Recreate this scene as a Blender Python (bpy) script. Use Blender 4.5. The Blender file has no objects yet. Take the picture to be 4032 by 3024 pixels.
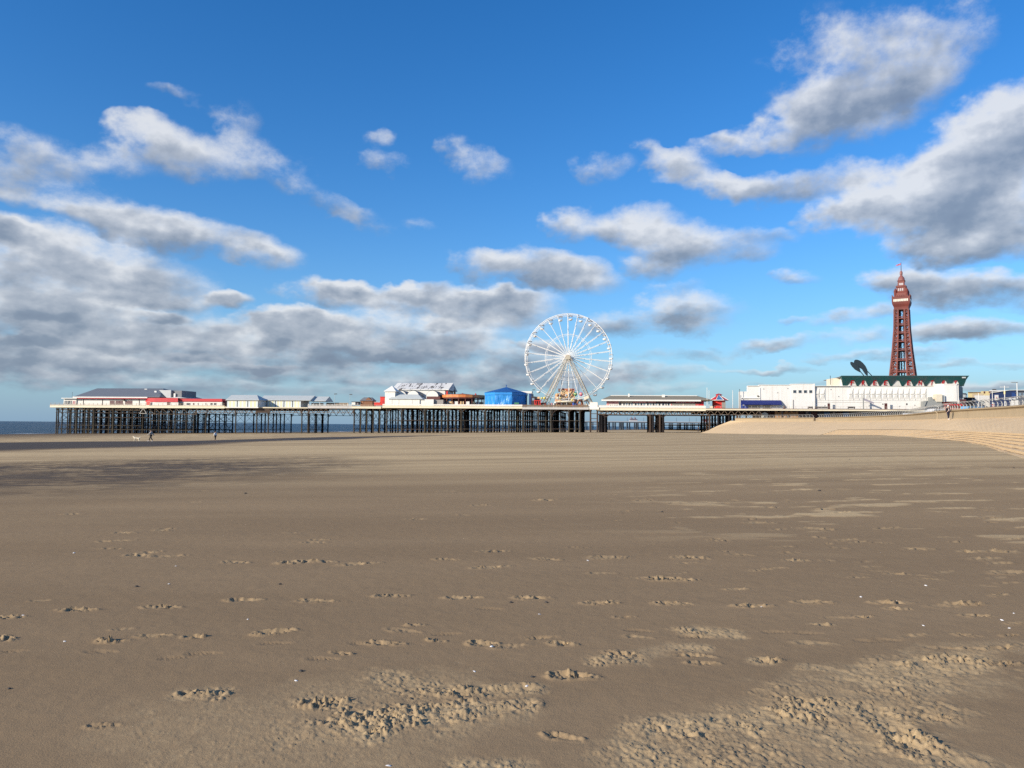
import bpy, bmesh, math, random
import numpy as np
from mathutils import Vector, Matrix

random.seed(7)
scene = bpy.context.scene
col = scene.collection
R = math.radians

# ------------------------------------------------------------------ camera
EYE = Vector((0.0, 0.0, 1.55))
PITCH, ROLL, FPX = R(3.09), R(0.49), 3024.0
_f = Vector((0, math.cos(PITCH), math.sin(PITCH)))
_r0 = Vector((1, 0, 0)); _u0 = Vector((0, -math.sin(PITCH), math.cos(PITCH)))
_r = _r0*math.cos(ROLL) + _u0*math.sin(ROLL)
_u = -_r0*math.sin(ROLL) + _u0*math.cos(ROLL)
cam_d = bpy.data.cameras.new('camera'); cam = bpy.data.objects.new('camera', cam_d); col.objects.link(cam)
cam_d.sensor_width = 36.0; cam_d.lens = 27.0; cam_d.clip_start = 0.1; cam_d.clip_end = 90000
cam.matrix_world = Matrix(((_r.x, _u.x, -_f.x, EYE.x), (_r.y, _u.y, -_f.y, EYE.y), (_r.z, _u.z, -_f.z, EYE.z), (0, 0, 0, 1)))
scene.camera = cam
scene.view_settings.view_transform = 'Standard'; scene.view_settings.look = 'None'
scene.view_settings.exposure = 0.30; scene.view_settings.gamma = 1.0
scene.view_settings.use_curve_mapping = False
scene.cycles.max_bounces = 5; scene.cycles.diffuse_bounces = 2; scene.cycles.glossy_bounces = 2
scene.cycles.transmission_bounces = 3; scene.cycles.transparent_max_bounces = 6
scene.cycles.use_denoising = False

def ray(px, py):
    """viewing direction of a spot in the photograph (4032 x 3024)"""
    return _f + _r*((px-2016)/FPX) - _u*((py-1512)/FPX)
def at(px, py, Y):
    d = ray(px, py); return EYE + d*(Y/d.y)

# ------------------------------------------------------------------ sun
SUN_AZ_LEFT = 56.0      # degrees the sun stands left of straight behind the viewer
SUN_EL = 21.0
_a, _e = R(SUN_AZ_LEFT), R(SUN_EL)
SUN = Vector((-math.sin(_a)*math.cos(_e), -math.cos(_a)*math.cos(_e), math.sin(_e)))
sl = bpy.data.lights.new('sun', 'SUN'); sl.energy = 5.0; sl.angle = R(0.53); sl.color = (1.0, 0.89, 0.74)
so = bpy.data.objects.new('sun', sl); col.objects.link(so)
so.rotation_euler = SUN.to_track_quat('Z', 'Y').to_euler(); so.location = (-60, -40, 60)

# ------------------------------------------------------------------ world: sky with clouds
world = bpy.data.worlds.new('World'); scene.world = world; world.use_nodes = True
try:
    world.cycles.sampling_method = 'NONE'
except Exception: pass
NT = world.node_tree; NT.nodes.clear()
def N(tree, kind, **kw):
    n = tree.nodes.new(kind)
    for k, v in kw.items(): setattr(n, k, v)
    return n
def setin(n, i, v, tree):
    if hasattr(v, 'is_output'): tree.links.new(v, n.inputs[i])
    else: n.inputs[i].default_value = v
def M(tree, op, a, b=None, c=None, clamp=False):
    n = N(tree, 'ShaderNodeMath', operation=op); n.use_clamp = clamp
    setin(n, 0, a, tree)
    if b is not None: setin(n, 1, b, tree)
    if c is not None: setin(n, 2, c, tree)
    return n.outputs[0]
def V(tree, op, a, b=None, scale=None):
    n = N(tree, 'ShaderNodeVectorMath', operation=op)
    setin(n, 0, a, tree)
    if b is not None: setin(n, 1, b, tree)
    if scale is not None: setin(n, 3, scale, tree)
    return n.outputs['Value'] if op in ('LENGTH', 'DOT_PRODUCT') else n.outputs[0]
def noise(tree, vec, scale, detail=6, rough=0.55, lac=2.0, col_out=False, dist=0.0):
    n = N(tree, 'ShaderNodeTexNoise'); n.noise_dimensions = '3D'
    tree.links.new(vec, n.inputs['Vector'])
    n.inputs['Scale'].default_value = scale; n.inputs['Detail'].default_value = detail
    n.inputs['Roughness'].default_value = rough; n.inputs['Lacunarity'].default_value = lac
    n.inputs['Distortion'].default_value = dist
    return n.outputs['Color' if col_out else 'Fac']
def smooth(tree, v, lo, hi, a=0.0, b=1.0):
    n = N(tree, 'ShaderNodeMapRange', interpolation_type='SMOOTHSTEP')
    setin(n, 0, v, tree); n.inputs[1].default_value = lo; n.inputs[2].default_value = hi
    n.inputs[3].default_value = a; n.inputs[4].default_value = b
    return n.outputs[0]
def linmap(tree, v, lo, hi, a=0.0, b=1.0):
    n = N(tree, 'ShaderNodeMapRange'); n.clamp = True
    setin(n, 0, v, tree); n.inputs[1].default_value = lo; n.inputs[2].default_value = hi
    n.inputs[3].default_value = a; n.inputs[4].default_value = b
    return n.outputs[0]
def mixc(tree, f, a, b, blend='MIX'):
    n = N(tree, 'ShaderNodeMix', data_type='RGBA', blend_type=blend); n.clamp_factor = True
    setin(n, 0, f, tree)
    for i, v in ((6, a), (7, b)):
        if hasattr(v, 'is_output'): tree.links.new(v, n.inputs[i])
        else: n.inputs[i].default_value = (*v, 1.0) if len(v) == 3 else v
    return n.outputs[2]

W_STRENGTH = 0.115
sky = N(NT, 'ShaderNodeTexSky'); sky.sky_type = 'NISHITA'; sky.sun_disc = False
sky.sun_elevation = _e; sky.sun_rotation = math.atan2(SUN.x, SUN.y)
sky.air_density = 1.0; sky.dust_density = 0.35; sky.ozone_density = 3.0; sky.altitude = 0.0
tc = N(NT, 'ShaderNodeTexCoord'); Dn = tc.outputs['Generated']
sx = N(NT, 'ShaderNodeSeparateXYZ'); NT.links.new(Dn, sx.inputs[0])
az = M(NT, 'ARCTAN2', sx.outputs[0], sx.outputs[1])
el = M(NT, 'ARCSINE', sx.outputs[2])
cx = N(NT, 'ShaderNodeCombineXYZ'); NT.links.new(az, cx.inputs[0]); NT.links.new(el, cx.inputs[1]); cx.inputs[2].default_value = 1.0
P0 = cx.outputs[0]
# noise space: stretched so that cloud grain gets flatter towards the horizon
flat = M(NT, 'ADD', M(NT, 'MULTIPLY', M(NT, 'POWER', M(NT, 'MAXIMUM', el, 0.0), 0.75), 1.55), 0.10)
cn = N(NT, 'ShaderNodeCombineXYZ'); NT.links.new(az, cn.inputs[0]); NT.links.new(M(NT, 'MULTIPLY', flat, 0.88), cn.inputs[1]); cn.inputs[2].default_value = 3.7
PN = cn.outputs[0]
w1 = V(NT, 'SUBTRACT', noise(NT, PN, 7.0, 3, 0.55, col_out=True), (0.5, 0.5, 0.5))
w2 = V(NT, 'SUBTRACT', noise(NT, PN, 26.0, 3, 0.6, col_out=True), (0.5, 0.5, 0.5))
PW = V(NT, 'ADD', P0, V(NT, 'ADD', V(NT, 'MULTIPLY', w1, (0.10, 0.050, 0.0)), V(NT, 'MULTIPLY', w2, (0.040, 0.022, 0.0))))

# cloud masses: (x, y, rx, ry in 1/2212 of the photograph's width, tilt deg, strength), kept as compass / height angles
CL = [
 (40,300,120,45,0,.7),(60,345,150,55,0,.85),(215,350,110,50,0,.85),(345,300,95,52,0,1.25),(485,265,70,38,-35,.75),(440,330,120,55,-8,.75),
 (600,370,110,48,15,.75),(700,432,100,26,14,.8),(790,470,85,22,10,.45),(90,405,190,42,0,.8),
 (120,452,190,24,4,.95),(300,478,220,40,5,1.0),(420,518,220,40,8,.95),(545,545,100,16,6,.7),
 (50,515,120,34,8,1.1),(190,560,240,60,6,1.05),(300,615,190,48,5,1.05),(90,610,200,90,0,1.1),(370,655,130,26,0,.95),
 (180,700,300,62,0,1.15),(640,712,115,40,0,1.3),(470,750,360,48,0,1.05),(100,770,260,60,0,1.1),(720,750,120,34,0,.9),
 (730,638,105,36,0,1.05),(900,650,130,40,0,1.1),(1060,662,140,40,0,1.05),(900,715,240,48,0,1.05),(1020,765,260,40,0,1.0),
 (600,800,760,26,0,.95),(250,832,640,24,0,.85),(1000,822,480,18,0,.75),
 (1130,580,150,44,3,1.3),(1235,608,110,34,4,1.1),(1205,475,55,40,0,1.05),(1345,478,150,42,6,1.3),(1490,525,160,48,8,1.2),(1430,572,90,34,0,.9),(1640,512,80,22,6,.6),
 (1490,665,125,34,5,1.1),(1510,700,90,24,0,.9),(1340,695,100,30,0,.85),(1370,800,160,26,0,.9),(1655,742,105,17,0,.95),(1470,762,130,13,0,.65),(1640,790,140,9,0,.6),(1470,625,60,18,0,.6),(1450,840,160,12,0,.6),
 (800,297,52,19,8,.66),(835,350,75,22,16,.88),(1030,350,76,46,18,.95),(1290,350,72,40,0,.85),(395,196,62,14,0,.36),(1410,320,50,22,25,.75),(910,480,40,14,0,.6),(480,215,60,24,-20,.55),(1700,600,60,14,0,.6),
 (1760,120,150,110,0,.72),(1920,110,210,120,0,.85),(1830,215,190,90,-10,1.0),(1960,195,140,60,-15,.9),(1720,272,215,34,-8,1.1),(2060,60,120,90,0,.5),(1600,296,90,16,-4,.6),
 (1475,362,85,34,12,1.0),(1580,402,150,30,8,1.1),(1740,395,160,40,-4,1.0),(1400,312,45,14,20,.45),
 (2190,250,120,90,-20,1.3),(2110,330,180,110,-20,1.35),(1990,400,220,95,-14,1.3),(2110,470,250,95,0,1.35),(1870,455,160,55,-4,1.15),(2040,530,170,30,0,1.0),
 (1935,600,110,34,4,1.25),(2080,630,180,48,6,1.3),(2190,610,100,34,0,1.1),(1890,685,130,24,0,.8),(2110,720,140,26,0,1.05),(1830,735,110,18,0,.6),(1900,765,170,12,0,.65),(2090,778,150,10,0,.65),(2130,826,110,18,0,.9),(1720,830,120,10,0,.45),(1720,690,40,10,0,.45),
 (505,655,62,20,0,1.4),(645,702,80,34,0,1.7),(270,650,80,22,0,1.35),(110,690,70,18,0,1.4),(330,690,70,15,0,1.35),(235,748,90,16,0,1.4),(420,772,60,12,0,1.3),(960,690,60,18,0,1.45),(745,622,60,22,0,1.4),(895,628,80,22,0,1.45),(1090,645,70,20,0,1.35),(840,765,90,14,0,1.3),(70,745,80,16,0,1.3),(560,790,80,12,0,1.2),(1180,740,70,14,0,1.25),(60,512,80,22,6,1.5),
 (-260,330,220,70,0,1.1),(-300,560,240,100,0,1.2),(-420,760,420,70,0,1.1),(2460,420,220,140,0,1.25),(2480,650,240,60,0,1.1),(2600,800,400,30,0,.9),(2420,120,160,90,0,.8),
]
accS = None; kk = 0
for (x, y, rx, ry, rot, amp) in CL:
    if amp < 1.0 and y < 500: amp *= 0.78
    d = ray(x*1.82278, y*1.82278).normalized()
    d1 = ray((x+rx)*1.82278, y*1.82278).normalized(); d2 = ray(x*1.82278, (y-ry)*1.82278).normalized()
    a0, e0 = math.atan2(d.x, d.y), math.asin(d.z)
    sa = abs(math.atan2(d1.x, d1.y)-a0)*1.30; se = abs(math.asin(d2.z)-e0)*1.27
    c_, n_ = math.cos(R(-rot)), math.sin(R(-rot))
    src = PW
    if accS is not None:      # evaluate the masses one after another (keeps the shader's stack small)
        kk += 1
        if kk % 4 == 0:
            ch = N(NT, 'ShaderNodeVectorMath', operation='MULTIPLY_ADD'); NT.links.new(accS, ch.inputs[0]); ch.inputs[1].default_value = (1e-9, 1e-9, 1e-9); NT.links.new(PW, ch.inputs[2]); PW = src = ch.outputs[0]
    u_ = V(NT, 'DOT_PRODUCT', src, (c_/sa, n_/sa, -(c_*a0+n_*e0)/sa)); v_ = V(NT, 'DOT_PRODUCT', src, (-n_/se, c_/se, -(-n_*a0+c_*e0)/se))
    q2 = M(NT, 'MULTIPLY_ADD', v_, v_, M(NT, 'MULTIPLY', u_, u_))
    fo = M(NT, 'MAXIMUM', M(NT, 'MULTIPLY_ADD', q2, -amp, amp), 0.0)
    f2 = M(NT, 'MULTIPLY', fo, fo)
    if accS is None: accW = f2; accS = M(NT, 'MULTIPLY', f2, v_)
    else:
        accW = M(NT, 'ADD', accW, f2); accS = M(NT, 'MULTIPLY_ADD', f2, v_, accS)
accD = M(NT, 'SQRT', accW)
# clouds everywhere else: the same broken cumulus carried round the sky
back = smooth(NT, M(NT, 'ABSOLUTE', az), 0.78, 1.05)
gen = M(NT, 'MULTIPLY', M(NT, 'MULTIPLY', smooth(NT, noise(NT, PN, 4.2, 4, 0.5), 0.47, 0.72), 1.5), back)
accD2 = M(NT, 'ADD', accD, gen)
fb = noise(NT, PN, 13.0, 8, 0.62)
fa = noise(NT, PN, 8.0, 5, 0.52); fal = noise(NT, V(NT, 'ADD', PN, (-0.022, 0.034, 0.0)), 8.0, 4, 0.5)
fc = noise(NT, PN, 30.0, 5, 0.55); fcl = noise(NT, V(NT, 'ADD', PN, (-0.007, 0.011, 0.0)), 30.0, 4, 0.5)
near_ = smooth(NT, accD2, 0.02, 0.35)
dens_raw = M(NT, 'MULTIPLY_ADD', M(NT, 'MULTIPLY', M(NT, 'SUBTRACT', fb, 0.5), near_), linmap(NT, el, 0.10, 0.40, 2.0, 2.9), accD2)
dens = smooth(NT, dens_raw, 0.10, 1.22)
dens = M(NT, 'MULTIPLY', dens, smooth(NT, el, -0.012, 0.008))
ylo = M(NT, 'DIVIDE', accS, M(NT, 'MAXIMUM', accW, 0.02))
relief = M(NT, 'ADD', M(NT, 'MULTIPLY', M(NT, 'SUBTRACT', fa, fal), 1.9), M(NT, 'MULTIPLY', M(NT, 'SUBTRACT', fc, fcl), 0.55))
thick = smooth(NT, dens_raw, 0.5, 1.9)
lit = M(NT, 'ADD', M(NT, 'MULTIPLY_ADD', ylo, 0.62, 0.76), relief)
lit = M(NT, 'SUBTRACT', lit, M(NT, 'MULTIPLY', thick, 0.26))
lit = M(NT, 'ADD', lit, linmap(NT, el, 0.03, 0.26, -0.18, 0.10))
lit = M(NT, 'ADD', lit, 0.0, clamp=True)
cr = N(NT, 'ShaderNodeValToRGB'); NT.links.new(lit, cr.inputs[0])
e = cr.color_ramp.elements
e[0].position = 0.0; e[0].color = (0.165, 0.205, 0.275, 1)
e[1].position = 1.0; e[1].color = (0.65, 0.665, 0.685, 1)
for p_, c_ in ((0.30, (0.205, 0.250, 0.320)), (0.66, (0.385, 0.42, 0.475))):
    k = cr.color_ramp.elements.new(p_); k.color = (*c_, 1)
# the sky itself, deepened as the phone camera saw it, paling to haze above the sea
hs = N(NT, 'ShaderNodeHueSaturation'); hs.inputs['Saturation'].default_value = 1.30; hs.inputs['Value'].default_value = 1.0
NT.links.new(sky.outputs[0], hs.inputs['Color'])
skyc = V(NT, 'SCALE', hs.outputs[0], scale=W_STRENGTH)
skyc = V(NT, 'MULTIPLY', skyc, (0.84, 1.05, 1.26))
hz = M(NT, 'POWER', 2.718, M(NT, 'MULTIPLY', M(NT, 'MAXIMUM', el, 0.0), -11.0))
skyc = mixc(NT, M(NT, 'MULTIPLY', hz, 0.92), skyc, (0.235, 0.385, 0.54))
cov = M(NT, 'MULTIPLY', dens, linmap(NT, el, 0.0, 0.5, 0.97, 0.84))
final = mixc(NT, cov, skyc, cr.outputs[0])
hz2 = M(NT, 'POWER', 2.718, M(NT, 'MULTIPLY', M(NT, 'MAXIMUM', el, 0.0), -24.0))
final = mixc(NT, M(NT, 'MULTIPLY', hz2, 0.55), final, (0.19, 0.275, 0.375))
bg = N(NT, 'ShaderNodeBackground'); bg.inputs['Strength'].default_value = 1.0
NT.links.new(final, bg.inputs['Color'])
wo = N(NT, 'ShaderNodeOutputWorld'); NT.links.new(bg.outputs[0], wo.inputs['Surface'])

# ------------------------------------------------------------------ numpy noise for the relief of the sand
def _hash(ix, iy, seed):
    h = (ix*374761393 + iy*668265263 + seed*362437) & 0xFFFFFFFF
    h = ((h ^ (h >> 13))*1274126177) & 0xFFFFFFFF
    return ((h ^ (h >> 16)) & 0xFFFF)/65535.0
def vnoise(x, y, seed=0):
    x0 = np.floor(x); y0 = np.floor(y); fx = x-x0; fy = y-y0
    ix = x0.astype(np.int64); iy = y0.astype(np.int64)
    fx = fx*fx*(3-2*fx); fy = fy*fy*(3-2*fy)
    a = _hash(ix, iy, seed); b = _hash(ix+1, iy, seed); c = _hash(ix, iy+1, seed); d = _hash(ix+1, iy+1, seed)
    return a+(b-a)*fx+(c-a)*fy+(a-b-c+d)*fx*fy
def fbm(x, y, oct=4, seed=0, gain=0.5):
    s = 0; a = 1.0; t = 0
    for o in range(oct):
        s = s+a*vnoise(x*2**o+o*17.3, y*2**o-o*9.1, seed+o); t += a; a *= gain
    return s/t
def cells(x, y, seed=0):
    """broken crust: every cell a chunk with its own height and tilt, falling off sharply at its edges"""
    x0 = np.floor(x).astype(np.int64); y0 = np.floor(y).astype(np.int64)
    f1 = np.full(x.shape, 9.0); f2 = np.full(x.shape, 9.0); hh = np.zeros(x.shape)
    for dx in (-1, 0, 1):
        for dy in (-1, 0, 1):
            ix, iy = x0+dx, y0+dy
            px = ix+_hash(ix, iy, seed); py = iy+_hash(ix, iy, seed+7)
            ex, ey = x-px, y-py; d = np.hypot(ex, ey)
            h = 0.75*_hash(ix, iy, seed+13)+0.12+0.5*(ex*(_hash(ix, iy, seed+17)-0.5)+ey*(_hash(ix, iy, seed+19)-0.5))*2
            near = d < f1
            f2 = np.where(near, f1, np.minimum(f2, d)); hh = np.where(near, h, hh); f1 = np.where(near, d, f1)
    edge = np.clip((f2-f1)*3.0, 0, 1)
    return hh*(0.30+0.70*np.sqrt(edge))
def sstep(v, lo, hi):
    t = np.clip((v-lo)/(hi-lo), 0, 1); return t*t*(3-2*t)

# ------------------------------------------------------------------ materials
MATS = {}
def mat(name, c, rough=0.75, var=0.14, scale=1.2, streak=0.0, bump=0.0, bscale=20.0, metal=0.0, spec=0.4, c2=None, grime=None):
    """procedural paint, stone, iron ...: base colour broken up by two sizes of noise, optional rain streaks and relief"""
    if name in MATS: return MATS[name]
    m = bpy.data.materials.new(name); m.use_nodes = True; t = m.node_tree
    b = t.nodes['Principled BSDF']
    tcn = N(t, 'ShaderNodeTexCoord'); v = tcn.outputs['Object']
    n1 = noise(t, v, scale, 5, 0.6); n2 = noise(t, v, scale*7.3, 4, 0.6)
    k = M(t, 'ADD', M(t, 'MULTIPLY', M(t, 'SUBTRACT', n1, 0.5), 2*var*1.5), M(t, 'MULTIPLY', M(t, 'SUBTRACT', n2, 0.5), 2*var))
    cc = mixc(t, 0.0, c, c)
    if c2 is not None:
        cc = mixc(t, smooth(t, n1, 0.42, 0.62), c, c2)
    if grime is not None or streak > 0:
        vs = V(t, 'MULTIPLY', v, (1.6, 1.6, 0.10))
        st = smooth(t, noise(t, vs, 1.0, 5, 0.65), 0.48, 0.78)
        cc = mixc(t, M(t, 'MULTIPLY', st, max(streak, 0.01)), cc, grime or tuple(x*0.45 for x in c))
    sc_ = V(t, 'SCALE', cc, scale=M(t, 'ADD', k, 1.0))
    t.links.new(sc_, b.inputs['Base Color'])
    b.inputs['Roughness'].default_value = rough; b.inputs['Metallic'].default_value = metal
    b.inputs['Specular IOR Level'].default_value = spec
    if bump > 0:
        bn = N(t, 'ShaderNodeBump'); bn.inputs['Strength'].default_value = bump; bn.inputs['Distance'].default_value = 0.03
        t.links.new(noise(t, v, bscale, 5, 0.6), bn.inputs['Height']); t.links.new(bn.outputs[0], b.inputs['Normal'])
    MATS[name] = m
    return m

# ------------------------------------------------------------------ mesh builder
class MB:
    def __init__(s): s.v = []; s.f = []
    def add(s, vs, fs):
        o = len(s.v); s.v += [tuple(p) for p in vs]; s.f += [tuple(i+o for i in f) for f in fs]; return s
    def box(s, x0, x1, y0, y1, z0, z1):
        if x0 > x1: x0, x1 = x1, x0
        if y0 > y1: y0, y1 = y1, y0
        if z0 > z1: z0, z1 = z1, z0
        vs = [(x0,y0,z0),(x1,y0,z0),(x1,y1,z0),(x0,y1,z0),(x0,y0,z1),(x1,y0,z1),(x1,y1,z1),(x0,y1,z1)]
        return s.add(vs, [(0,3,2,1),(4,5,6,7),(0,1,5,4),(1,2,6,5),(2,3,7,6),(3,0,4,7)])
    def prism(s, poly, y0, y1):
        """polygon of (x, z) pulled from y0 to y1"""
        n = len(poly); vs = [(x, y0, z) for x, z in poly]+[(x, y1, z) for x, z in poly]
        fs = [tuple(range(n)), tuple(reversed(range(n, 2*n)))]
        fs += [((i+1) % n, i, i+n, (i+1) % n+n) for i in range(n)]
        return s.add(vs, fs)
    def plan(s, poly, z0, z1):
        """polygon of (x, y) pulled from z0 to z1"""
        n = len(poly); vs = [(x, y, z0) for x, y in poly]+[(x, y, z1) for x, y in poly]
        fs = [tuple(reversed(range(n))), tuple(range(n, 2*n))]
        fs += [(i, (i+1) % n, (i+1) % n+n, i+n) for i in range(n)]
        return s.add(vs, fs)
    def tube(s, a, b, r0, r1=None, n=6):
        a = Vector(a); b = Vector(b); r1 = r0 if r1 is None else r1
        d = (b-a)
        if d.length < 1e-6: return s
        d.normalize(); up = Vector((0,0,1)) if abs(d.z) < 0.95 else Vector((1,0,0))
        p = d.cross(up).normalized(); q = d.cross(p)
        vs = []
        for c, r in ((a, r0), (b, r1)):
            for i in range(n):
                t = 2*math.pi*(i+0.5)/n; vs.append(c+p*(math.cos(t)*r)+q*(math.sin(t)*r))
        fs = [(i, (i+1) % n, n+(i+1) % n, n+i) for i in range(n)]+[tuple(reversed(range(n))), tuple(range(n, 2*n))]
        return s.add(vs, fs)
    def bar(s, a, b, w, h=None): return s.tube(a, b, w*0.7071, None, 4)
    def lathe(s, prof, c=(0,0,0), n=16, a0=0.0):
        """profile of (radius, z) turned round the vertical through c"""
        vs = []; fs = []
        for r, z in prof:
            for i in range(n):
                t = a0+2*math.pi*i/n; vs.append((c[0]+r*math.cos(t), c[1]+r*math.sin(t), c[2]+z))
        for j in range(len(prof)-1):
            for i in range(n):
                fs.append((j*n+i, j*n+(i+1) % n, (j+1)*n+(i+1) % n, (j+1)*n+i))
        fs.append(tuple(reversed(range(n)))); fs.append(tuple((len(prof)-1)*n+i for i in range(n)))
        return s.add(vs, fs)
    def ring(s, c, rad, r, n=52, m=6, axis='y', a0=0.0, a1=2*math.pi):
        """hoop of radius rad round c in the x-z plane"""
        vs = []; fs = []; closed = abs(a1-a0-2*math.pi) < 1e-6; k = n if closed else n+1
        for i in range(k):
            t = a0+(a1-a0)*i/n
            for j in range(m):
                u = 2*math.pi*(j+0.5)/m; rr = rad+r*math.cos(u)
                vs.append((c[0]+rr*math.cos(t), c[1]+r*math.sin(u), c[2]+rr*math.sin(t)))
        for i in range(n):
            i2 = (i+1) % k
            for j in range(m):
                fs.append((i*m+j, i*m+(j+1) % m, i2*m+(j+1) % m, i2*m+j))
        return s.add(vs, fs)
    def quad(s, *p): return s.add(p, [tuple(range(len(p)))])
OFF = {}
def tag(o, label, cat=None, group=None, kind=None):
    if label: o['label'] = label
    if cat: o['category'] = cat
    if group: o['group'] = group
    if kind: o['kind'] = kind
    return o
def raw(name, verts, faces, m, parent=None, smooth_=False):
    me = bpy.data.meshes.new(name); me.from_pydata(verts, [], faces); me.update()
    if smooth_: me.polygons.foreach_set('use_smooth', [True]*len(me.polygons))
    if m is not None: me.materials.append(m)
    o = bpy.data.objects.new(name, me); col.objects.link(o)
    if parent is not None: o.parent = parent
    return o
def fixn(o):
    bm = bmesh.new(); bm.from_mesh(o.data); bmesh.ops.recalc_face_normals(bm, faces=bm.faces); bm.to_mesh(o.data); bm.free(); return o
def part(name, mb, m, parent, smooth_=False, label=None, kind=None):
    """one mesh under a thing (or under a part of it); the builder works in the frame the thing stands in"""
    ox, oy, oz = OFF[parent.name]
    o = raw(name, [(x-ox, y-oy, z-oz) for x, y, z in mb.v], mb.f, m, parent, smooth_)
    fixn(o); OFF[o.name] = OFF[parent.name]
    if label: o['label'] = label
    if kind: o['kind'] = kind
    return o
def thing(name, label, cat, p, group=None, frame=None):
    """an Empty at the base of the thing; frame 'pier' means p is (along, in, up) on the pier"""
    o = bpy.data.objects.new(name, None); col.objects.link(o); o.empty_display_size = 0.3
    OFF[o.name] = tuple(p)
    if frame == 'pier':
        w = pier_w(*p); o.location = w; o.rotation_euler = (0, 0, PIER_A)
    else: o.location = p
    return tag(o, label, cat, group)
def solo(name, mb, m, p, label, cat, group=None, frame=None, kind=None, smooth_=False):
    """a thing that is a single mesh"""
    o = raw(name, [(x-p[0], y-p[1], z-p[2]) for x, y, z in mb.v], mb.f, m, None, smooth_); fixn(o)
    if frame == 'pier': o.location = pier_w(*p); o.rotation_euler = (0, 0, PIER_A)
    else: o.location = p
    return tag(o, label, cat, group, kind)
def copy_tree(o, parent=None):
    c = o.copy(); col.objects.link(c); c.parent = parent
    for ch in list(o.children): copy_tree(ch, c)
    return c

# the pier's own frame: s along it from the sea end, t away from the viewer, z up
PA = Vector((-189.0, 315.0)); PB = Vector((34.0, 285.0))
PU = (PB-PA).normalized(); PNV = Vector((-PU.y, PU.x)); PIER_A = math.atan2(PU.y, PU.x)
def pier_w(s, t, z):
    p = PA+PU*s+PNV*t; return Vector((p.x, p.y, z))
def q(px, py, t=0.0):
    """(s, z) of a spot of the photograph on the plane t of the pier"""
    d = ray(px, py); n = Vector((PNV.x, PNV.y))
    k = (t-(Vector((EYE.x, EYE.y))-PA).dot(n))/Vector((d.x, d.y)).dot(n)
    w = EYE+d*k; r = Vector((w.x, w.y))-PA
    return r.dot(PU), w.z
def sx_(px, t=0.0, py=1600): return q(px, py, t)[0]
def zy_(px, py, t=0.0): return q(px, py, t)[1]

# ------------------------------------------------------------------ the beach
SEA_Z = -3.75
_CP = [(0,0,0),(0,4,0),(-10,5,-.12),(10,5,.12),(-20,20,-.35),(20,20,.42),(0,25,0.0),(0,60,-.22),(0,120,-.55),(-20,200,-1.25),(20,200,-.6),
       (-55,117,-1.31),(-54,140,-1.71),(-187,314,-3.45),(-66,297,-2.05),(36,285,-.75),(15,20,.42),(24,37,.47),(38.7,67,.55),(44,84,.6),(52,108,.6),(68,160,.15),
       (64.6,262,-.5),(66,275,-.55),(-205,314,-3.75),(-112,552,-3.75),(100,1070,-3.75),(-60,60,-.95),(-120,200,-2.7),(-300,300,-5.2),(-200,600,-4.9),(0,420,-2.0),(110,420,-.9),(160,1000,-2.9),(120,200,.2),(0,1100,-5.0)]
_cp = np.array(_CP, float); _S = 100.0
def _phi(r2): return np.where(r2 > 1e-12, 0.5*r2*np.log(np.maximum(r2, 1e-12)), 0.0)
_n = len(_cp); _X = _cp[:, :2]/_S
_K = _phi(((_X[:, None]-_X[None])**2).sum(-1))+np.eye(_n)*0.004
_Pm = np.hstack([np.ones((_n, 1)), _X]); _A = np.zeros((_n+3, _n+3)); _A[:_n, :_n] = _K; _A[:_n, _n:] = _Pm; _A[_n:, :_n] = _Pm.T
_w = np.linalg.solve(_A, np.concatenate([_cp[:, 2], np.zeros(3)]))
def base_z(x, y):
    x = np.asarray(x, float)/_S; y = np.asarray(y, float)/_S
    z = _w[_n]+_w[_n+1]*x+_w[_n+2]*y
    for i in range(_n): z = z+_w[i]*_phi((x-_X[i, 0])**2+(y-_X[i, 1])**2)
    return np.clip(z, -9, 1.0)
def gz(x, y): return float(base_z(x, y))
def g(px, py):
    """where the sand lies under a spot of the photograph"""
    d = ray(px, py); z = 0.0; p = EYE
    for i in range(12):
        k = (z-EYE.z)/min(d.z, -1e-4); k = min(k, 900/d.y); p = EYE+d*k; z = 0.5*z+0.5*gz(p.x, p.y)
    return p
def g2(x, y): return g(x*1.82278, y*1.82278)        # the same in 2212-wide units

# ring mesh round the viewer's stand: fine where the eye can resolve it
rr = [1.8]
while rr[-1] < 1700:
    r_ = rr[-1]
    k_ = 0.0033 if 3.0 < r_ < 9 else 0.0045 if r_ < 30 and r_ > 3 else 0.02 if r_ < 3 else 0.011 if r_ < 120 else 0.02
    rr.append(r_*(1+k_))
rr = np.array(rr); th = np.radians(np.arange(-45, 45.01, 0.105))
RRm, TH = np.meshgrid(rr, th, indexing='ij')
GX = RRm*np.sin(TH); GY = RRm*np.cos(TH)
Z = base_z(GX, GY); DRY = np.zeros_like(Z); WET = np.zeros_like(Z)
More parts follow.
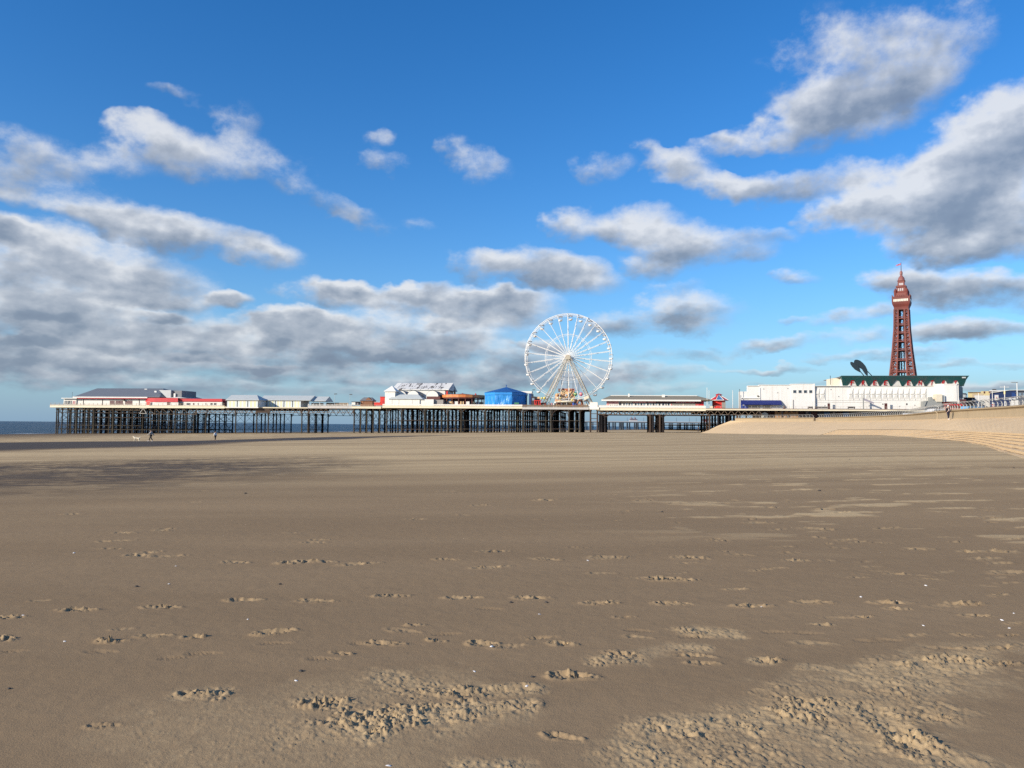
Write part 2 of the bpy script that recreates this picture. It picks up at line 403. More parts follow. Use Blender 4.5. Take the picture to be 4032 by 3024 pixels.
# gentle swells and wind ridges
Z += 0.030*(fbm(GX*0.12, GY*0.30, 3, 5)-0.5)*np.clip(RRm/12, 0.2, 2.0)
Z += 0.010*(fbm(GX*0.7, GY*1.5, 3, 8)-0.5)
NEAR = RRm < 45
idx = np.where(NEAR); nx = GX[idx]; ny = GY[idx]; nz = np.zeros_like(nx); nd = np.zeros_like(nx)
lump1 = fbm(nx*9, ny*9, 3, 21); lump2 = fbm(nx*26, ny*26, 3, 31); lump3 = fbm(nx*60, ny*60, 2, 41)
crumb = np.clip(vnoise(nx*34, ny*34, 51)*0.6+vnoise(nx*75, ny*75, 52)*0.4-0.52, 0, 1)*2.2
clod = np.abs(fbm(nx*15, ny*15, 3, 61)-0.5)*2
near9 = np.where(ny < 16)[0]; ck1 = np.full_like(nx, 0.4); ck2 = np.full_like(nx, 0.4)
ck1[near9] = cells(nx[near9]*19+3*lump1[near9], ny[near9]*19+3*lump2[near9], 201); ck2[near9] = cells(nx[near9]*42+2*lump2[near9], ny[near9]*42, 203)
ck3 = np.full_like(nx, 0.4); ck3[near9] = cells(nx[near9]*68, ny[near9]*68+1.5*lump2[near9], 207)
clus = sstep(fbm(nx*3.1, ny*3.1, 3, 211), .47, .60); clus2 = sstep(fbm(nx*4.3, ny*4.3, 3, 213), .45, .6)
nz += 0.0010*(lump3-0.5)+0.0035*(lump1-0.5)
def capsule(a, b, r):
    ax, ay = a.x, a.y; bx, by = b.x-ax, b.y-ay; L = max(bx*bx+by*by, 1e-9)
    t = np.clip(((nx-ax)*bx+(ny-ay)*by)/L, 0, 1)
    return np.hypot(nx-ax-t*bx, ny-ay-t*by)/r
# trampled and dug patches (2212-wide units of the photograph; radius in metres; 1 = dug over, small = crumbs only)
CH = [((760,1562),(900,1545),.22,1.0),((880,1548),(1010,1532),.20,1.0),((830,1462),(960,1496),.20,.75),((990,1496),(1135,1487),.13,.8),((1010,1545),(1135,1521),.12,.85),((770,1578),(810,1590),.16,1.0),
      ((640,1585),(760,1570),.25,.6),((430,1560),(760,1520),.55,.34),((520,1600),(900,1560),.5,.36),((420,1640),(800,1640),.45,.34),((700,1500),(950,1480),.40,.40),((960,1560),(1090,1540),.25,.45),((400,1500),(470,1500),.13,.75),((670,1515),(730,1520),.17,.8),
      ((1950,1450),(2080,1428),.30,1.0),((1880,1465),(1990,1480),.30,.9),((1760,1500),(1940,1500),.38,.62),((1640,1560),(1780,1525),.26,.95),((1400,1572),(1570,1560),.17,1.0),((1700,1560),(1800,1600),.30,.8),((1880,1545),(1960,1600),.26,1.0),((1960,1600),(2060,1650),.25,.75),
      ((1560,1620),(1800,1590),.35,.55),((1380,1640),(1700,1650),.30,.6),((1700,1640),(1800,1650),.3,.6),((1820,1560),(1900,1640),.35,.45),((1990,1490),(2120,1470),.25,.5),((2080,1400),(2200,1395),.2,.45),((1600,1540),(1700,1520),.22,.4),((1780,1470),(1860,1460),.28,.45),((1900,1520),(2000,1530),.3,.6),((1370,1615),(1420,1650),.18,.9),
      ((1490,1362),(1575,1368),.15,1.0),((1465,1398),(1510,1398),.13,.9),((1300,1425),(1355,1425),.15,.75),((1360,1415),(1450,1400),.12,.5),((1640,1427),(1660,1427),.10,.9),((1745,1442),(1790,1446),.11,.9),((1000,1652),(1120,1658),.1,.8)]
DIG = np.zeros_like(nx); CRU = np.zeros_like(nx)
for a, b, r_, s_ in CH:
    A, B = g2(*a), g2(*b)
    d = capsule(A, B, r_)
    m_ = np.clip(1.25-d-0.9*(lump1-0.5)-0.5*(lump2-0.5), 0, 1); m_ = m_*m_*(3-2*m_)
    DIG = np.maximum(DIG, m_*max(s_-0.35, 0)); CRU = np.maximum(CRU, m_*s_)
    nd = np.maximum(nd, m_*0.62*np.clip(0.35+0.65*s_, 0, 1)*np.clip(0.45+0.5*s_+0.8*(crumb-0.2), 0, 1))
nz += DIG*(clus*(0.044*(ck1-0.25)+0.020*(ck2-0.35))+0.017*(ck2-0.40)+0.030*(lump1-0.47))
nz += CRU*(0.019*np.clip(ck3-0.45, 0, 1)*sstep(lump2, .38, .55)+0.012*np.clip(ck2-0.6, 0, 1)*clus2+0.003*crumb)
# V-shaped trench with banks running to the corner
for a, b, w_, h_ in [((1890,1530),(1960,1610),.09,.020),((1960,1610),(2100,1659),.09,.012),((1000,1500),(1140,1486),.06,.022),((1010,1550),(1140,1520),.06,.025)]:
    A, B = g2(*a), g2(*b); d = capsule(A, B, w_)
    nz += 0.35*h_*np.exp(-((d-1.2)/0.5)**2)*(0.5+ck2)-0.55*h_*np.exp(-(d/0.7)**2)
# footprints: (x, y, heading deg, length m, depth, broken-up 0..1)
FP = []
for x, y in [(170,1318),(350,1312),(528,1296),(683,1298),(847,1287),(1002,1291),(1150,1292),(1297,1303),(1455,1304),(1625,1309),(1758,1301),(1925,1302),(2080,1305),(8,1335)]:
    FP.append((x, y, random.uniform(-6, 6), .30, .022, .9))
for x, y, br in [(230,1386,1),(335,1374,.9),(423,1376,1),(593,1366,1.2),(8,1381,1),(830,1390,.7),(942,1384,.9),(1041,1390,1.1),(1215,1391,1.1),(1350,1333,.5),(898,1351,.8),(738,1411,.6),(1165,1378,.5),(1233,1460,1.0),(225,1568,.4),
                 (1940,1315,.9),(1870,1333,.8),(2100,1305,1),(2160,1285,.8),(2110,1330,.8),(2090,1372,.7),(2180,1372,.6),(2100,1402,.6),(2160,1400,.6),(2170,1435,.7),(1520,1432,.7),(1660,1427,1),(2015,1550,.5),(705,1518,.9),(420,1498,.9),(1215,1590,.6)]:
    FP.append((x, y, random.uniform(-25, 25), random.uniform(.13, .22) if x not in (593, 1233, 830, 705) else .27, .02*br+.006, br))
for x, y in [(595,1390),(388,1420),(435,1412),(790,1390),(700,1423),(1170,1377),(1380,1362),(1680,1365),(1745,1368),(1920,1383),(1060,1315),(965,1370),(1880,1385),(1500,1375),(220,1408),(20,1408)]:
    FP.append((x, y, random.uniform(-12, 12), .24, .005, .2))
for x, y in [(510,1213),(640,1213),(700,1212),(775,1217),(965,1208),(1065,1190),(1180,1207),(1315,1203),(1490,1203),(1445,1250),(1060,1225),(1430,1252),(1555,1167),(1500,1205),(1600,1198),(1720,1210),(690,1165),(680,1170),(250,1167),(240,1183),(270,1150),(350,1145),(365,1141),(300,1198),(365,1200),
             (1770,1100),(1390,1080),(1175,1080),(1185,1078),(1830,1165),(1905,1172),(1780,1143),(1785,1100),(1920,1140),(2045,1160),(2165,1190),(2130,1205),(2165,1215),(2180,1235),(2100,1190),(2150,1120),(1985,1185),(1690,1180),(1640,1128),(1760,1140),(1670,1095),(1585,1080),(1040,1090),(965,1060),(700,1045),(420,1085),(440,1060),(900,1120)]:
    FP.append((x, y, random.uniform(-20, 20), random.uniform(.25, .42), .020, random.uniform(.7, 1.1)))
rf = random.Random(11)
for i in range(95):        # the many small marks further out, thicker towards the slipway side
    x = rf.uniform(0, 2212) if rf.random() < .4 else rf.uniform(1300, 2212)
    y = rf.uniform(1010, 1260) if rf.random() < .8 else rf.uniform(1260, 1420)
    FP.append((x, y, rf.uniform(-30, 30), rf.uniform(.16, .34)*(1.3 if y < 1120 else .8), .012 if y > 1200 else .02, rf.uniform(.3, 1.0)))
for (x, y, hd, L, dp, br) in FP:
    c = g2(x, y)
    if c.length > 45: continue
    sel = np.where((np.abs(nx-c.x) < L*1.3) & (np.abs(ny-c.y) < L*1.3))[0]
    if len(sel) == 0: continue
    a = R(hd); dx = nx[sel]-c.x; dy = ny[sel]-c.y
    u_ = (dx*math.cos(a)+dy*math.sin(a))/(L/2); v_ = (-dx*math.sin(a)+dy*math.cos(a))/(L*(0.17 if br < .95 else 0.24))
    v_ = v_*(1+0.22*np.sin(u_*2.2)); rad = np.hypot(u_, v_)+0.35*(lump1[sel]-0.5)
    inn = np.exp(-rad**4); rim = np.exp(-((rad-1.12)/0.22)**2)
    tread = np.sin((u_+0.25*np.abs(v_))*26)*0.5
    hh = -dp*inn*(0.30 if br > .3 else .7)+dp*0.35*rim*(0.2+ck2[sel])
    if br < .3: hh += inn*0.004*tread
    else: hh += br*inn*(0.034*(ck1[sel]-0.30)+0.016*(ck2[sel]-0.40)+0.014*(lump2[sel]-0.42))*min(1, dp/0.018)*(0.35+0.65*sstep(lump1[sel], .38, .56))
    far = min(1.0, c.length/14)
    nz[sel] += hh*1.9; nd[sel] = np.maximum(nd[sel], np.clip((inn*.9+rim*.3)*(0.38*br if br > .3 else .03), 0, 1))
Z[idx] += nz; DRY[idx] = nd
# damp runnel near the sea and the mottled damp flat on the left, in metres on the beach
def cap_all(pts, rads):
    best = np.full(GX.shape, 9.0)
    for (a, b), (ra, rb) in zip(zip(pts[:-1], pts[1:]), zip(rads[:-1], rads[1:])):
        bx, by = b.x-a.x, b.y-a.y; L = bx*bx+by*by
        t = np.clip(((GX-a.x)*bx+(GY-a.y)*by)/L, 0, 1)
        best = np.minimum(best, np.hypot(GX-a.x-t*bx, GY-a.y-t*by)/(ra+(rb-ra)*t))
    return best
wn = fbm(GX*0.05, GY*0.05, 4, 71)
d = cap_all([g(-700,1765), g(0,1752), g(420,1741), g(850,1733), g(1350,1722), g(1700,1716)], [26, 22, 20, 15, 11, 5])
WET = np.maximum(WET, sstep(1.25-d+0.5*(wn-0.5), 0.15, 0.55))
d = cap_all([g(-500,1890), g(0,1868), g(400,1846), g(800,1822), g(1150,1806)], [10, 12, 10.5, 7, 3])
mott = fbm(GX*0.55+GY*0.12, GY*0.9, 5, 81, 0.65)
WET = np.maximum(WET, sstep(1.35-d, 0.0, 0.9)*np.clip(0.38+0.45*sstep(mott, 0.36, 0.58)+0.9*(fbm(GX*2.2, GY*5.0, 3, 141, .7)-.5), 0, .88)*(.5+.5*sstep(fbm(GX*.10, GY*.25, 3, 151), .32, .5)))
shore = sstep(-2.6-Z, -0.2, 0.9)                      # wet sand above the water line
WET = np.maximum(WET, shore*0.75)
mm = sstep(1.35-cap_all([g(-300,1890), g(150,1870), g(500,1842), g(900,1822), g(1350,1802)], [8, 9, 8.5, 6, 4]), 0, .8)
Z += mm*0.035*(fbm(GX*1.6, GY*2.2, 3, 91)-0.5)
# blown dry sand lying in long thin sheets across the damp flat
st = fbm(GX*0.035+GY*0.008, GY*0.42-GX*0.012, 4, 101, 0.55)
sheet = sstep(st, 0.47, 0.66)*np.clip((RRm-9)/25, 0, 1)
far_pale = sstep(RRm, 8, 48)  # sand made paler with growing distance from the viewer
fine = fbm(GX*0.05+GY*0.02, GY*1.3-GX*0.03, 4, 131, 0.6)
DRY = np.maximum(DRY, np.clip(0.55*far_pale+0.38*far_pale*(sstep(fine,.30,.70)-0.4)+(0.30+0.30*far_pale)*sheet, 0, 1)*(1-WET))
patch = sstep(fbm(GX*0.9, GY*2.6, 4, 111, 0.55), 0.60, 0.70)*sstep(GX/np.maximum(GY, 1), 0.02, 0.35)*sstep(RRm, 9, 14)*(1-sstep(RRm, 40, 70))
DRY = np.maximum(DRY, 0.8*patch); Z += patch*0.012
nr, nc = Z.shape
ii = np.arange(nr*nc).reshape(nr, nc)
faces = np.stack([ii[:-1, :-1], ii[:-1, 1:], ii[1:, 1:], ii[1:, :-1]], -1).reshape(-1, 4)[:, ::-1]
me = bpy.data.meshes.new('beach_sand')
me.vertices.add(nr*nc); me.vertices.foreach_set('co', np.stack([GX, GY, Z], -1).astype(np.float32).ravel())
nf = len(faces); me.loops.add(nf*4); me.loops.foreach_set('vertex_index', faces.astype(np.int32).ravel())
me.polygons.add(nf); me.polygons.foreach_set('loop_start', np.arange(0, nf*4, 4, dtype=np.int32)); me.polygons.foreach_set('loop_total', np.full(nf, 4, np.int32))
me.polygons.foreach_set('use_smooth', np.ones(nf, bool))
me.update()
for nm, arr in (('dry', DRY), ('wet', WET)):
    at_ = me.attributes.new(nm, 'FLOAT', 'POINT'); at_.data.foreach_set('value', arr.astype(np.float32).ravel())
m = bpy.data.materials.new('sand'); m.use_nodes = True; t = m.node_tree; b = t.nodes['Principled BSDF']
v = N(t, 'ShaderNodeTexCoord').outputs['Object']
def attr(nm):
    n = N(t, 'ShaderNodeAttribute'); n.attribute_name = nm; return n.outputs['Fac']
grain = noise(t, v, 420.0, 3, 0.7); mid = noise(t, v, 6.0, 6, 0.6); big = noise(t, V(t, 'MULTIPLY', v, (0.10, 0.45, 0.4)), 1.0, 5, 0.55)
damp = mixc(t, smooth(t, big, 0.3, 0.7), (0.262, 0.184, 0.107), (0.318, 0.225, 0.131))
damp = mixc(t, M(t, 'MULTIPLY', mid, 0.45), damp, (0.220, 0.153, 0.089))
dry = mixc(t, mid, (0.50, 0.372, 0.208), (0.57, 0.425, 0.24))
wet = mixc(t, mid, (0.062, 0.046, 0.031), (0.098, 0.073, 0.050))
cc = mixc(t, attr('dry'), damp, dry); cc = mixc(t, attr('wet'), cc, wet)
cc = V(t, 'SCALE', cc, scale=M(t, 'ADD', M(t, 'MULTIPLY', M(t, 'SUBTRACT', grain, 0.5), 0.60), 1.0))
t.links.new(cc, b.inputs['Base Color'])
t.links.new(linmap(t, attr('wet'), 0, 1, 0.95, 0.55), b.inputs['Roughness']); b.inputs['Specular IOR Level'].default_value = 0.04
bn = N(t, 'ShaderNodeBump'); bn.inputs['Distance'].default_value = 0.006; t.links.new(linmap(t, V(t, 'LENGTH', v), 6.0, 45.0, 0.5, 0.06), bn.inputs['Strength'])
t.links.new(M(t, 'ADD', noise(t, v, 110.0, 5, 0.65), M(t, 'MULTIPLY', noise(t, v, 11.0, 4, 0.55), 1.2)), bn.inputs['Height']); t.links.new(bn.outputs[0], b.inputs['Normal'])
me.materials.append(m)
beach = bpy.data.objects.new('beach_sand', me); col.objects.link(beach)
tag(beach, 'wide damp brown sand beach with scattered footprints', None, None, 'structure')

# the sea
mb = MB(); mb.quad((-40000, -2000, SEA_Z), (40000, -2000, SEA_Z), (40000, 60000, SEA_Z), (-40000, 60000, SEA_Z))
m = bpy.data.materials.new('sea_water'); m.use_nodes = True; t = m.node_tree; b = t.nodes['Principled BSDF']
v = N(t, 'ShaderNodeTexCoord').outputs['Object']
vs = V(t, 'MULTIPLY', v, (1.0, 1.0, 1.0))
dist = N(t, 'ShaderNodeCameraData').outputs['View Distance'] if False else None
sw = noise(t, V(t, 'MULTIPLY', v, (0.02, 0.05, 1)), 1.0, 8, 0.7); chop = noise(t, V(t, 'MULTIPLY', v, (0.35, 0.6, 1)), 1.0, 6, 0.65)
cc = mixc(t, smooth(t, sw, 0.35, 0.65), (0.012, 0.040, 0.060), (0.030, 0.075, 0.100))
sepv = N(t, 'ShaderNodeSeparateXYZ'); t.links.new(v, sepv.inputs[0])
# distance from the water line, which runs slantwise up the coast
shd = M(t, 'SUBTRACT', M(t, 'MULTIPLY_ADD', sepv.outputs[1], 0.40, -330.0), sepv.outputs[0])
shd = M(t, 'MULTIPLY_ADD', M(t, 'SUBTRACT', noise(t, v, 0.03, 3, 0.5), 0.5), 30.0, shd)
surf = M(t, 'MULTIPLY', smooth(t, noise(t, V(t, 'MULTIPLY', v, (0.12, 0.05, 1)), 1.0, 5, 0.7), 0.52, 0.62), smooth(t, shd, 75.0, -5.0))
cc = mixc(t, M(t, 'MULTIPLY', surf, 0.8), cc, (0.6, 0.63, 0.64))
t.links.new(cc, b.inputs['Base Color']); b.inputs['Roughness'].default_value = 0.35; b.inputs['Specular IOR Level'].default_value = 0.22
bn = N(t, 'ShaderNodeBump'); bn.inputs['Strength'].default_value = 1.0; bn.inputs['Distance'].default_value = 1.2
t.links.new(M(t, 'ADD', chop, M(t, 'MULTIPLY', sw, 3.0)), bn.inputs['Height']); t.links.new(bn.outputs[0], b.inputs['Normal'])
sea = raw('sea', mb.v, mb.f, m); tag(sea, 'dark blue sea reaching to the horizon', None, None, 'structure')

# ------------------------------------------------------------------ sea defence on the right: stepped apron, wall, railing, promenade
def crv(pts, n):
    """smooth curve through points (Catmull-Rom), n samples per span"""
    P = [Vector(p) for p in pts]; P = [2*P[0]-P[1]]+P+[2*P[-1]-P[-2]]; out = []
    for i in range(1, len(P)-2):
        for k in range(n):
            t = k/n; a, b, c, d = P[i-1], P[i], P[i+1], P[i+2]
            out.append(0.5*((2*b)+(c-a)*t+(2*a-5*b+4*c-d)*t*t+(3*b-a-3*c+d)*t**3))
    out.append(P[-2]); return out
WPT = [(27,22,2.75),(38,45,2.80),(50,75,2.85),(56.5,99,2.90),(63,116,3.00),(80,160,3.30),(88.5,215,3.45),(83,258,3.65),(77,272,3.65)]
TPT = [(6,2,.15),(15,20,.42),(24,37,.47),(38.7,67,.55),(52,108,.60),(66,152,.22),(70,200,-.2),(64.6,258,-.5),(69,277,-.6)]
NW = 14
WC = crv(WPT, NW); TC = crv(TPT, NW)
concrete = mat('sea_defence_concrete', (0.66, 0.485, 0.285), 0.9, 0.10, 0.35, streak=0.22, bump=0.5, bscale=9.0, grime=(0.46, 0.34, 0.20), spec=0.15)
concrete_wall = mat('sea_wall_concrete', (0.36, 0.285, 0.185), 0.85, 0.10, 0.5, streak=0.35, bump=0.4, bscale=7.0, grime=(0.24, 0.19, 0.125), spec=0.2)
def apron(i, v, drop=0.0):
    """point across the apron: v = 0 at the sand, 1 at the foot of the wall"""
    a, b = TC[i], WC[i]; p = a.lerp(b, v); return Vector((p.x, p.y, a.z+(b.z-a.z)*v-drop))
root = thing('stepped_revetment', 'broad tan concrete apron with long steps below the sea wall', 'revetment', (50, 75, 0))
foot_shade_m = mat('riser_foot_shade', (0.20, 0.135, 0.08), 0.9, 0.35, 0.5, c2=(0.42, 0.30, 0.175))  # dark tone painting the shade line under each step lip
NST = 7; VTOP = 0.42; i1 = 5*NW+6
def out_n(j):
    d_ = WC[j]-TC[j]; d_.z = 0; return d_.normalized()
for k in range(NST):        # the long steps, each a slab of its own with a lip standing over its riser
    mb = MB(); ri = MB(); foot_sh = MB()
    for i in range(0, i1):
        v0, v1 = (k-1.0)/NST*VTOP, k/NST*VTOP; q4 = []
        for j in (i, i+1):
            fade = min(1.0, max(0.0, (4.0*NW-j)/(1.4*NW))); n_ = out_n(j)
            p0 = apron(j, v0); p1 = apron(j, v1+0.03); zt = apron(j, v1).z; zf = zt*fade+p0.z*(1-fade); zl = apron(j, v0).z
            q4.append((p0, p1, zt, zf, n_, zl))
        (a0, a1, za, fa_, na, la_), (b0, b1, zb, fb_, nb, lb_) = q4
        la = a0-na*0.04; lb = b0-nb*0.04; th_ = 0.055
        mb.quad((la.x, la.y, fa_), (lb.x, lb.y, fb_), (b1.x, b1.y, zb), (a1.x, a1.y, za)); mb.quad((la.x, la.y, fa_-th_), (lb.x, lb.y, fb_-th_), (lb.x, lb.y, fb_), (la.x, la.y, fa_)); mb.quad((la.x, la.y, fa_-th_), (a0.x, a0.y, fa_-th_), (b0.x, b0.y, fb_-th_), (lb.x, lb.y, fb_-th_))
        ri.quad((a0.x, a0.y, fa_-0.5), (b0.x, b0.y, fb_-0.5), (b0.x, b0.y, fb_-th_), (a0.x, a0.y, fa_-th_))
        if k < 8:
            sa = a0-na*0.02; sb = b0-nb*0.02; hh = 0.03; foot_sh.quad((sa.x, sa.y, la_-0.05), (sb.x, sb.y, lb_-0.05), (sb.x, sb.y, lb_+hh), (sa.x, sa.y, la_+hh))
    o = part('step', mb, concrete, root); part('riser', ri, concrete, o)
    if foot_sh.v: part('shade_line', foot_sh, foot_shade_m, o)
mb = MB()
for i in range(0, len(WC)-1):
    if i < 5*NW+6: vs_ = [VTOP*(NST-1)/NST, 0.78, 1.05]
    else: vs_ = [-0.25, 0.0, 0.3, 0.55, 0.78, 1.05]
    for va, vb in zip(vs_[:-1], vs_[1:]):
        f_ = lambda j, v: tuple(apron(j, v)+Vector((0, 0, 0.30*math.sin(max(0, min(1, v))*math.pi) if j > 6*NW else 0.0)))
        mb.quad(f_(i, va), f_(i+1, va), f_(i+1, vb), f_(i, vb))
# rounded end of the headland beside the pier
e = len(WC)-1
for va, vb in ((-.25, 0), (0, .3), (.3, .55), (.55, .78), (.78, 1.05)):
    f2 = lambda v, dx, dy, dz: tuple(apron(e, v)+Vector((dx, dy, 0.30*math.sin(max(0, min(1, v))*math.pi)+dz)))
    mb.quad(f2(va, 0, 0, 0), f2(va, 4, 9, -2.4), f2(vb, 4, 9, -2.4), f2(vb, 0, 0, 0))
part('slope', mb, concrete, root)
# sea wall in three lengths, with gaps where the flood gates are
def wall_run(j0, j1, label, inset=0.0):
    r_ = thing('sea_wall', label, 'wall', tuple(WC[(j0+j1)//2]), 'lengths of concrete sea wall')
    body = MB(); cop = MB()
    for i in range(j0, j1):
        q_ = []
        for j in (i, i+1):
            t_ = (WC[min(j+1, len(WC)-1)]-WC[max(j-1, 0)]); t_.z = 0; t_.normalize(); n_ = Vector((t_.y, -t_.x, 0))   # inland
            p = WC[j]+n_*inset; q_.append((p, n_))
        (a, na), (b, nb) = q_
        def s4(o0, z0, o1, z1, m_):
            A0 = a+na*o0+Vector((0,0,z0)); B0 = b+nb*o0+Vector((0,0,z0)); A1 = a+na*o1+Vector((0,0,z1)); B1 = b+nb*o1+Vector((0,0,z1))
            m_.quad(A0, B0, B1, A1)
        s4(0.0, -0.4, 0.10, 0.35, body); s4(0.10, 0.35, 0.12, 0.8, body); s4(0.12, 0.8, 0.0, 0.99, body); s4(0.55, 0.99, 0.55, -0.4, body)
        s4(-0.12, 0.99, -0.14, 1.10, cop); s4(-0.14, 1.10, 0.0, 1.17, cop); s4(0.0, 1.17, 0.62, 1.17, cop); s4(0.62, 1.17, 0.62, 0.99, cop); s4(0.62, 0.99, -0.12, 0.99, cop)
    for m_ in (body, cop):
        for j in (j0, j1):
            t_ = (WC[min(j+1, len(WC)-1)]-WC[max(j-1, 0)]); t_.z = 0; t_.normalize(); n_ = Vector((t_.y, -t_.x, 0)); p = WC[j]+n_*inset
            if m_ is body: pr = [(0, -.4), (.10, .35), (.12, .8), (0, .99), (.55, .99), (.55, -.4)]
            else: pr = [(-.12, .99), (-.14, 1.10), (0, 1.17), (.62, 1.17), (.62, .99)]
            m_.quad(*[p+n_*o_+Vector((0,0,z_)) for o_, z_ in pr])
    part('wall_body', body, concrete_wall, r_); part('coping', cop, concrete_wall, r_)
    return r_
J1, J2 = 3*NW+9, 6*NW+2
wall_run(0, J1, 'nearest length of tan sea wall behind the man in the dark jacket')
wall_run(J1+1, J2, 'middle length of tan sea wall between the two gaps')
wall_run(J2+1, 8*NW-3, 'farthest length of tan sea wall ending beside the pier')
for j_, lb in ((J1, 'tan flood gate slab closing the gap behind the man'), (J2, 'grey-tan flood gate slab between the far and middle walls')):
    a, b = WC[j_], WC[j_+1]; t_ = (b-a).normalized(); n_ = Vector((t_.y, -t_.x, 0)).normalized(); gt = thing('flood_gate', lb, 'gate', tuple((a+b)/2)); mb = MB()
    P_ = [a+n_*.9+t_*.02, b+n_*.9-t_*.02, b+n_*1.15-t_*.02, a+n_*1.15+t_*.02]
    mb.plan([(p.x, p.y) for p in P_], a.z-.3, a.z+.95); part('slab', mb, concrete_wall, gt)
    mb = MB(); mb.bar(tuple(a+n_*.88+Vector((0,0,.5))), tuple(b+n_*.88+Vector((0,0,.5))), .08); part('rail', mb, mat('gate_rail', (.2, .19, .17), .6, .1), gt)
# railing: hooked posts and thin wires on top of the wall
steel = mat('galvanised_steel', (0.44, 0.43, 0.40), 0.55, 0.12, 3.0, metal=0.2)
def rail_run(j0, j1, label, step=1.25):
    r_ = thing('promenade_railing', label, 'railing', tuple(WC[(j0+j1)//2]+Vector((0,0,1.17))), 'railings on the sea wall')
    pts = [WC[j] for j in range(j0, j1+1)]; acc = 0; posts = []; seg = 0
    L = [0]
    for a, b in zip(pts[:-1], pts[1:]): L.append(L[-1]+(b-a).length)
    d = 0.3
    while d < L[-1]:
        k = max(i for i in range(len(L)) if L[i] <= d); k = min(k, len(pts)-2)
        a, b = pts[k], pts[k+1]; f = (d-L[k])/max(L[k+1]-L[k], 1e-6); p = a.lerp(b, f); t_ = b-a; t_.z = 0; t_.normalize()
        posts.append((p, Vector((t_.y, -t_.x, 0)), t_)); d += step
    rails = {}
    prof = [(0.38, 1.15, .045), (0.44, 1.42, .045), (0.36, 1.72, .04), (0.12, 1.94, .035), (-0.10, 2.00, .03)]
    mast = None
    for p, n_, t_ in posts:
        if mast is None:
            mb = MB()
            for (o0, z0, w0), (o1, z1, w1) in zip(prof[:-1], prof[1:]): mb.tube((o0, 0, z0), (o1, 0, z1), w0*1.25, w1*1.25, 4)
            mast = raw('post', mb.v, mb.f, steel, r_); fixn(mast); o = mast
        else: o = bpy.data.objects.new('post', mast.data); col.objects.link(o); o.parent = r_
        o.rotation_euler = (0, 0, math.atan2(n_.y, n_.x)); o.location = p-Vector(OFF[r_.name])
    for k, (o_, z_, w_) in enumerate(((-0.10, 2.01, .035), (0.20, 1.88, .014), (0.38, 1.70, .014), (0.43, 1.50, .014), (0.43, 1.32, .014))):
        mb = MB(); pr = None
        for p, n_, t_ in posts:
            c = p+n_*o_+Vector((0,0,z_))
            if pr is not None: mb.tube(pr, c, w_, w_, 4)
            pr = c
        part('handrail' if k == 0 else 'wire', mb, steel, r_)
rail_run(NW, J1, 'nearest run of curved steel railing beyond the man in the dark jacket')
rail_run(J1+1, J2, 'middle run of curved steel railing in front of the white hall', 1.6)
rail_run(J2+1, 8*NW-4, 'farthest run of curved steel railing ending beside the pier', 2.2)
# promenade paving behind the wall
mb = MB()
for i in range(0, len(WC)-1):
    q_ = []
    for j in (i, i+1):
        t_ = (WC[min(j+1, len(WC)-1)]-WC[max(j-1, 0)]); t_.z = 0; t_.normalize(); n_ = Vector((t_.y, -t_.x, 0)); q_.append((WC[j]+n_*0.5, WC[j]))
    a, b = q_[0][0], q_[1][0]
    mb.quad((a.x, a.y, a.z+0.12), (b.x, b.y, b.z+0.12), (b.x+60, b.y-4, 3.95), (a.x+60, a.y-4, 3.95))
    mb.quad((b.x+60, b.y-4, 3.95), (a.x+60, a.y-4, 3.95), (a.x+900, a.y-4, 4.6), (b.x+900, b.y-4, 4.6))
e = WC[-1]
mb.quad((e.x+.5, e.y, e.z+.12), (e.x+60, e.y-4, 3.95), (e.x+230, 1500, 3.95), (e.x+150, 1500, 3.7), (e.x+60, 500, 3.7))
mb.quad((e.x+60, e.y-4, 3.95), (e.x+900, e.y-4, 4.6), (e.x+1200, 1500, 4.6), (e.x+230, 1500, 3.95))
paving = mat('promenade_paving', (0.33, 0.28, 0.22), 0.9, 0.12, 0.3, bump=0.2)
o = raw('promenade', mb.v, mb.f, paving); fixn(o); tag(o, 'pale paved promenade behind the sea wall', None, None, 'structure')

# ------------------------------------------------------------------ the pier: deck, girders and legs
iron = mat('pier_iron', (0.014, 0.013, 0.015), 0.8, 0.25, 0.6, c2=(0.026, 0.019, 0.017), spec=0.15)
rust = mat('rusty_iron', (0.075, 0.050, 0.036), 0.8, 0.25, 0.7, c2=(0.048, 0.036, 0.030), spec=0.25)
weed = mat('weedy_iron', (0.050, 0.042, 0.032), 0.85, 0.25, 0.9, c2=(0.075, 0.062, 0.042), spec=0.2)
cream = mat('cream_fascia', (0.70, 0.63, 0.47), 0.6, 0.07, 0.25, streak=0.30, grime=(0.45, 0.36, 0.24))
greyf = mat('weathered_fascia', (0.50, 0.48, 0.45), 0.7, 0.1, 0.3, streak=0.45, grime=(0.28, 0.24, 0.20))
plank = mat('deck_boards', (0.20, 0.14, 0.09), 0.85, 0.2, 0.8, c2=(0.16, 0.12, 0.09))
girder_m = mat('girder_paint', (0.17, 0.125, 0.085), 0.75, 0.2, 0.8, c2=(0.11, 0.075, 0.05), streak=0.3)
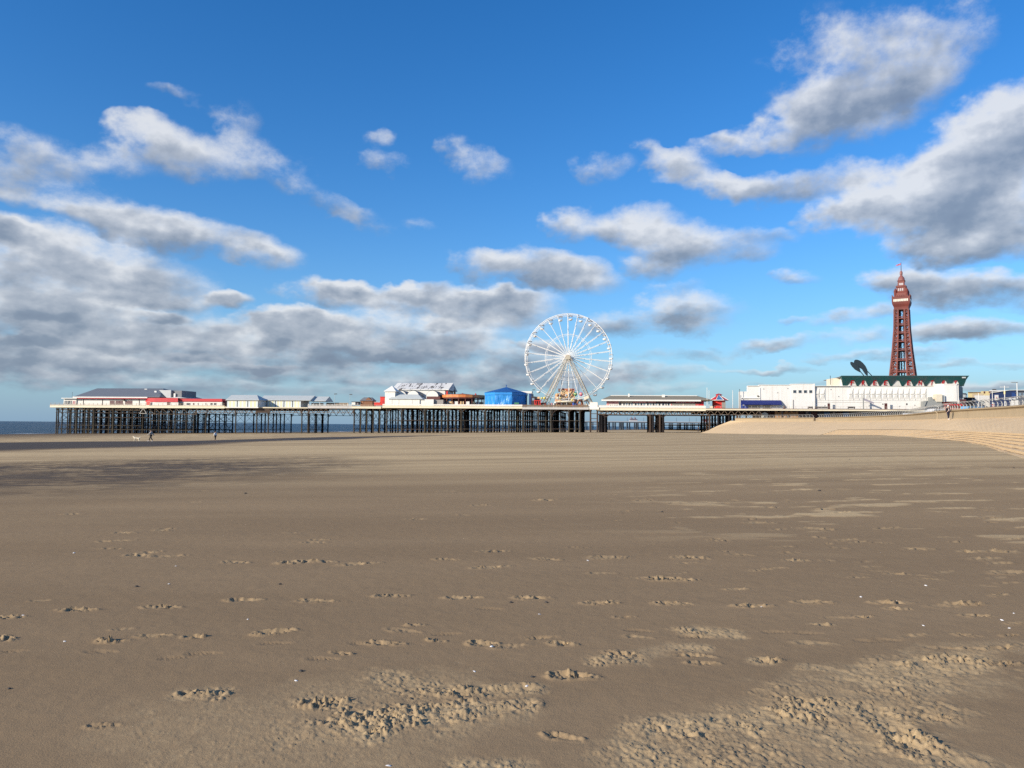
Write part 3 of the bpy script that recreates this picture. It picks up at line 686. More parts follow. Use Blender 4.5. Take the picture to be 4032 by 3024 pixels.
# deck stretches: px0, px1, top py, bottom py (photo), depth, fascia material, name note
DECKS = [(197, 884, 1596.5, 1606, 46, cream, 'sea end'), (884, 1212, 1603, 1607, 24, cream, 'shelters'), (1212, 1385, 1597, 1608, 24, greyf, 'neck'),
         (1385, 1500, 1600, 1608.5, 24, cream, 'neck2'), (1506, 2056, 1598, 1607.5, 38, cream, 'hall'), (2056, 2318, 1603, 1612, 38, greyf, 'wheel'),
         (2352, 2779, 1606, 1617, 26, cream, 'arcade'), (2779, 3640, 1611.5, 1617.5, 60, cream, 'entrance')]
pier = thing('pleasure_pier', 'long iron pleasure pier on braced legs crossing the beach', 'pier', (110, 10, -1), None, 'pier')
DZ = {}
for (p0, p1, y0, y1, dep, fm, nm) in DECKS:
    s0, z1 = q(p0, y0); s1, _ = q(p1, y0); _, z0 = q((p0+p1)/2, y1); z1 = q((p0+p1)/2, y0)[1]
    DZ[nm] = (s0, s1, z0, z1, dep)
    mb = MB(); mb.box(s0, s1, 0.25, dep, z1-0.32, z1-0.02); part('deck', mb, plank, pier)
    mb = MB(); mb.box(s0, s1, -0.05, 0.22, z0, z1)
    mb.box(s0, s1, -0.16, -0.05, z1-0.12, z1+0.02); mb.box(s0, s1, -0.12, -0.05, z0, z0+0.10)
    part('fascia', mb, fm, pier)
    mb = MB(); mb.box(s0-0.02, s0+0.2, 0.22, dep, z0, z1-0.05); mb.box(s1-0.2, s1+0.02, 0.22, dep, z0, z1-0.05); part('end_fascia', mb, fm, pier)
    mb = MB(); mb.box(s0, s1, dep-.2, dep, z0, z1-.05); part('back_fascia', mb, fm, pier)
    for t_ in np.arange(3, dep, 5.0):                     # main beams under the boards
        mb = MB(); mb.box(s0+.3, s1-.3, t_, t_+0.3, z1-1.1, z1-0.32); part('beam', mb, iron, pier)
# block at the end of the wheel deck
s0, z1 = q(2322, 1584); s1, z0 = q(2353, 1612.5)
mb = MB(); mb.box(s0, s1, -0.3, 3.2, z0+0.1, z1); mb.box(s0-.1, s1+.5, -0.45, 3.4, z0, q(2340, 1603)[1])
part('end_block', mb, mat('white_block', (0.80, 0.76, 0.66), 0.6, 0.05, 0.5, streak=0.2), pier)

col_cache = {}
NCOL = [0]
def column(s, t, ztop, r=0.17, m=None, name='column'):
    w = pier_w(s, t, 0); zb = gz(w.x, w.y)-0.6
    m = m or iron; r *= 1.2; key = (round(r, 2), m.name)
    if key not in col_cache:
        mb = MB(); mb.lathe([(r*1.5, 0), (r*1.5, .03), (r, .06), (r, .47), (r*1.35, .48), (r*1.35, .50), (r, .51), (r, .93), (r*1.5, .96), (r*1.6, 1.0)], (0, 0, 0), 8)
        o = raw(name, mb.v, mb.f, m, pier); fixn(o); col_cache[key] = o.data
    else:
        o = bpy.data.objects.new(name, col_cache[key]); col.objects.link(o); o.parent = pier
    ox, oy, oz = OFF[pier.name]
    o.location = (s-ox, t-oy, zb-oz); o.scale = (1, 1, ztop-zb); NCOL[0] += 1
    return zb
def xbrace(mb, a, b, z0, z1, r=0.045):
    """crossed tie rods between two legs (s, t)"""
    mb.bar((a[0], a[1], z0), (b[0], b[1], z1), r*1.4); mb.bar((a[0], a[1], z1), (b[0], b[1], z0), r*1.4)
jit = random.Random(23)
def bent(s, ts, ztop, r=0.17, ms=None, slant=0.0):
    """one cross trestle of the pier: legs in a row going back, struts and crossed ties"""
    mb = MB(); pts = []; s += jit.uniform(-.45, .45); slant += jit.uniform(-.12, .12)
    for i, t in enumerate(ts):
        zb = column(s+slant*i, t, ztop, r, (weed if i == 0 else iron) if ms is None else ms); pts.append((s+slant*i, t, zb+0.6))
    for (a, b) in zip(pts[:-1], pts[1:]):
        h = ztop-a[2]
        for f in (0.20, 0.52, 0.97): mb.bar((a[0], a[1], a[2]+h*f), (b[0], b[1], a[2]+h*f), 0.13)
        xbrace(mb, a, b, a[2]+h*0.52, a[2]+h*0.95); 
        if random.random() < 0.8: xbrace(mb, a, b, a[2]+h*0.05, a[2]+h*0.5)
    part('trestle_bracing', mb, iron, pier)
def lattice(s0, s1, z0, z1, t, m, pitch=None, warren=True, w=0.16):
    mb = MB(); mb.box(s0, s1, t, t+0.22, z1-0.16, z1); mb.box(s0, s1, t, t+0.22, z0, z0+0.16)
    n = max(1, int(round((s1-s0)/(pitch or (z1-z0)*1.15)))); d = (s1-s0)/n
    for i in range(n):
        a, b = s0+i*d, s0+(i+1)*d
        if warren:
            mb.bar((a, t+.1, z0), ((a+b)/2, t+.1, z1), w); mb.bar(((a+b)/2, t+.1, z1), (b, t+.1, z0), w)
        else:
            mb.bar((a, t+.1, z1), (b, t+.1, z0), w); mb.bar((b, t+.1, z0), (b, t+.1, z1), w)
    return part('girder', mb, m, pier)
def spandrel(mb, s, ztop, r, t, side):
    """quarter arch bracket at a leg head"""
    pr = None
    for k in range(9):
        a = math.pi/2*k/8; p = (s+side*r*(1-math.cos(a)), t, ztop-r*(1-math.sin(a)))
        if pr: mb.bar(pr, p, 0.18)
        pr = p
    mb.bar((s, t, ztop-0.1), (s+side*r, t, ztop-0.1), 0.16)
    for k in (2, 4, 6):
        a = math.pi/2*k/8; mb.bar((s+side*r*(1-math.cos(a)), t, ztop-r*(1-math.sin(a))), (s+side*r*(1-math.cos(a)), t, ztop-0.1), 0.10)
def zc(nm): return DZ[nm][2]
# --- sea end: a forest of legs
z0 = zc('sea end')
for px in (215, 222, 240, 262, 278, 300, 334, 345, 366, 391, 424, 441, 470, 499, 519, 560):
    s = q(px, 1650)[0]; ts = [0.6, 8, 16, 24, 32, 41]
    bent(s, ts if px not in (215, 262, 345, 424, 519) else ts[:3], z0-0.3, 0.20 if px not in (300, 366, 441) else 0.34)
for px in (590, 622, 660, 690, 728, 763):
    bent(q(px, 1650)[0], [0.6, 9, 18, 27], zc('sea end')-1.9 if px > 590 else z0-.4, 0.19)
for (a, b, zf) in ((215, 560, .80), (215, 560, .30), (230, 760, .14), (590, 762, .5), (280, 590, .62)):
    sa, sb = q(a, 1650)[0], q(b, 1650)[0]; mb = MB(); zz = -2.9+(z0+2.9)*zf
    mb.bar((sa, 0.55, zz), (sb, 0.55, zz), 0.20); part('waling', mb, rust if zf > .6 else weed, pier)
    mb = MB(); mb.bar((sa, 16, zz), (sb, 16, zz), 0.18); mb.bar((sa, 32, zz), (sb, 32, zz), 0.18); part('waling', mb, iron, pier)
for i, (a, b) in enumerate(((222, 240), (240, 278), (278, 300), (300, 334), (334, 366), (345, 391), (391, 424), (424, 441), (441, 470), (470, 499), (499, 519), (519, 560), (560, 590), (590, 622), (622, 660), (660, 690), (690, 728), (728, 763))):
    sa, sb = q(a, 1650)[0], q(b, 1650)[0]
    for t_ in (0.6, 16.0, 32.0):
        for za0, za1, r_ in ((z0-2.6, z0-.4, .075), (z0-5.4, z0-2.9, .065), (-3.2, z0-5.7, .06)) if i % 3 else ((z0-2.6, z0-.4, .075), (-3.0, z0-3.0, .07)):
            mb = MB(); xbrace(mb, (sa, t_), (sb, t_), za0, za1, r_); part('side_bracing', mb, iron, pier)
sa, sb = q(548, 1620)[0], q(576, 1620)[0]; lattice(sa, sb, z0-2.3, z0-.15, 0.2, mat('pale_girder', (0.48, 0.45, 0.40), .7, .1), pitch=sb-sa)
lattice(q(580, 1620)[0], q(772, 1620)[0], z0-2.5, z0-.1, 0.4, girder_m, warren=False, pitch=2.9, w=.13)
lattice(q(232, 1620)[0], q(548, 1620)[0], z0-1.0, z0-.1, 0.5, girder_m, pitch=1.5, w=.10)
# --- neck: slender trestles under lattice girders
for px, zt in ((812, 'sea end'), (925, 'shelters'), (1010, 'shelters'), (1056, 'shelters'), (1184, 'shelters'), (1213, 'neck'), (1390, 'neck2')):
    bent(q(px, 1650)[0], [0.6, 8, 15.5, 22.5], zc(zt)-1.9, 0.22)
    mb = MB(); s = q(px, 1650)[0]
    for t_ in (0.6, 22.5):
        for sd in (-1, 1): mb.bar((s, t_, zc(zt)-3.0), (s+sd*0.9, t_, zc(zt)-1.95), .16)
    mb.bar((s, 0.5, zc(zt)-1.9), (s, 0.5, zc(zt)), 0.42); part('leg_head', mb, rust, pier)
for a, b, nm in ((764, 925, 'sea end'), (930, 1010, 'shelters'), (1056, 1184, 'shelters'), (1186, 1213, 'shelters'), (1214, 1390, 'neck')):
    sa, sb = q(a, 1620)[0], q(b, 1620)[0]; zt = zc(nm)-.05
    lattice(sa, sb, zt-1.75, zt, 0.3, girder_m, pitch=2.1, w=.15); lattice(sa, sb, zt-2.6, zt-.1, 22.3, iron, pitch=3.0)
mb = MB(); mb.box(q(1005, 1620)[0], q(1060, 1620)[0], .3, .6, zc('shelters')-1.9, zc('shelters')); part('girder_plate', mb, rust, pier)
# --- hall and wheel decks: arched front, thick forest behind
for px in (1390, 1418, 1442, 1471, 1498):
    bent(q(px, 1650)[0], [0.6, 7.5, 15, 22.5], zc('neck2')-.3, 0.20)
ARCH = [1526, 1578, 1668, 1758, 1815, 1907, 2002, 2059, 2117, 2173, 2237, 2283]
zt = zc('hall')-.1
for i, px in enumerate(ARCH):
    s = q(px, 1650)[0]; z_t = zt if px < 2056 else zc('wheel')-.1
    bent(s, [0.5, 8, 15.5, 23, 30, 36.5], z_t, 0.25, None)
    mb = MB()
    nb = ARCH[i+1] if i < len(ARCH)-1 else 2318
    r_ = min(2.7, (q(nb, 1650)[0]-s)*0.46)
    spandrel(mb, s, z_t, r_, 0.4, 1)
    if i: spandrel(mb, s, z_t, min(2.7, (s-q(ARCH[i-1], 1650)[0])*0.46), 0.4, -1)
    part('arch_bracket', mb, rust, pier)
    if i < len(ARCH)-1:
        s2 = q(nb, 1650)[0]; mid = [s+(s2-s)*f for f in ((.33, .67) if s2-s > 7 else (.5,))]
        for sm in mid: bent(sm, [4.5, 12, 19, 27, 34], z_t-.6, 0.17)
        mb = MB(); w = pier_w(s, 0, 0); zb = gz(w.x, w.y); H = z_t-zb
        for f in (.52, .16): mb.bar((s, .45, zb+H*f), (s2, .45, zb+H*f), .17)
        part('waling', mb, rust if i % 2 else weed, pier)
        for t_ in (8, 15.5, 30):
            mb = MB(); xbrace(mb, (s, t_), (s2, t_), zb+H*.52, zb+H*.95, .05); xbrace(mb, (s, t_), (s2, t_), zb+H*.05, zb+H*.52, .05)
            mb.bar((s, t_, zb+H*.52), (s2, t_, zb+H*.52), .14); part('side_bracing', mb, iron, pier)
for px in (2327, 2352):
    bent(q(px, 1650)[0], [0.4, 3.2], zc('wheel')-.05, 0.22, rust)
mb = MB()
for py in (1629, 1648, 1670):
    a, b = q(2327, py), q(2352, py); mb.bar((a[0], .35, a[1]), (b[0], .35, b[1]), .22)
part('waling', mb, rust, pier)
# --- arcade stretch: big twin legs and a lattice girder
za = zc('arcade')-.05
for px in (2360, 2371, 2386): bent(q(px, 1660)[0], [1, 12, 24], za-1.2, 0.36 if px != 2371 else .24, iron)
for px in (2564, 2575, 2600, 2610): bent(q(px, 1660)[0], [0.6, 12.5, 24], za-1.3, 0.30, rust if px in (2564, 2600) else iron)
for a, b in ((2564, 2600), (2575, 2610)):
    mb = MB(); sa, sb = q(a, 1650)[0], q(b, 1650)[0]; xbrace(mb, (sa, 1), (sb, 1), 1.0, za-1.5, .06); xbrace(mb, (sa, 1), (sb, 1), -.6, 1.0, .06); mb.bar((sa, 1, 1.0), (sb, 1, 1.0), .16); part('side_bracing', mb, iron, pier)
for a, b in ((2357, 2558), (2562, 2598), (2602, 2788)):
    lattice(q(a, 1625)[0], q(b, 1625)[0], za-1.5, za, 0.3, girder_m, pitch=2.05, w=.17)
    lattice(q(a, 1625)[0], q(b, 1625)[0], za-1.5, za, 12.3, iron, pitch=2.05); lattice(q(a, 1625)[0], q(b, 1625)[0], za-1.5, za, 24.0, iron, pitch=2.05)
mb = MB()
for px in (2386, 2564, 2610):
    s = q(px, 1650)[0]
    for sd in (-1, 1): mb.bar((s, .6, za-2.4), (s+sd*1.5, .6, za-1.45), .25)
part('leg_head', mb, rust, pier)
# --- entrance stretch
ze = zc('entrance')-.05
for px in (2793, 2828, 2874, 2908):
    bent(q(px, 1650)[0], [0.5, 9, 18, 27], ze-1.5, 0.30, rust if px in (2793, 2908) else iron)
for px in (2990, 3080, 3180, 3290, 3400, 3510, 3620): bent(q(px, 1640)[0], [0.8, 14, 30, 46], ze-.2, 0.28, iron)
lattice(q(2786, 1620)[0], q(3002, 1620)[0], ze-1.6, ze, 0.3, girder_m, pitch=2.4, w=.15); lattice(q(2786, 1620)[0], q(3002, 1620)[0], ze-1.6, ze, 18, iron, pitch=2.4)
# --- railing along the deck edge
rail_m = mat('deck_railing_paint', (0.42, 0.34, 0.25), 0.7, 0.15, 0.8); railw = mat('deck_railing_white', (0.78, 0.74, 0.66), .6, .06)
for nm, m_, h_, pitch in (('sea end', rail_m, .85, 1.9), ('neck', railw, .5, 1.6), ('neck2', rail_m, .6, 1.6), ('hall', railw, .6, 1.5), ('wheel', plank, .9, 1.5), ('arcade', railw, .95, 1.1)):
    s0, s1, z0_, z1_, _ = DZ[nm]; mb = MB(); mb.box(s0, s1, .02, .10, z1_+h_-.08, z1_+h_)
    mb.box(s0, s1, .04, .08, z1_+.12, z1_+h_*(.8 if nm in ('arcade', 'wheel', 'hall') else .35))
    for s in np.arange(s0+.2, s1, pitch): mb.box(s, s+.10, .0, .12, z1_, z1_+h_+.05)
    part('deck_railing', mb, m_, pier)
s0, s1, z0_, z1_, _ = DZ['entrance']; mb = MB()
for s in np.arange(s0+3, s1, 2.2): mb.box(s, s+.07, .3, .37, z1_, z1_+1.1)
mb.box(s0+3, s1, .31, .36, z1_+1.05, z1_+1.1); mb.box(s0+3, s1, .32, .35, z1_+.55, z1_+.58); part('deck_railing', mb, mat('thin_railing', (0.40, 0.36, 0.33), .6, .1), pier)
mb = MB(); mb.box(s0, s1, -.10, .25, z1_+.02, z1_+.18); part('deck_edge', mb, mat('maroon_edge', (0.10, 0.035, 0.03), .7, .15), pier)

# ------------------------------------------------------------------ buildings on the pier
white = mat('white_paint', (0.73, 0.71, 0.65), 0.6, 0.07, 0.4, streak=0.32, grime=(0.55, 0.50, 0.42), bump=0.15, bscale=4)
offwhite = mat('off_white_paint', (0.74, 0.73, 0.68), 0.65, 0.06, 0.4, streak=0.25, grime=(0.5, 0.46, 0.38))
palegrey_roof = mat('pale_metal_roof', (0.46, 0.49, 0.48), 0.55, 0.07, 0.5, streak=0.2)
slate_roof = mat('slate_grey_roof', (0.175, 0.185, 0.195), 0.6, 0.08, 0.4, streak=0.2)
red = mat('red_paint', (0.50, 0.025, 0.035), 0.5, 0.10, 0.6, streak=0.2); brightred = mat('bright_red_paint', (0.62, 0.035, 0.025), 0.45, 0.08, 0.6)
brown_trim = mat('brown_trim', (0.12, 0.055, 0.045), 0.6, 0.15); glass = mat('dark_window_glass', (0.035, 0.05, 0.07), 0.12, 0.1, 2.0, spec=0.6)
pale_glass = mat('pale_window_glass', (0.20, 0.27, 0.33), 0.15, 0.2, 2.0, spec=0.6); shutter = mat('grey_shutter', (0.27, 0.255, 0.22), 0.6, 0.08)
yellowcream = mat('primrose_panel', (0.74, 0.70, 0.45), 0.6, 0.08, 0.6, streak=0.25); bluecream = mat('pale_blue_panel', (0.60, 0.66, 0.66), 0.6, 0.08, 0.6, streak=0.25, grime=(0.6, 0.5, 0.3))
darkpost = mat('dark_post', (0.06, 0.055, 0.05), 0.6, 0.15)
def bx(px0, py0, px1, py1, t0, dep, mb=None):
    """box whose front face shows between two corners of the photograph, t0 metres behind the pier's edge"""
    mb = mb or MB(); s0, z1 = q(px0, py0, t0); s1, z0 = q(px1, py1, t0); return mb.box(s0, s1, t0, t0+dep, z0, z1)
def hip(s0, s1, t0, t1, ze_, zr, r0, r1, over=0.0, thick=0.18, mb=None):
    """hipped (or gabled, r = 0) roof: eaves rectangle, ridge ends inset by r0 / r1"""
    mb = mb or MB(); tm = (t0+t1)/2
    a = [(s0, t0, ze_), (s1, t0, ze_), (s1, t1, ze_), (s0, t1, ze_)]; b = [(x, y, z-thick) for x, y, z in a]; r = [(s0+r0, tm, zr), (s1-r1, tm, zr)]
    o = len(mb.v)
    mb.add(a+b+r, [(0, 1, 9, 8), (2, 3, 8, 9), (1, 2, 9), (3, 0, 8), (0, 4, 5, 1), (1, 5, 6, 2), (2, 6, 7, 3), (3, 7, 4, 0), (4, 7, 6, 5)])
    return mb
def win(th, px0, py0, px1, py1, t, m=None, fm=None, name='window', fr=0.08):
    """window: frame standing 5 cm proud of the wall with its pane a little back"""
    s0, z1 = q(px0, py0, t); s1, z0 = q(px1, py1, t)
    f = MB(); f.box(s0, s0+fr, t-.06, t+.02, z0, z1); f.box(s1-fr, s1, t-.06, t+.02, z0, z1); f.box(s0+fr, s1-fr, t-.06, t+.02, z1-fr, z1); f.box(s0+fr, s1-fr, t-.06, t+.02, z0, z0+fr)
    w = part(name, f, fm or offwhite, th)
    p = MB(); p.box(s0+fr, s1-fr, t-.025, t+.015, z0+fr, z1-fr); part('pane', p, m or glass, w)
    return w
# --- theatre on the sea end
t0 = 5.0; zd = DZ['sea end'][3]
th = thing('pier_theatre', 'long white pier theatre with grey hipped roof on the sea end', 'theatre', (sx_(420), 20, zd), None, 'pier')
s0, zt = q(282, 1567.5, t0); s1 = sx_(575, t0); part('wall', MB().box(s0, s1, t0, 40, zd-.05, zt), white, th)
zr = zy_(500, 1529, 22); ze_ = zy_(430, 1562, t0-1)
sa, sb = sx_(288, t0-1.2), sx_(600, t0-1.2); ra = sx_(378, 22)-sa; rb = sb-sx_(640, 22); 
part('roof', hip(sa, sb+3.0, t0-1.2, 41, ze_, zr, ra, max(rb, 1)+3), slate_roof, th)
part('gutter', MB().box(sa-.2, sb-2.2, t0-1.5, t0-1.0, ze_-.5, ze_-.05), offwhite, th); part('eaves_band', MB().box(sa, sb-2.2, t0-1.25, t0-.9, ze_-.85, ze_-.5), red, th)
mb = MB(); zz = zr; 
mb.prism([(sx_(624, 8), zy_(624, 1536, 8)), (sx_(671, 8), zy_(671, 1536, 8)), (sx_(671, 8), zy_(671, 1566, 8)), (sx_(655, 8), zy_(655, 1566, 8))], 8, 20); part('fly_block', mb, palegrey_roof, th)
part('fly_block_shade_side', MB().box(sx_(672, 9), sx_(714, 9), 9, 20, zy_(690, 1566, 9), zy_(690, 1538, 9)), slate_roof, th)  # right side of the fly block, its shade put into a darker material
part('side_roof', MB().prism([(sx_(655, 7.5), zy_(655, 1566, 7.5)), (sx_(736, 7.5), zy_(730, 1568, 7.5)), (sx_(700, 7.5), zy_(700, 1563, 7.5))], 7.5, 18), palegrey_roof, th)
part('vent', bx(684, 1549, 690, 1564, 8.4, .8), white, th); part('vent', bx(608, 1539, 616, 1545, 9, 1), offwhite, th); part('vent', bx(569, 1531, 579, 1536, 20, 1), offwhite, th)
# flat roofed pavilion at the left end
part('pavilion_wall', bx(251, 1570, 300, 1592, 4.6, 9), white, th); part('pavilion_roof', bx(241, 1566.5, 302, 1569.5, 3.6, 12), offwhite, th)
for a, b in ((254, 259), (261, 266), (268, 276), (278, 283)): win(th, a, 1577, b, 1592, 4.6)
for a in (433, 455, 470, 493): win(th, a, 1578, a+(18 if a in (433, 493) else 14) + (10 if a == 493 else 0), 1592.5, t0, mat('brown_window', (0.16, 0.09, 0.09), .3, .2), brown_trim)
win(th, 286, 1578, 297, 1592, 4.6, mat('pink_window', (0.45, 0.22, 0.22), .4, .2))
for px in (329, 404, 549): 
    s, z_ = q(px, 1570, t0); part('downpipe', MB().box(s-.1, s+.1, t0-.12, t0-.01, zd, z_), darkpost, th)
part('signal_box', bx(481, 1570, 487, 1577, t0-.8, .8), darkpost, th)
# curved bar with the red band
bar = thing('red_banded_bar', 'low white bar with a deep red band beside the theatre', 'building', (sx_(720), 10, zd), None, 'pier')
mb = MB(); mr = MB()
cv = [(573, 5.5), (585, 3.6), (610, 3.0), (660, 2.8), (702, 2.8)]
pw = [(sx_(p, t), t) for p, t in cv]+[(sx_(702, 14), 14), (sx_(573, 14), 14)]
mb.plan(pw, zd-.05, zy_(640, 1583, 3)); mr.plan([(s-.1, t-.25) for s, t in pw], zy_(640, 1583, 3), zy_(640, 1567, 3))
part('curved_wall', mb, white, bar); part('red_band', mr, red, bar)
part('wall', bx(703, 1581.5, 873, 1600, 4.0, 11), white, bar); part('red_band', bx(703, 1569.5, 874, 1581.5, 3.7, 11.5), red, bar)
part('side_wall', bx(869, 1578, 884, 1598, 5, 9), mat('maroon_wall', (0.10, 0.03, 0.03), .7, .15), bar)
for a, b, y0_, m_ in ((576, 592, 1582, brightred), (657, 670, 1583, brown_trim), (706, 723, 1585, glass), (734, 750, 1586, glass), (759, 766, 1586, brown_trim), (778, 782, 1586, glass), (808, 813, 1586, shutter), (828, 838, 1586, glass), (842, 853, 1586, glass)):
    win(bar, a, y0_, b, 1595, 2.75 if a < 700 else 4.0, m_, name='door' if m_ in (brightred, brown_trim) else 'window')
# --- shelters on the neck
zs = DZ['shelters'][3]
def shelter(px0, px1, pe0, pe1, pr0, pr1, ye, yr, yb, t0, dep, label, hips=(1, 1), nb=3, open_=False):
    r = thing('promenade_shelter', label, 'shelter', (sx_((px0+px1)/2), t0+dep/2, zs), 'shelters along the narrow part of the pier', 'pier')
    s0, s1 = sx_(px0, t0), sx_(px1, t0); z1 = zy_(px0, ye, t0); z0 = zy_(px0, yb, t0)
    e0, e1 = sx_(pe0, t0-.6), sx_(pe1, t0-.6); zr_ = zy_(px0, yr, t0+dep/2); ra = max(sx_(pr0, t0+dep/2)-e0, 0.05) if hips[0] else .02; rb = max(e1-sx_(pr1, t0+dep/2), .05) if hips[1] else .02
    part('roof', hip(e0, e1, t0-.6, t0+dep+.6, z1+.12, zr_, ra, rb), palegrey_roof, r)
    if not open_:
        part('wall', MB().box(s0, s1, t0+.05, t0+dep, z0, z1), offwhite, r)
        if not hips[1]: part('gable', MB().add([(e1-.4, t0-.3, z1), (e1-.4, t0+dep+.3, z1), (e1-.4, t0+dep/2, zr_-.25), (e1-.6, t0-.3, z1), (e1-.6, t0+dep+.3, z1), (e1-.6, t0+dep/2, zr_-.25)], [(0, 1, 2), (5, 4, 3), (0, 2, 5, 3), (2, 1, 4, 5), (1, 0, 3, 4)]), offwhite, r)
        d = (s1-s0)/nb
        for i in range(nb):
            a, b = s0+i*d+.18, s0+(i+1)*d-.18; w = (b-a)/5
            for k in range(5): part('panel', MB().box(a+k*w, a+(k+1)*w-.03, t0-.02, t0+.04, z0+.35, z1-.25), (bluecream, yellowcream, offwhite, yellowcream, bluecream)[k], r)
            part('post', MB().box(s0+i*d-.10, s0+i*d+.10, t0-.07, t0+.05, z0, z1), darkpost, r)
        part('post', MB().box(s1-.16, s1+.01, t0-.07, t0+.05, z0, z1), darkpost, r)
        part('sill', MB().box(s0-.1, s1+.1, t0-.2, t0+.04, z0-.1, z0+.3), white, r)
    else:
        for px in (px0+1, (px0+px1)/2-3, px1-2):
            s = sx_(px, t0); part('post', MB().box(s, s+.14, t0, t0+.14, zs, z1), offwhite, r)
        part('seat_wall', MB().box(s0, s1, t0+dep/2, t0+dep/2+.15, zs, z1-.6), offwhite, r); part('seat', MB().box(s0+.2, s1-.2, t0+1, t0+1.5, zs+.35, zs+.5), plank, r)
    return r
shelter(893, 1017, 887, 1019, 905, 1011, 1575.5, 1555, 1605, -1.2, 8, 'primrose panelled shelter with hipped pale roof, nearest the theatre', (1, 1), 3)
shelter(1017, 1186, 1019, 1222, 1030, 1205, 1576, 1557, 1606, 5.5, 8, 'primrose panelled shelter with gabled pale roof, middle one of the row', (0, 0), 5)
shelter(1212, 1260, 1213, 1282, 1215, 1268, 1579.5, 1561, 1597, 7, 7, 'small open shelter with pale gable roof', (0, 0), 2, True)
# --- sheds and kiosks before the hall
zn = DZ['neck2'][3]
r = thing('beach_hut', 'small brown timber hut with grey pitched roof on the pier', 'hut', (sx_(1440), 6, zn), None, 'pier')
s0, z1 = q(1419, 1577, 5); s1 = sx_(1437, 5); wood = mat('brown_timber', (0.22, 0.10, 0.05), .7, .15, 1, streak=.3)
part('wall', MB().box(s0, s0+4.9, 5, 9.5, zn, z1), wood, r)
rid = s0+2.6; part('gable', MB().add([(s0+1.7, 5, z1), (s0+4.9, 5, z1), (s0+4.9, 9.5, z1), (s0+3.2, 5, z1+1.25), (s0+3.2, 9.5, z1+1.25), (s0+1.7, 9.5, z1)], [(0, 1, 3), (1, 2, 4, 3), (2, 5, 4), (5, 0, 3, 4), (0, 5, 2, 1)]), wood, r)
mb = MB(); mb.add([(s0-.3, 4.6, z1-.1), (s0+5.2, 9.9, z1-.1), (s0+5.2, 4.6, z1-.1), (s0-.3, 9.9, z1-.1), (s0+.7, 7.2, z1+1.35), (s0+4.1, 7.2, z1+1.35)], [(0, 2, 5, 4), (2, 1, 5), (1, 3, 4, 5), (3, 0, 4), (0, 3, 1, 2)]); part('roof', mb, slate_roof, r)
part('door', bx(1424, 1580, 1430, 1592, 4.94, .05), mat('hut_door', (0.30, 0.13, 0.06), .6, .1), r)
r = thing('ticket_kiosk', 'tiny white kiosk with dark side left of the timber hut', 'kiosk', (sx_(1398), 5, zn), None, 'pier')
part('wall', bx(1385, 1583, 1399, 1594, 4, 2.4), white, r); part('side_panel', bx(1400, 1583.5, 1411, 1594, 4.4, 2), mat('grey_panel', (.22, .2, .2), .6, .1), r); part('roof', bx(1383, 1581, 1413, 1583, 3.8, 3), darkpost, r)
r = thing('red_booth', 'tall plain red booth at the left corner of the white hall', 'booth', (sx_(1505), 4, zn), None, 'pier')
part('wall', bx(1497, 1563, 1514, 1596, 3, 3), brightred, r); part('cap', bx(1496, 1561.5, 1514.5, 1563, 2.8, 3.4), red, r); part('door', bx(1505, 1577, 1511, 1594, 2.94, .05), red, r)
r = thing('red_counter', 'low red counter left of the tall red booth', 'counter', (sx_(1483), 4, zn), None, 'pier')
part('front', bx(1473, 1584, 1496, 1597, 3, 2), brightred, r); part('top', bx(1472, 1582.8, 1496.3, 1584, 2.8, 2.4), offwhite, r)
# --- the white hall
zh = DZ['hall'][3]
h = thing('white_hall', 'white pier hall with streaked pitched roof and three arched bays', 'hall', (sx_(1640), 18, zh), None, 'pier')
streaky = bpy.data.materials.new('streaked_white_roof'); streaky.use_nodes = True; t = streaky.node_tree; b = t.nodes['Principled BSDF']
v = N(t, 'ShaderNodeTexCoord').outputs['Object']; st = noise(t, V(t, 'MULTIPLY', v, (1.6, .15, .22)), 1.0, 6, .65); st2 = noise(t, V(t, 'MULTIPLY', v, (.5, .3, .7)), 1.0, 4, .6)
k = smooth(t, M(t, 'ADD', st, M(t, 'MULTIPLY', M(t, 'SUBTRACT', st2, .5), .7)), .50, .62)
t.links.new(mixc(t, k, (.66, .65, .62), (.10, .09, .08)), b.inputs['Base Color']); b.inputs['Roughness'].default_value = .7
tw = 14.0; zr = zy_(1650, 1508.5, tw+8); ze_ = zy_(1650, 1534, tw); s0, s1 = sx_(1532, tw), sx_(1752, tw)
part('wall', MB().box(s0, s1, tw, tw+16, zh, ze_), white, h)
sr0, sr1 = sx_(1539, tw+8), sx_(1772, tw+8)
part('roof', hip(sx_(1548, tw), sx_(1767, tw), tw-.5, tw+16.5, ze_+.1, zr, .02, .02, thick=.3), streaky, h)
e0 = sx_(1764, tw); part('roof_verge', MB().add([(e0-2.2, tw-.6, ze_+.13), (e0+.35, tw-.6, ze_+.13), (e0-2.2, tw+8, zr+.06), (e0+.35, tw+8, zr+.06), (e0-2.2, tw-.6, ze_-.2), (e0+.35, tw-.6, ze_-.2), (e0-2.2, tw+8, zr-.25), (e0+.35, tw+8, zr-.25)], [(0, 1, 3, 2), (4, 6, 7, 5), (0, 4, 5, 1), (1, 5, 7, 3), (2, 3, 7, 6), (0, 2, 6, 4)]), white, h)
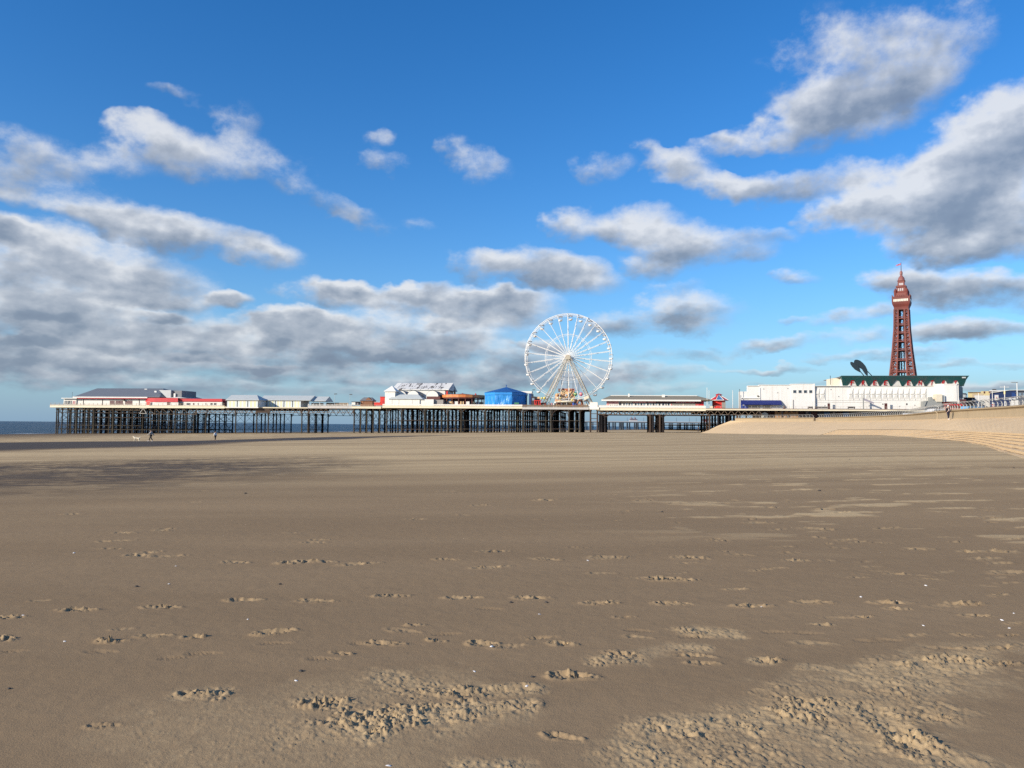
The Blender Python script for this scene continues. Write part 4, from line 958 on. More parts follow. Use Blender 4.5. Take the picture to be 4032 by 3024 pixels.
e1 = sx_(1547, tw); part('roof_verge', MB().add([(e1-.5, tw-.6, ze_+.13), (e1+1.4, tw-.6, ze_+.13), (e1-.5, tw+8, zr+.06), (e1+1.4, tw+8, zr+.06), (e1-.5, tw-.6, ze_-.2), (e1+1.4, tw-.6, ze_-.2), (e1-.5, tw+8, zr-.25), (e1+1.4, tw+8, zr-.25)], [(0, 1, 3, 2), (4, 6, 7, 5), (0, 4, 5, 1), (1, 5, 7, 3), (2, 3, 7, 6), (0, 2, 6, 4)]), offwhite, h)
part('gable', MB().add([(s1+.8, tw, ze_), (s1+.8, tw+16, ze_), (s1+.8, tw+8, zr-.4), (s1+1.0, tw, ze_), (s1+1.0, tw+16, ze_), (s1+1.0, tw+8, zr-.4)], [(0, 1, 2), (5, 4, 3), (0, 2, 5, 3), (2, 1, 4, 5), (1, 0, 3, 4)]), offwhite, h)
for tt, m_ in ((tw+.2, brightred), (tw+15, red)): part('corner_post', MB().box(s1+.4, s1+1.0, tt, tt+.7, zh, ze_), m_, h)
# arched bays: barrel vaults pointing at the sea
for pc, pr in ((1578, 20), (1626, 22.5), (1702, 23)):
    tb = 6.5; sc_, zc_ = q(pc, 1560, tb); rr_ = sx_(pc+pr, tb)-sc_; zc_ = zy_(pc, 1538.5, tb)-rr_*.95
    arch = [(sc_+rr_*math.cos(math.pi*i/14), zc_+rr_*.95*math.sin(math.pi*i/14)) for i in range(15)]+[(sc_-rr_, zh), (sc_+rr_, zh)]
    bay = part('arched_bay', MB().prism(arch, tb, tw+.3), white, h)
    cap = [(sc_+(rr_+.12)*math.cos(math.pi*i/14), zc_+(rr_*.95+.12)*math.sin(math.pi*i/14)) for i in range(15)]
    mb = MB(); n_ = 15
    mb.add([(x, tb+.25, z) for x, z in cap]+[(x, tw+.2, z) for x, z in cap], [(i, i+1, i+1+n_, i+n_) for i in range(n_-1)]); part('vault_roof', mb, slate_roof, bay)
# corner turret with a pointed roof
tb = 3.0; s0, s1 = sx_(1515, tb), sx_(1531, tb); z1 = zy_(1520, 1541, tb)
part('turret', MB().box(s0, s1+2.4, tb, tb+5.5, zh, z1), white, h)
part('turret_roof', hip(s0-.4, s1+2.8, tb-.4, tb+5.9, z1+.1, zy_(1538, 1518.5, tb+2.7), (s1+3.2-s0)/2, (s1+3.2-s0)/2-.02), offwhite, h)
part('front_wall', bx(1529, 1570, 1652, 1600, 2.2, 4.5), white, h); part('front_wall', bx(1653, 1572, 1707, 1600, 2.5, 4), white, h)
a0, a1 = sx_(1529, 2), sx_(1664, 2); part('front_roof', hip(a0, a1, 1.8, 7.2, zy_(1590, 1570, 2), zy_(1590, 1553, 4.5), 2.2, 2.4), palegrey_roof, h)
part('side_shed', bx(1707, 1574, 1745, 1596, 3.5, 4), mat('grey_shed', (.30, .28, .26), .7, .1), h); part('shed_roof', bx(1680, 1561, 1732, 1572.5, 5.5, 4), mat('maroon_roof', (.11, .04, .035), .7, .15), h)
for px in (1543, 1570, 1622, 1652): 
    s, z_ = q(px, 1572, 2.2); part('downpipe', MB().box(s-.04, s+.04, 2.1, 2.19, zh, z_), offwhite, h)
# --- carousel-like round ride with orange rounding boards
r = thing('round_fairground_ride', 'round open fairground ride with orange painted rounding boards', 'ride', (sx_(1822), 13, zh), None, 'pier')
tc_ = 13.0; sc_ = sx_(1822, tc_); ra = sx_(1908, tc_)-sc_; z1 = zy_(1822, 1553, tc_-ra); z2 = zy_(1822, 1564, tc_-ra)
orange = mat('orange_board', (0.62, 0.25, 0.08), .5, .2, 1.0, c2=(.55, .16, .05)); maroon = mat('ride_maroon', (0.16, 0.045, 0.03), .6, .2, 1.0, c2=(.09, .03, .03)); goldm = mat('gilt_board', (0.70, 0.48, 0.25), .45, .15)
for i in range(20):
    a, b = 2*math.pi*i/20, 2*math.pi*(i+1)/20; A = (sc_+ra*math.cos(a), tc_+ra*math.sin(a)); B = (sc_+ra*math.cos(b), tc_+ra*math.sin(b)); A2 = (sc_+(ra-.25)*math.cos(a), tc_+(ra-.25)*math.sin(a)); B2 = (sc_+(ra-.25)*math.cos(b), tc_+(ra-.25)*math.sin(b))
    part('rounding_board', MB().plan([A, B, B2, A2], z2, z1), orange, r)
    mx, my = sc_+(ra-.3)*math.cos(a), tc_+(ra-.3)*math.sin(a); part('post', MB().box(mx-.12, mx+.12, my-.12, my+.12, zh, z2), maroon, r)
    am = (a+b)/2; cx_, cy_ = sc_+(ra-1.4)*math.cos(am), tc_+(ra-1.4)*math.sin(am); part('ride_panel', MB().box(cx_-.7, cx_+.7, cy_-.1, cy_+.1, zh+.6, zh+1.9), goldm if i % 2 else offwhite, r)
    part('scallop', MB().plan([A, B, B2, A2], z2-.45, z2-.12), maroon, r)
part('canopy', MB().lathe([(ra-.1, 0), (ra-.1, .15), (ra*.5, .6), (.5, 1.0), (.1, 1.1)], (sc_, tc_, z1-.35), 20), maroon, r)
part('centre_drum', MB().lathe([(ra*.55, 0), (ra*.55, z2-zh), (ra*.5, z2-zh+.2)], (sc_, tc_, zh), 16), maroon, r); part('platform', MB().lathe([(ra, 0), (ra, .45), (ra-.2, .5)], (sc_, tc_, zh), 24), maroon, r)
for px, py in ((1820, 1547), (1873, 1546)):
    s, z_ = q(px, py, tc_); part('flag_finial', MB().lathe([(.5, 0), (.35, .5), (.05, 1.0)], (s, tc_, z1-.1), 6), red, r)
# --- blue sheeted tent
r = thing('sheeted_ride', 'eight-sided fairground ride wrapped in bright blue tarpaulin', 'tent', (sx_(2000), 12, zh), None, 'pier')
tarp = mat('blue_tarpaulin', (0.030, 0.27, 0.68), .42, .16, .7, c2=(.022, .21, .58), bump=1.0, bscale=1.4, spec=.5); tarp_roof = mat('dark_blue_canvas', (0.022, 0.10, 0.30), .5, .12, .7, bump=.5, bscale=2)
tc_ = 11.5; sc_ = sx_(1993, tc_); ra = 8.6; z1 = zy_(1970, 1545, 3.5); z2 = zy_(1970, 1554, 3.5); za_ = zy_(2000, 1524, tc_)
def ring8(rad, n=8, a0=R(22.5)): return [(sc_+rad*1.02*math.cos(a0+2*math.pi*i/n), tc_+rad*math.sin(a0+2*math.pi*i/n)) for i in range(n)]
lo, up = ring8(ra-.15), ring8(ra)
for i in range(8):
    A, B = lo[i], lo[(i+1) % 8]; n_ = 12; vs_ = []; rf2 = random.Random(i)
    ph = [rf2.uniform(0, 6.28) for _ in range(4)]
    nx_, ny_ = (A[1]-B[1]), (B[0]-A[0]); L_ = math.hypot(nx_, ny_); nx_, ny_ = nx_/L_, ny_/L_
    if nx_*(sc_-A[0])+ny_*(tc_-A[1]) > 0: nx_, ny_ = -nx_, -ny_
    NZ = 8
    for k in range(n_+1):
        for j in range(NZ):
            f = k/n_; z_ = zh+(z1-.3-zh)*j/(NZ-1); w_ = (.10*math.sin(f*17+ph[0]+j*.5)+.13*math.sin(f*7+ph[1]-j*.9)+.06*math.sin(f*31+ph[2]+j))*(1-j/(NZ-1)*.6)
            w_ *= 1 if 0 < k < n_ else 0
            vs_.append((A[0]+(B[0]-A[0])*f+nx_*(w_-.08), A[1]+(B[1]-A[1])*f+ny_*(w_-.08), z_))
    fs_ = [(k*NZ+j, (k+1)*NZ+j, (k+1)*NZ+j+1, k*NZ+j+1) for k in range(n_) for j in range(NZ-1)]
    part('tarpaulin_side', MB().add(vs_, fs_), tarp, r)
    A, B = up[i], up[(i+1) % 8]; A2, B2 = ring8(ra-.1)[i], ring8(ra-.1)[(i+1) % 8]; part('valance', MB().plan([A, B, B2, A2], z2, z1+.15), tarp, r)
    part('roof_panel', MB().add([(A[0], A[1], z1+.14), (B[0], B[1], z1+.14), (sc_, tc_, za_), (A[0], A[1], z1), (B[0], B[1], z1), (sc_, tc_, za_-.15)], [(0, 1, 2), (5, 4, 3), (0, 3, 4, 1)]), tarp_roof, r)
part('finial', MB().lathe([(.15, 0), (.15, .5), (.3, .6), (.02, 1.1)], (sc_, tc_, za_-.1), 8), tarp_roof, r)
solo('blue_screen_wall', bx(2083, 1549, 2091, 1592, 8, 9), mat('deep_blue_panel', (.015, .05, .16), .5, .1), (sx_(2087, 8), 12, zh), 'dark blue panel wall at the right of the tarpaulined ride', 'panel', None, 'pier')
solo('white_flat_canopy', bx(2040, 1540, 2094, 1549, 16, 3), white, (sx_(2067, 16), 17, zy_(2067, 1549, 16)), 'white flat canopy behind the tarpaulined ride', 'canopy', None, 'pier')
solo('green_crate', bx(2025, 1585, 2043, 1591, 1.5, 1.2), mat('green_crate_paint', (.06, .22, .10), .6, .1), (sx_(2034, 1.5), 2, zh), 'low green crate in front of the blue tarpaulin', 'crate', None, 'pier')
# --- arcade block
za_ = DZ['arcade'][3]; t0 = 4.0
r = thing('amusement_arcade', 'long low amusement arcade with brown hipped roof and red signs', 'arcade', (sx_(2570), 10, za_), None, 'pier')
tiles = mat('brown_tiled_roof', (0.27, 0.235, 0.165), .8, .18, 1.5, c2=(.22, .20, .15), bump=.6, bscale=3); pink = mat('pink_sign', (0.80, 0.33, 0.30), .5, .12, 1)
part('wall', bx(2388, 1577, 2772, 1606, t0, 12), white, r); part('end_wall', bx(2752, 1577, 2771, 1606, t0-.05, 4), red, r)
e0, e1 = sx_(2368, t0-1.5), sx_(2760, t0-1.5); zr = zy_(2560, 1558, t0+6.5); ze_ = zy_(2560, 1573.5, t0-1.5)
part('roof', hip(e0, e1+4.2, t0-1.5, t0+14.5, ze_, zr, sx_(2404, t0+6.5)-e0, e1+4.2-sx_(2745, t0+6.5)), tiles, r)
part('eaves_board', MB().box(e0, e1, t0-1.75, t0-1.5, ze_-.58, ze_-.02), offwhite, r); part('ridge', MB().box(sx_(2404, t0+6.5), sx_(2745, t0+6.5), t0+6.3, t0+6.7, zr-.05, zr+.15), offwhite, r)
part('chimney', bx(2473, 1550, 2479, 1562, t0+4, .7), offwhite, r); part('roof_vent', bx(2607, 1554, 2618, 1565, t0+3.5, 1.6), white, r)
part('fascia_lower_board', MB().box(sx_(2440, t0), sx_(2760, t0), t0-.25, t0-.02, ze_-1.35, ze_-.62), brown_trim, r)  # brown board below the eaves board, behind the signs
part('sign', bx(2400, 1577.5, 2435, 1590, t0-.1, .09), pink, r); part('sign', bx(2389, 1579, 2398, 1600, t0-.1, .09), pink, r)
part('sign', bx(2444, 1580.5, 2490, 1586, t0-.32, .1), mat('buff_sign', (.78, .58, .40), .5, .1), r); part('sign', bx(2493, 1580, 2545, 1586.5, t0-.32, .1), pink, r); part('sign', bx(2550, 1580, 2582, 1585, t0-.32, .1), pink, r)
for a, b in ((2401, 2407), (2410, 2415), (2418, 2424), (2426, 2433)): win(r, a, 1592.5, b, 1598, t0)
win(r, 2436, 1586, 2447, 1598, t0)
for x0, n_, d_, w_ in ((2453, 4, 10.3, 8), (2498, 4, 11.3, 9.5), (2546, 4, 11.2, 9.5)):
    for i in range(n_): win(r, x0+i*d_, 1587.5, x0+i*d_+w_, 1599, t0, pale_glass if (i+n_) % 2 else glass, fr=.1)
for a, b in ((2592, 2601), (2606, 2616), (2619, 2626), (2628, 2637)): win(r, a, 1587, b, 1600, t0, name='door' if a == 2606 else 'window')
part('red_front', bx(2642, 1579.5, 2752, 1606, t0-.12, .1), mat('faded_red_front', (.50, .10, .09), .6, .15, .6), r)
part('shutter', bx(2645, 1588, 2688, 1602, t0-.18, .05), shutter, r); part('shutter', bx(2692, 1588, 2738, 1602, t0-.18, .05), shutter, r); part('pier_post', bx(2688.5, 1586, 2691.5, 1606, t0-.2, .07), cream, r)
def text(body, px0, px1, py0, py1, t, m, parent, name='lettering', lean=None):
    """raised lettering between two corners of the photograph"""
    cu = bpy.data.curves.new(name, 'FONT'); cu.body = body; cu.extrude = 0.05; cu.offset = 0.022 if lean else 0.0; cu.align_x = 'LEFT'
    o = bpy.data.objects.new(name, cu); col.objects.link(o); bpy.context.view_layer.update()
    dg = bpy.context.evaluated_depsgraph_get(); me_ = bpy.data.meshes.new_from_object(o.evaluated_get(dg)); bpy.data.objects.remove(o)
    co = [v.co.copy() for v in me_.vertices]; x0 = min(c.x for c in co); x1 = max(c.x for c in co); y0 = min(c.y for c in co); y1 = max(c.y for c in co)
    s0, z1 = q(px0, py0, t); s1, z0 = q(px1, py1, t); ox, oy, oz = OFF[parent.name]
    for v, c in zip(me_.vertices, co): v.co = (s0+(c.x-x0)/(x1-x0)*(s1-s0)-ox, t-c.z-oy, z0+(c.y-y0)/(y1-y0)*(z1-z0)-oz)
    
    if lean:
        for v in me_.vertices: v.co.y += lean(v.co.z+oz)-t
    me_.materials.clear(); me_.materials.append(m); o = bpy.data.objects.new(name, me_); col.objects.link(o); o.parent = parent; OFF[o.name] = OFF[parent.name]
    return o
sg = part('sign_board', bx(2659, 1581, 2738, 1587, t0-.38, .15), red, r); text('AMUSEMENT ARCADE', 2661, 2736, 1582, 1586, t0-.42, white, sg)
# --- red kiosk with lantern roof
zk = DZ['entrance'][3]
r = thing('red_kiosk', 'bright red kiosk with white-ribbed roof and blue lantern on the pier', 'kiosk', (sx_(2830), 8, zk), None, 'pier')
tk = 8.0; sc_ = sx_(2830, tk); ra = sx_(2859, tk)-sc_; z1 = zy_(2830, 1575, tk-ra); 
def octo(rad, n=8): return [(sc_+rad*math.cos(R(22.5)+2*math.pi*i/n), tk+rad*math.sin(R(22.5)+2*math.pi*i/n)) for i in range(n)]
for i in range(8):
    A, B = octo(ra*.92)[i], octo(ra*.92)[(i+1) % 8]; A2, B2 = octo(ra*.88)[i], octo(ra*.88)[(i+1) % 8]
    part('wall_panel', MB().plan([A, B, B2, A2], zk, z1), brightred if i not in (6, 7) else (red if i == 7 else brightred), r)
    zr2 = zy_(2830, 1560.5, tk); ro, ri = octo(ra*1.36), octo(ra*.42); A, B, C, D = ro[i], ro[(i+1) % 8], ri[(i+1) % 8], ri[i]
    part('roof_panel', MB().add([(A[0], A[1], z1), (B[0], B[1], z1), (C[0], C[1], zr2), (D[0], D[1], zr2), (A[0], A[1], z1-.15), (B[0], B[1], z1-.15), (C[0], C[1], zr2-.15), (D[0], D[1], zr2-.15)], [(0, 1, 2, 3), (7, 6, 5, 4), (0, 4, 5, 1), (2, 6, 7, 3)]), mat('kiosk_blue', (.06, .16, .34), .4, .1) if i == 5 else red, r)
    part('roof_rib', MB().bar((A[0], A[1], z1+.05), (D[0], D[1], zr2+.05), .14), white, r)
    part('eaves', MB().bar((A[0], A[1], z1-.05), (B[0], B[1], z1-.05), .22), white, r)
    A, B = octo(ra*.40)[i], octo(ra*.40)[(i+1) % 8]; A2, B2 = octo(ra*.36)[i], octo(ra*.36)[(i+1) % 8]
    part('lantern_pane', MB().plan([A, B, B2, A2], zr2-.1, zr2+.62), pale_glass if i % 2 else red, r)
part('lantern_roof', MB().lathe([(ra*.5, 0), (ra*.48, .1), (ra*.2, .28), (.05, .45)], (sc_, tk, zr2+.62), 8, R(22.5)), red, r)
part('shutter', bx(2842, 1584, 2857, 1606, tk-ra*.93, .06), shutter, r)
part('notice_box', bx(2796, 1599, 2807, 1608, 2.5, .5), mat('buff_notice', (.72, .62, .45), .6, .1), r)
# flagpoles and lamp posts on the deck
def pole(px, y0, y1, t, label, lamp=False, r_=.11, m=None, grp='tall thin poles on the pier'):
    s, zt_ = q(px, y0, t); _, zb_ = q(px, y1, t)
    o = thing('lamp_post' if lamp else 'flagpole', label, 'lamp post' if lamp else 'flagpole', (s, t, zb_), None, 'pier')
    part('pole', MB().tube((s, t, zb_), (s, t, zt_), r_, r_*.7, 8), m or offwhite, o)
    if lamp: part('lamp_head', MB().box(s-.15, s+.9, t-.2, t+.2, zt_-.05, zt_+.22), darkpost, o)
    else: part('cap', MB().lathe([(.02, 0), (.16, .12), (.02, .3)], (s, t, zt_), 8), m or offwhite, o)
pole(2784, 1529, 1608, 3, 'taller white flagpole left of the red kiosk'); pole(2792, 1540, 1608, 5, 'shorter white flagpole just left of the red kiosk'); pole(2885, 1540, 1608, 4, 'white flagpole between the red kiosk and the white building')
pole(2912, 1535, 1610, 5.5, 'dark pole at the left corner of the large white building', m=darkpost)
pole(1318, 1552, 1600, 6, 'lamp post on the narrow pier right of the open shelter', True, .07, palegrey_roof); pole(1378, 1554, 1600, 6, 'lamp post on the narrow pier left of the timber hut', True, .07, palegrey_roof); pole(2098, 1536, 1598, 9, 'thin lamp post between the tarpaulined ride and the wheel', True, .06, darkpost); pole(285, 1548, 1568, 6, 'thin aerial mast at the left end of the theatre', False, .06, darkpost)
# benches along the narrow part
for i, px in enumerate((1290, 1306, 1326, 1342, 1358)):
    s, z_ = q(px, 1598, 9); o = thing('deck_bench', ('leftmost', 'second', 'middle', 'fourth', 'rightmost')[i]+' of the five brown benches on the narrow pier', 'bench', (s, 9, DZ['neck'][3]), 'benches along the narrow pier', 'pier')
    zb_ = DZ['neck'][3]; part('seat', MB().box(s-.7, s+.7, 8.8, 9.3, zb_+.42, zb_+.5), plank, o); part('backrest', MB().box(s-.7, s+.7, 9.3, 9.38, zb_+.5, zb_+1.15), plank, o)
    for d_ in (-.6, .55): part('leg', MB().box(s+d_, s+d_+.06, 8.85, 9.35, zb_, zb_+.42), iron, o)
part('windscreen', MB().box(sx_(1285, 12), sx_(1372, 12), 11.9, 12.0, DZ['neck'][3], DZ['neck'][3]+1.45), rail_m, pier)

# ------------------------------------------------------------------ observation wheel
wt = 14.0        # how far the axle stands behind the pier's edge
ws, wz = q(2238, 1406.5, wt); zw = DZ['wheel'][3]; WR = q(2238+172, 1406.5, wt)[0]-ws
wheel = thing('observation_wheel', 'tall white observation wheel with hanging gondolas on the pier', 'ferris wheel', (ws, wt, zw), None, 'pier')
wwhite = mat('wheel_white', (0.82, 0.80, 0.75), .5, .04); wgrey = mat('wheel_leg_grey', (0.46, 0.42, 0.33), .6, .12, 1.0, c2=(.38, .34, .27))
for d in (-1.35, 1.35):
    part('rim', MB().ring((ws, wt+d, wz), WR, .125, 78, 5), wwhite, wheel); part('rim', MB().ring((ws, wt+d, wz), WR-.75, .055, 78, 5), wwhite, wheel)
    part('inner_ring', MB().ring((ws, wt+d*.62, wz), WR*.535, .055, 52, 5), wwhite, wheel); part('inner_ring', MB().ring((ws, wt+d*.62, wz), WR*.50, .03, 52, 5), wwhite, wheel)
part('hub', MB().tube((ws, wt-2.4, wz), (ws, wt+2.4, wz), .75, .75, 14), mat('hub_red_brown', (.26, .08, .05), .5, .1), wheel)
NS = 26
gond_bowl = gond_cage = None
for i in range(NS):
    a = R(91)-2*math.pi*i/NS; c, s_ = math.cos(a), math.sin(a)
    for d in (-1.35, 1.35):
        mb = MB(); mb.tube((ws+.7*c, wt+d*1.2, wz+.7*s_), (ws+WR*c, wt+d, wz+WR*s_), .105, .085, 5); part('spoke', mb, wwhite, wheel)
    mb = MB(); mb.bar((ws+WR*c, wt-2.1, wz+WR*s_), (ws+WR*c, wt+2.1, wz+WR*s_), .16); mb.bar((ws+(WR-.75)*c, wt-1.7, wz+(WR-.75)*s_), (ws+(WR-.75)*c, wt+1.7, wz+(WR-.75)*s_), .10); part('rim_spacer', mb, wwhite, wheel)
    a2 = a-math.pi/NS*.55; gx, gz_ = ws+(WR-.35)*math.cos(a2), wz+(WR-.35)*math.sin(a2)
    ox, oy, oz = OFF[wheel.name]
    if gond_bowl is None:
        bowl = MB().lathe([(.2, -2.25), (.6, -2.12), (.78, -1.85), (.8, -1.62), (.72, -1.55)], (0, 0, 0), 12)
        gond_bowl = raw('gondola', bowl.v, bowl.f, wwhite, wheel, True); fixn(gond_bowl)
        cg = MB(); 
        for k in range(6):
            t_ = 2*math.pi*k/6; cg.tube((.85*math.cos(t_), .85*math.sin(t_), -1.6), (.8*math.cos(t_), .8*math.sin(t_), -.35), .045, .045, 4)
        cg.tube((0, 0, -.2), (0, 0, .1), .08, .08, 5)
        cg.lathe([(.95, -.38), (.9, -.28), (.5, -.12), (.1, -.05)], (0, 0, 0), 10); gond_cage = raw('cabin_frame', cg.v, cg.f, mat('gondola_grey', (.42, .42, .42), .5, .1), gond_bowl); fixn(gond_cage); o = gond_bowl
    else:
        o = gond_bowl.copy(); col.objects.link(o); o.parent = wheel; c2 = gond_cage.copy(); col.objects.link(c2); c2.parent = o
    o.location = (gx-ox, wt-oy, gz_-oz)
def truss(a, b, w, m, parent, name):
    """square lattice mast between two points"""
    a = Vector(a); b = Vector(b); d = (b-a).normalized(); p = d.cross(Vector((0, 1, 0))).normalized(); r_ = Vector((0, 1, 0)); mb = MB(); n = int((b-a).length/(w*1.25)); h = w/2
    cs = [(-h, -h), (h, -h), (h, h), (-h, h)]
    for u_, v_ in cs: mb.bar(a+p*u_+r_*v_, b+p*u_+r_*v_, .14)
    for i in range(n):
        f0, f1 = i/n, (i+1)/n; A, B = a.lerp(b, f0), a.lerp(b, f1)
        for k in range(4):
            (u0, v0), (u1, v1) = cs[k], cs[(k+1) % 4]
            mb.bar(A+p*u0+r_*v0, B+p*u1+r_*v1, .07); mb.bar(A+p*u0+r_*v0, A+p*u1+r_*v1, .06)
    return part(name, mb, m, parent)
for d in (-4.4, 4.4):
    for sd in (-1, 1):
        truss((ws+sd*9.6, wt+d*1.15, zw), (ws+sd*.5, wt+d*.62, wz-.5), 1.05, wgrey, wheel, 'leg')
        mb = MB(); mb.tube((ws+sd*10.6, wt+d*1.2, zw), (ws+sd*.8, wt+d*.62, wz), .10, .10, 5); part('leg_stay', mb, wgrey, wheel)
    mb = MB()
    for f in (.35, .7): mb.bar((ws-9.6+9.1*f, wt+d, zw+(wz-zw)*f), (ws+9.6-9.1*f, wt+d, zw+(wz-zw)*f), .10 if f > .5 else .001)
    part('cross_tie', mb, wgrey, wheel)
part('axle_bearing', MB().box(ws-.9, ws+.9, wt-3.4, wt-2.4, wz-1.1, wz+.5), wgrey, wheel); part('axle_bearing', MB().box(ws-.9, ws+.9, wt+2.4, wt+3.4, wz-1.1, wz+.5), wgrey, wheel)
part('loading_platform', MB().box(ws-6, ws+6, wt-3, wt+3, zw, zw+.9), palegrey_roof, wheel)
part('ride_boom', MB().bar((sx_(2300, 8), 8, zy_(2300, 1571, 8)), (sx_(2318, 8), 8, zy_(2318, 1562, 8)), .9), cream, wheel)
# lattice ride tower standing behind the wheel
rt = thing('lattice_ride_tower', 'thin dark lattice framework standing behind the wheel', 'tower', (ws, 30, zw), None, 'pier')
mb = MB(); s0, s1 = sx_(2210, 30), sx_(2279, 30); ztp = zy_(2240, 1485, 30)
xs = np.linspace(s0, s1, 4)
for s in xs: mb.bar((s, 30, zw), (s, 30, ztp), .14)
part('mast', mb, iron, rt)
mb = MB()
for z_ in np.linspace(zw+2, ztp, 5): mb.bar((s0, 30, z_), (s1, 30, z_), .08)
part('cross_rail', mb, iron, rt)
# --- funfair under the wheel
tb = 24.0
fh = thing('painted_fun_house', 'orange and buff painted fun house front below the wheel', 'fun house', (sx_(2235, tb), tb, zw), None, 'pier')
buff = mat('buff_board', (.78, .58, .32), .5, .22, .8, c2=(.72, .36, .18)); salmon = mat('salmon_board', (.52, .22, .16), .6, .2, .8, c2=(.40, .14, .10))
s0, z1 = q(2182, 1547, tb); s1 = sx_(2264, tb); z2 = zy_(2230, 1542, tb)
front = [(s0, zw), (s1, zw), (s1, z2-.3), (s1-1, z2+.6), (s1-2.6, z2-.2), (s1-4, z2+.7), (s0+3.2, z2+.7), (s0+2.2, z1), (s0+.6, z1-.3)]
part('front', MB().prism(front, tb, tb+.5), buff, fh); part('body', MB().box(s0+.3, s1-.3, tb+.5, tb+6, zw, z1-.6), salmon, fh)
part('upper_board', MB().box(sx_(2198, tb+1), sx_(2262, tb+1), tb+1, tb+1.5, z2, zy_(2230, 1530, tb+1)), salmon, fh)
for i, px in enumerate((2204, 2215, 2226, 2240, 2250)): part('turret', MB().box(sx_(px, tb+1), sx_(px+5, tb+1), tb+.8, tb+1.6, z2+.3, zy_(px, 1528.5 if i % 2 else 1530.5, tb+1)), (goldm, salmon, orange)[i % 3], fh)
part('balcony', MB().box(s0+2, s1-.5, tb-1.2, tb, zw+2.2, zw+2.45), goldm, fh)
# painted wave shapes and niches standing proud of the board
bluep = mat('pale_blue_relief', (.40, .55, .68), .5, .1); 
for (px, py, w_, h_, m_) in ((2229, 1556, 5, 8, bluep), (2219, 1550, 5, 6, goldm), (2240, 1552, 6, 9, offwhite), (2205, 1556, 6, 8, mat('pale_pink', (.75, .5, .42), .5, .1)), (2255, 1556, 4, 9, orange), (2195, 1557, 6, 7, orange)):
    s, z_ = q(px, py, tb-.2); k_ = tb/3024*11.5; part('relief_figure', MB().lathe([(.05, -h_*.05), (w_*.06, -h_*.04), (w_*.075, 0), (w_*.05, h_*.03), (.05, h_*.055)], (s, tb-.1, z_), 8), m_, fh)
for px in (2226, 2232, 2239, 2250): part('doorway', bx(px, 1570, px+4, 1581, tb-.05, .04), mat('dark_doorway', (.04, .02, .02), .8, .1), fh)
# balloon ride: coloured balloons with baskets on arms
bal = {'green': (.03, .26, .10), 'pink': (.62, .10, .24), 'yellow': (.72, .58, .06), 'white': (.72, .70, .66), 'gold': (.70, .55, .10), 'lime': (.55, .55, .08)}
def balloon(px, py, rpx, t, cn, label, basket=None):
    s, z_ = q(px, py, t); rr_ = q(px+rpx, py, t)[0]-s
    r = thing('balloon_car', label, 'balloon ride', (s, t, zw), 'balloon shaped ride cars below the wheel', 'pier'); m_ = mat('balloon_'+cn, bal[cn], .35, .06)
    prof = [(rr_*.12, -1.15*rr_), (rr_*.45, -.95*rr_), (rr_*.85, -.45*rr_), (rr_, .1*rr_), (rr_*.88, .55*rr_), (rr_*.5, .9*rr_), (rr_*.08, 1.0*rr_)]
    part('envelope', MB().lathe(prof, (s, t, z_), 14), m_, r, True); part('band', MB().lathe([(rr_*1.02, -.06), (rr_*1.04, .05), (rr_*1.02, .18)], (s, t, z_+.05*rr_), 14), mat('balloon_band', (.75, .62, .3), .4, .1), r)
    for k in range(4):
        a = math.pi/4+k*math.pi/2; part('rope', MB().tube((s+.35*rr_*math.cos(a), t+.35*rr_*math.sin(a), z_-rr_), (s+.4*math.cos(a), t+.4*math.sin(a), max(z_-rr_-1.3, zw+.9)), .03, .03, 4), wgrey, r)
    zb_ = max(z_-rr_-1.3, zw+.9); part('basket', MB().lathe([(.45, -.75), (.6, -.4), (.62, .05), (.5, .05)], (s, t, zb_), 10), basket or brown_trim, r)
    part('arm', MB().bar((s, t, zb_-.6), (s, t, zw), .16), iron, r)
balloon(2266, 1552, 7.2, 9, 'green', 'green balloon shaped ride car below the wheel'); balloon(2288, 1552, 7.2, 9, 'pink', 'pink balloon shaped ride car, rightmost below the wheel')
balloon(2133, 1568, 4.6, 8, 'lime', 'lime yellow balloon ride car, left one of the pair beside the blue ride'); balloon(2144, 1567, 5.0, 8, 'yellow', 'yellow balloon ride car, right one of the pair beside the blue ride')
balloon(2196, 1568, 4.5, 8, 'white', 'white balloon shaped ride car below the fun house'); balloon(2206, 1568, 4.2, 8.5, 'gold', 'small golden balloon shaped ride car below the fun house'); balloon(2253, 1574, 4.4, 10, 'yellow', 'low yellow balloon ride car right of the fun house doors')
# red ticket stall and other small stalls
r = thing('red_stall', 'small red framed stall right of the tarpaulined ride', 'stall', (sx_(2115, 4), 4, zw), None, 'pier')
for px in (2104, 2110, 2119, 2126): part('post', bx(px, 1578, px+2.4, 1597, 3.5, .3), brightred, r)
part('roof', bx(2102, 1575.5, 2130, 1578.5, 3.3, 2.4), brightred, r); part('counter', bx(2105, 1589, 2127, 1597, 4.2, 1), red, r)
r = thing('dark_kiosk', 'dark tall kiosk beside the blue panel wall', 'kiosk', (sx_(2099, 6), 6, zw), None, 'pier'); part('wall', bx(2093, 1563, 2106, 1594, 6, 2.5), mat('dark_kiosk_wall', (.05, .035, .04), .6, .1), r); part('roof', bx(2092, 1561, 2107, 1563, 5.8, 3), darkpost, r); part('hatch', bx(2095, 1567, 2104, 1577, 5.95, .04), pale_glass, r)
r = thing('cream_stall', 'cream sign topped stall behind the yellow balloons', 'stall', (sx_(2115, 10), 10, zw), None, 'pier'); part('sign', bx(2107, 1562, 2125, 1570, 10, .4), buff, r); part('body', bx(2108, 1570, 2124, 1595, 10.2, 2), salmon, r)
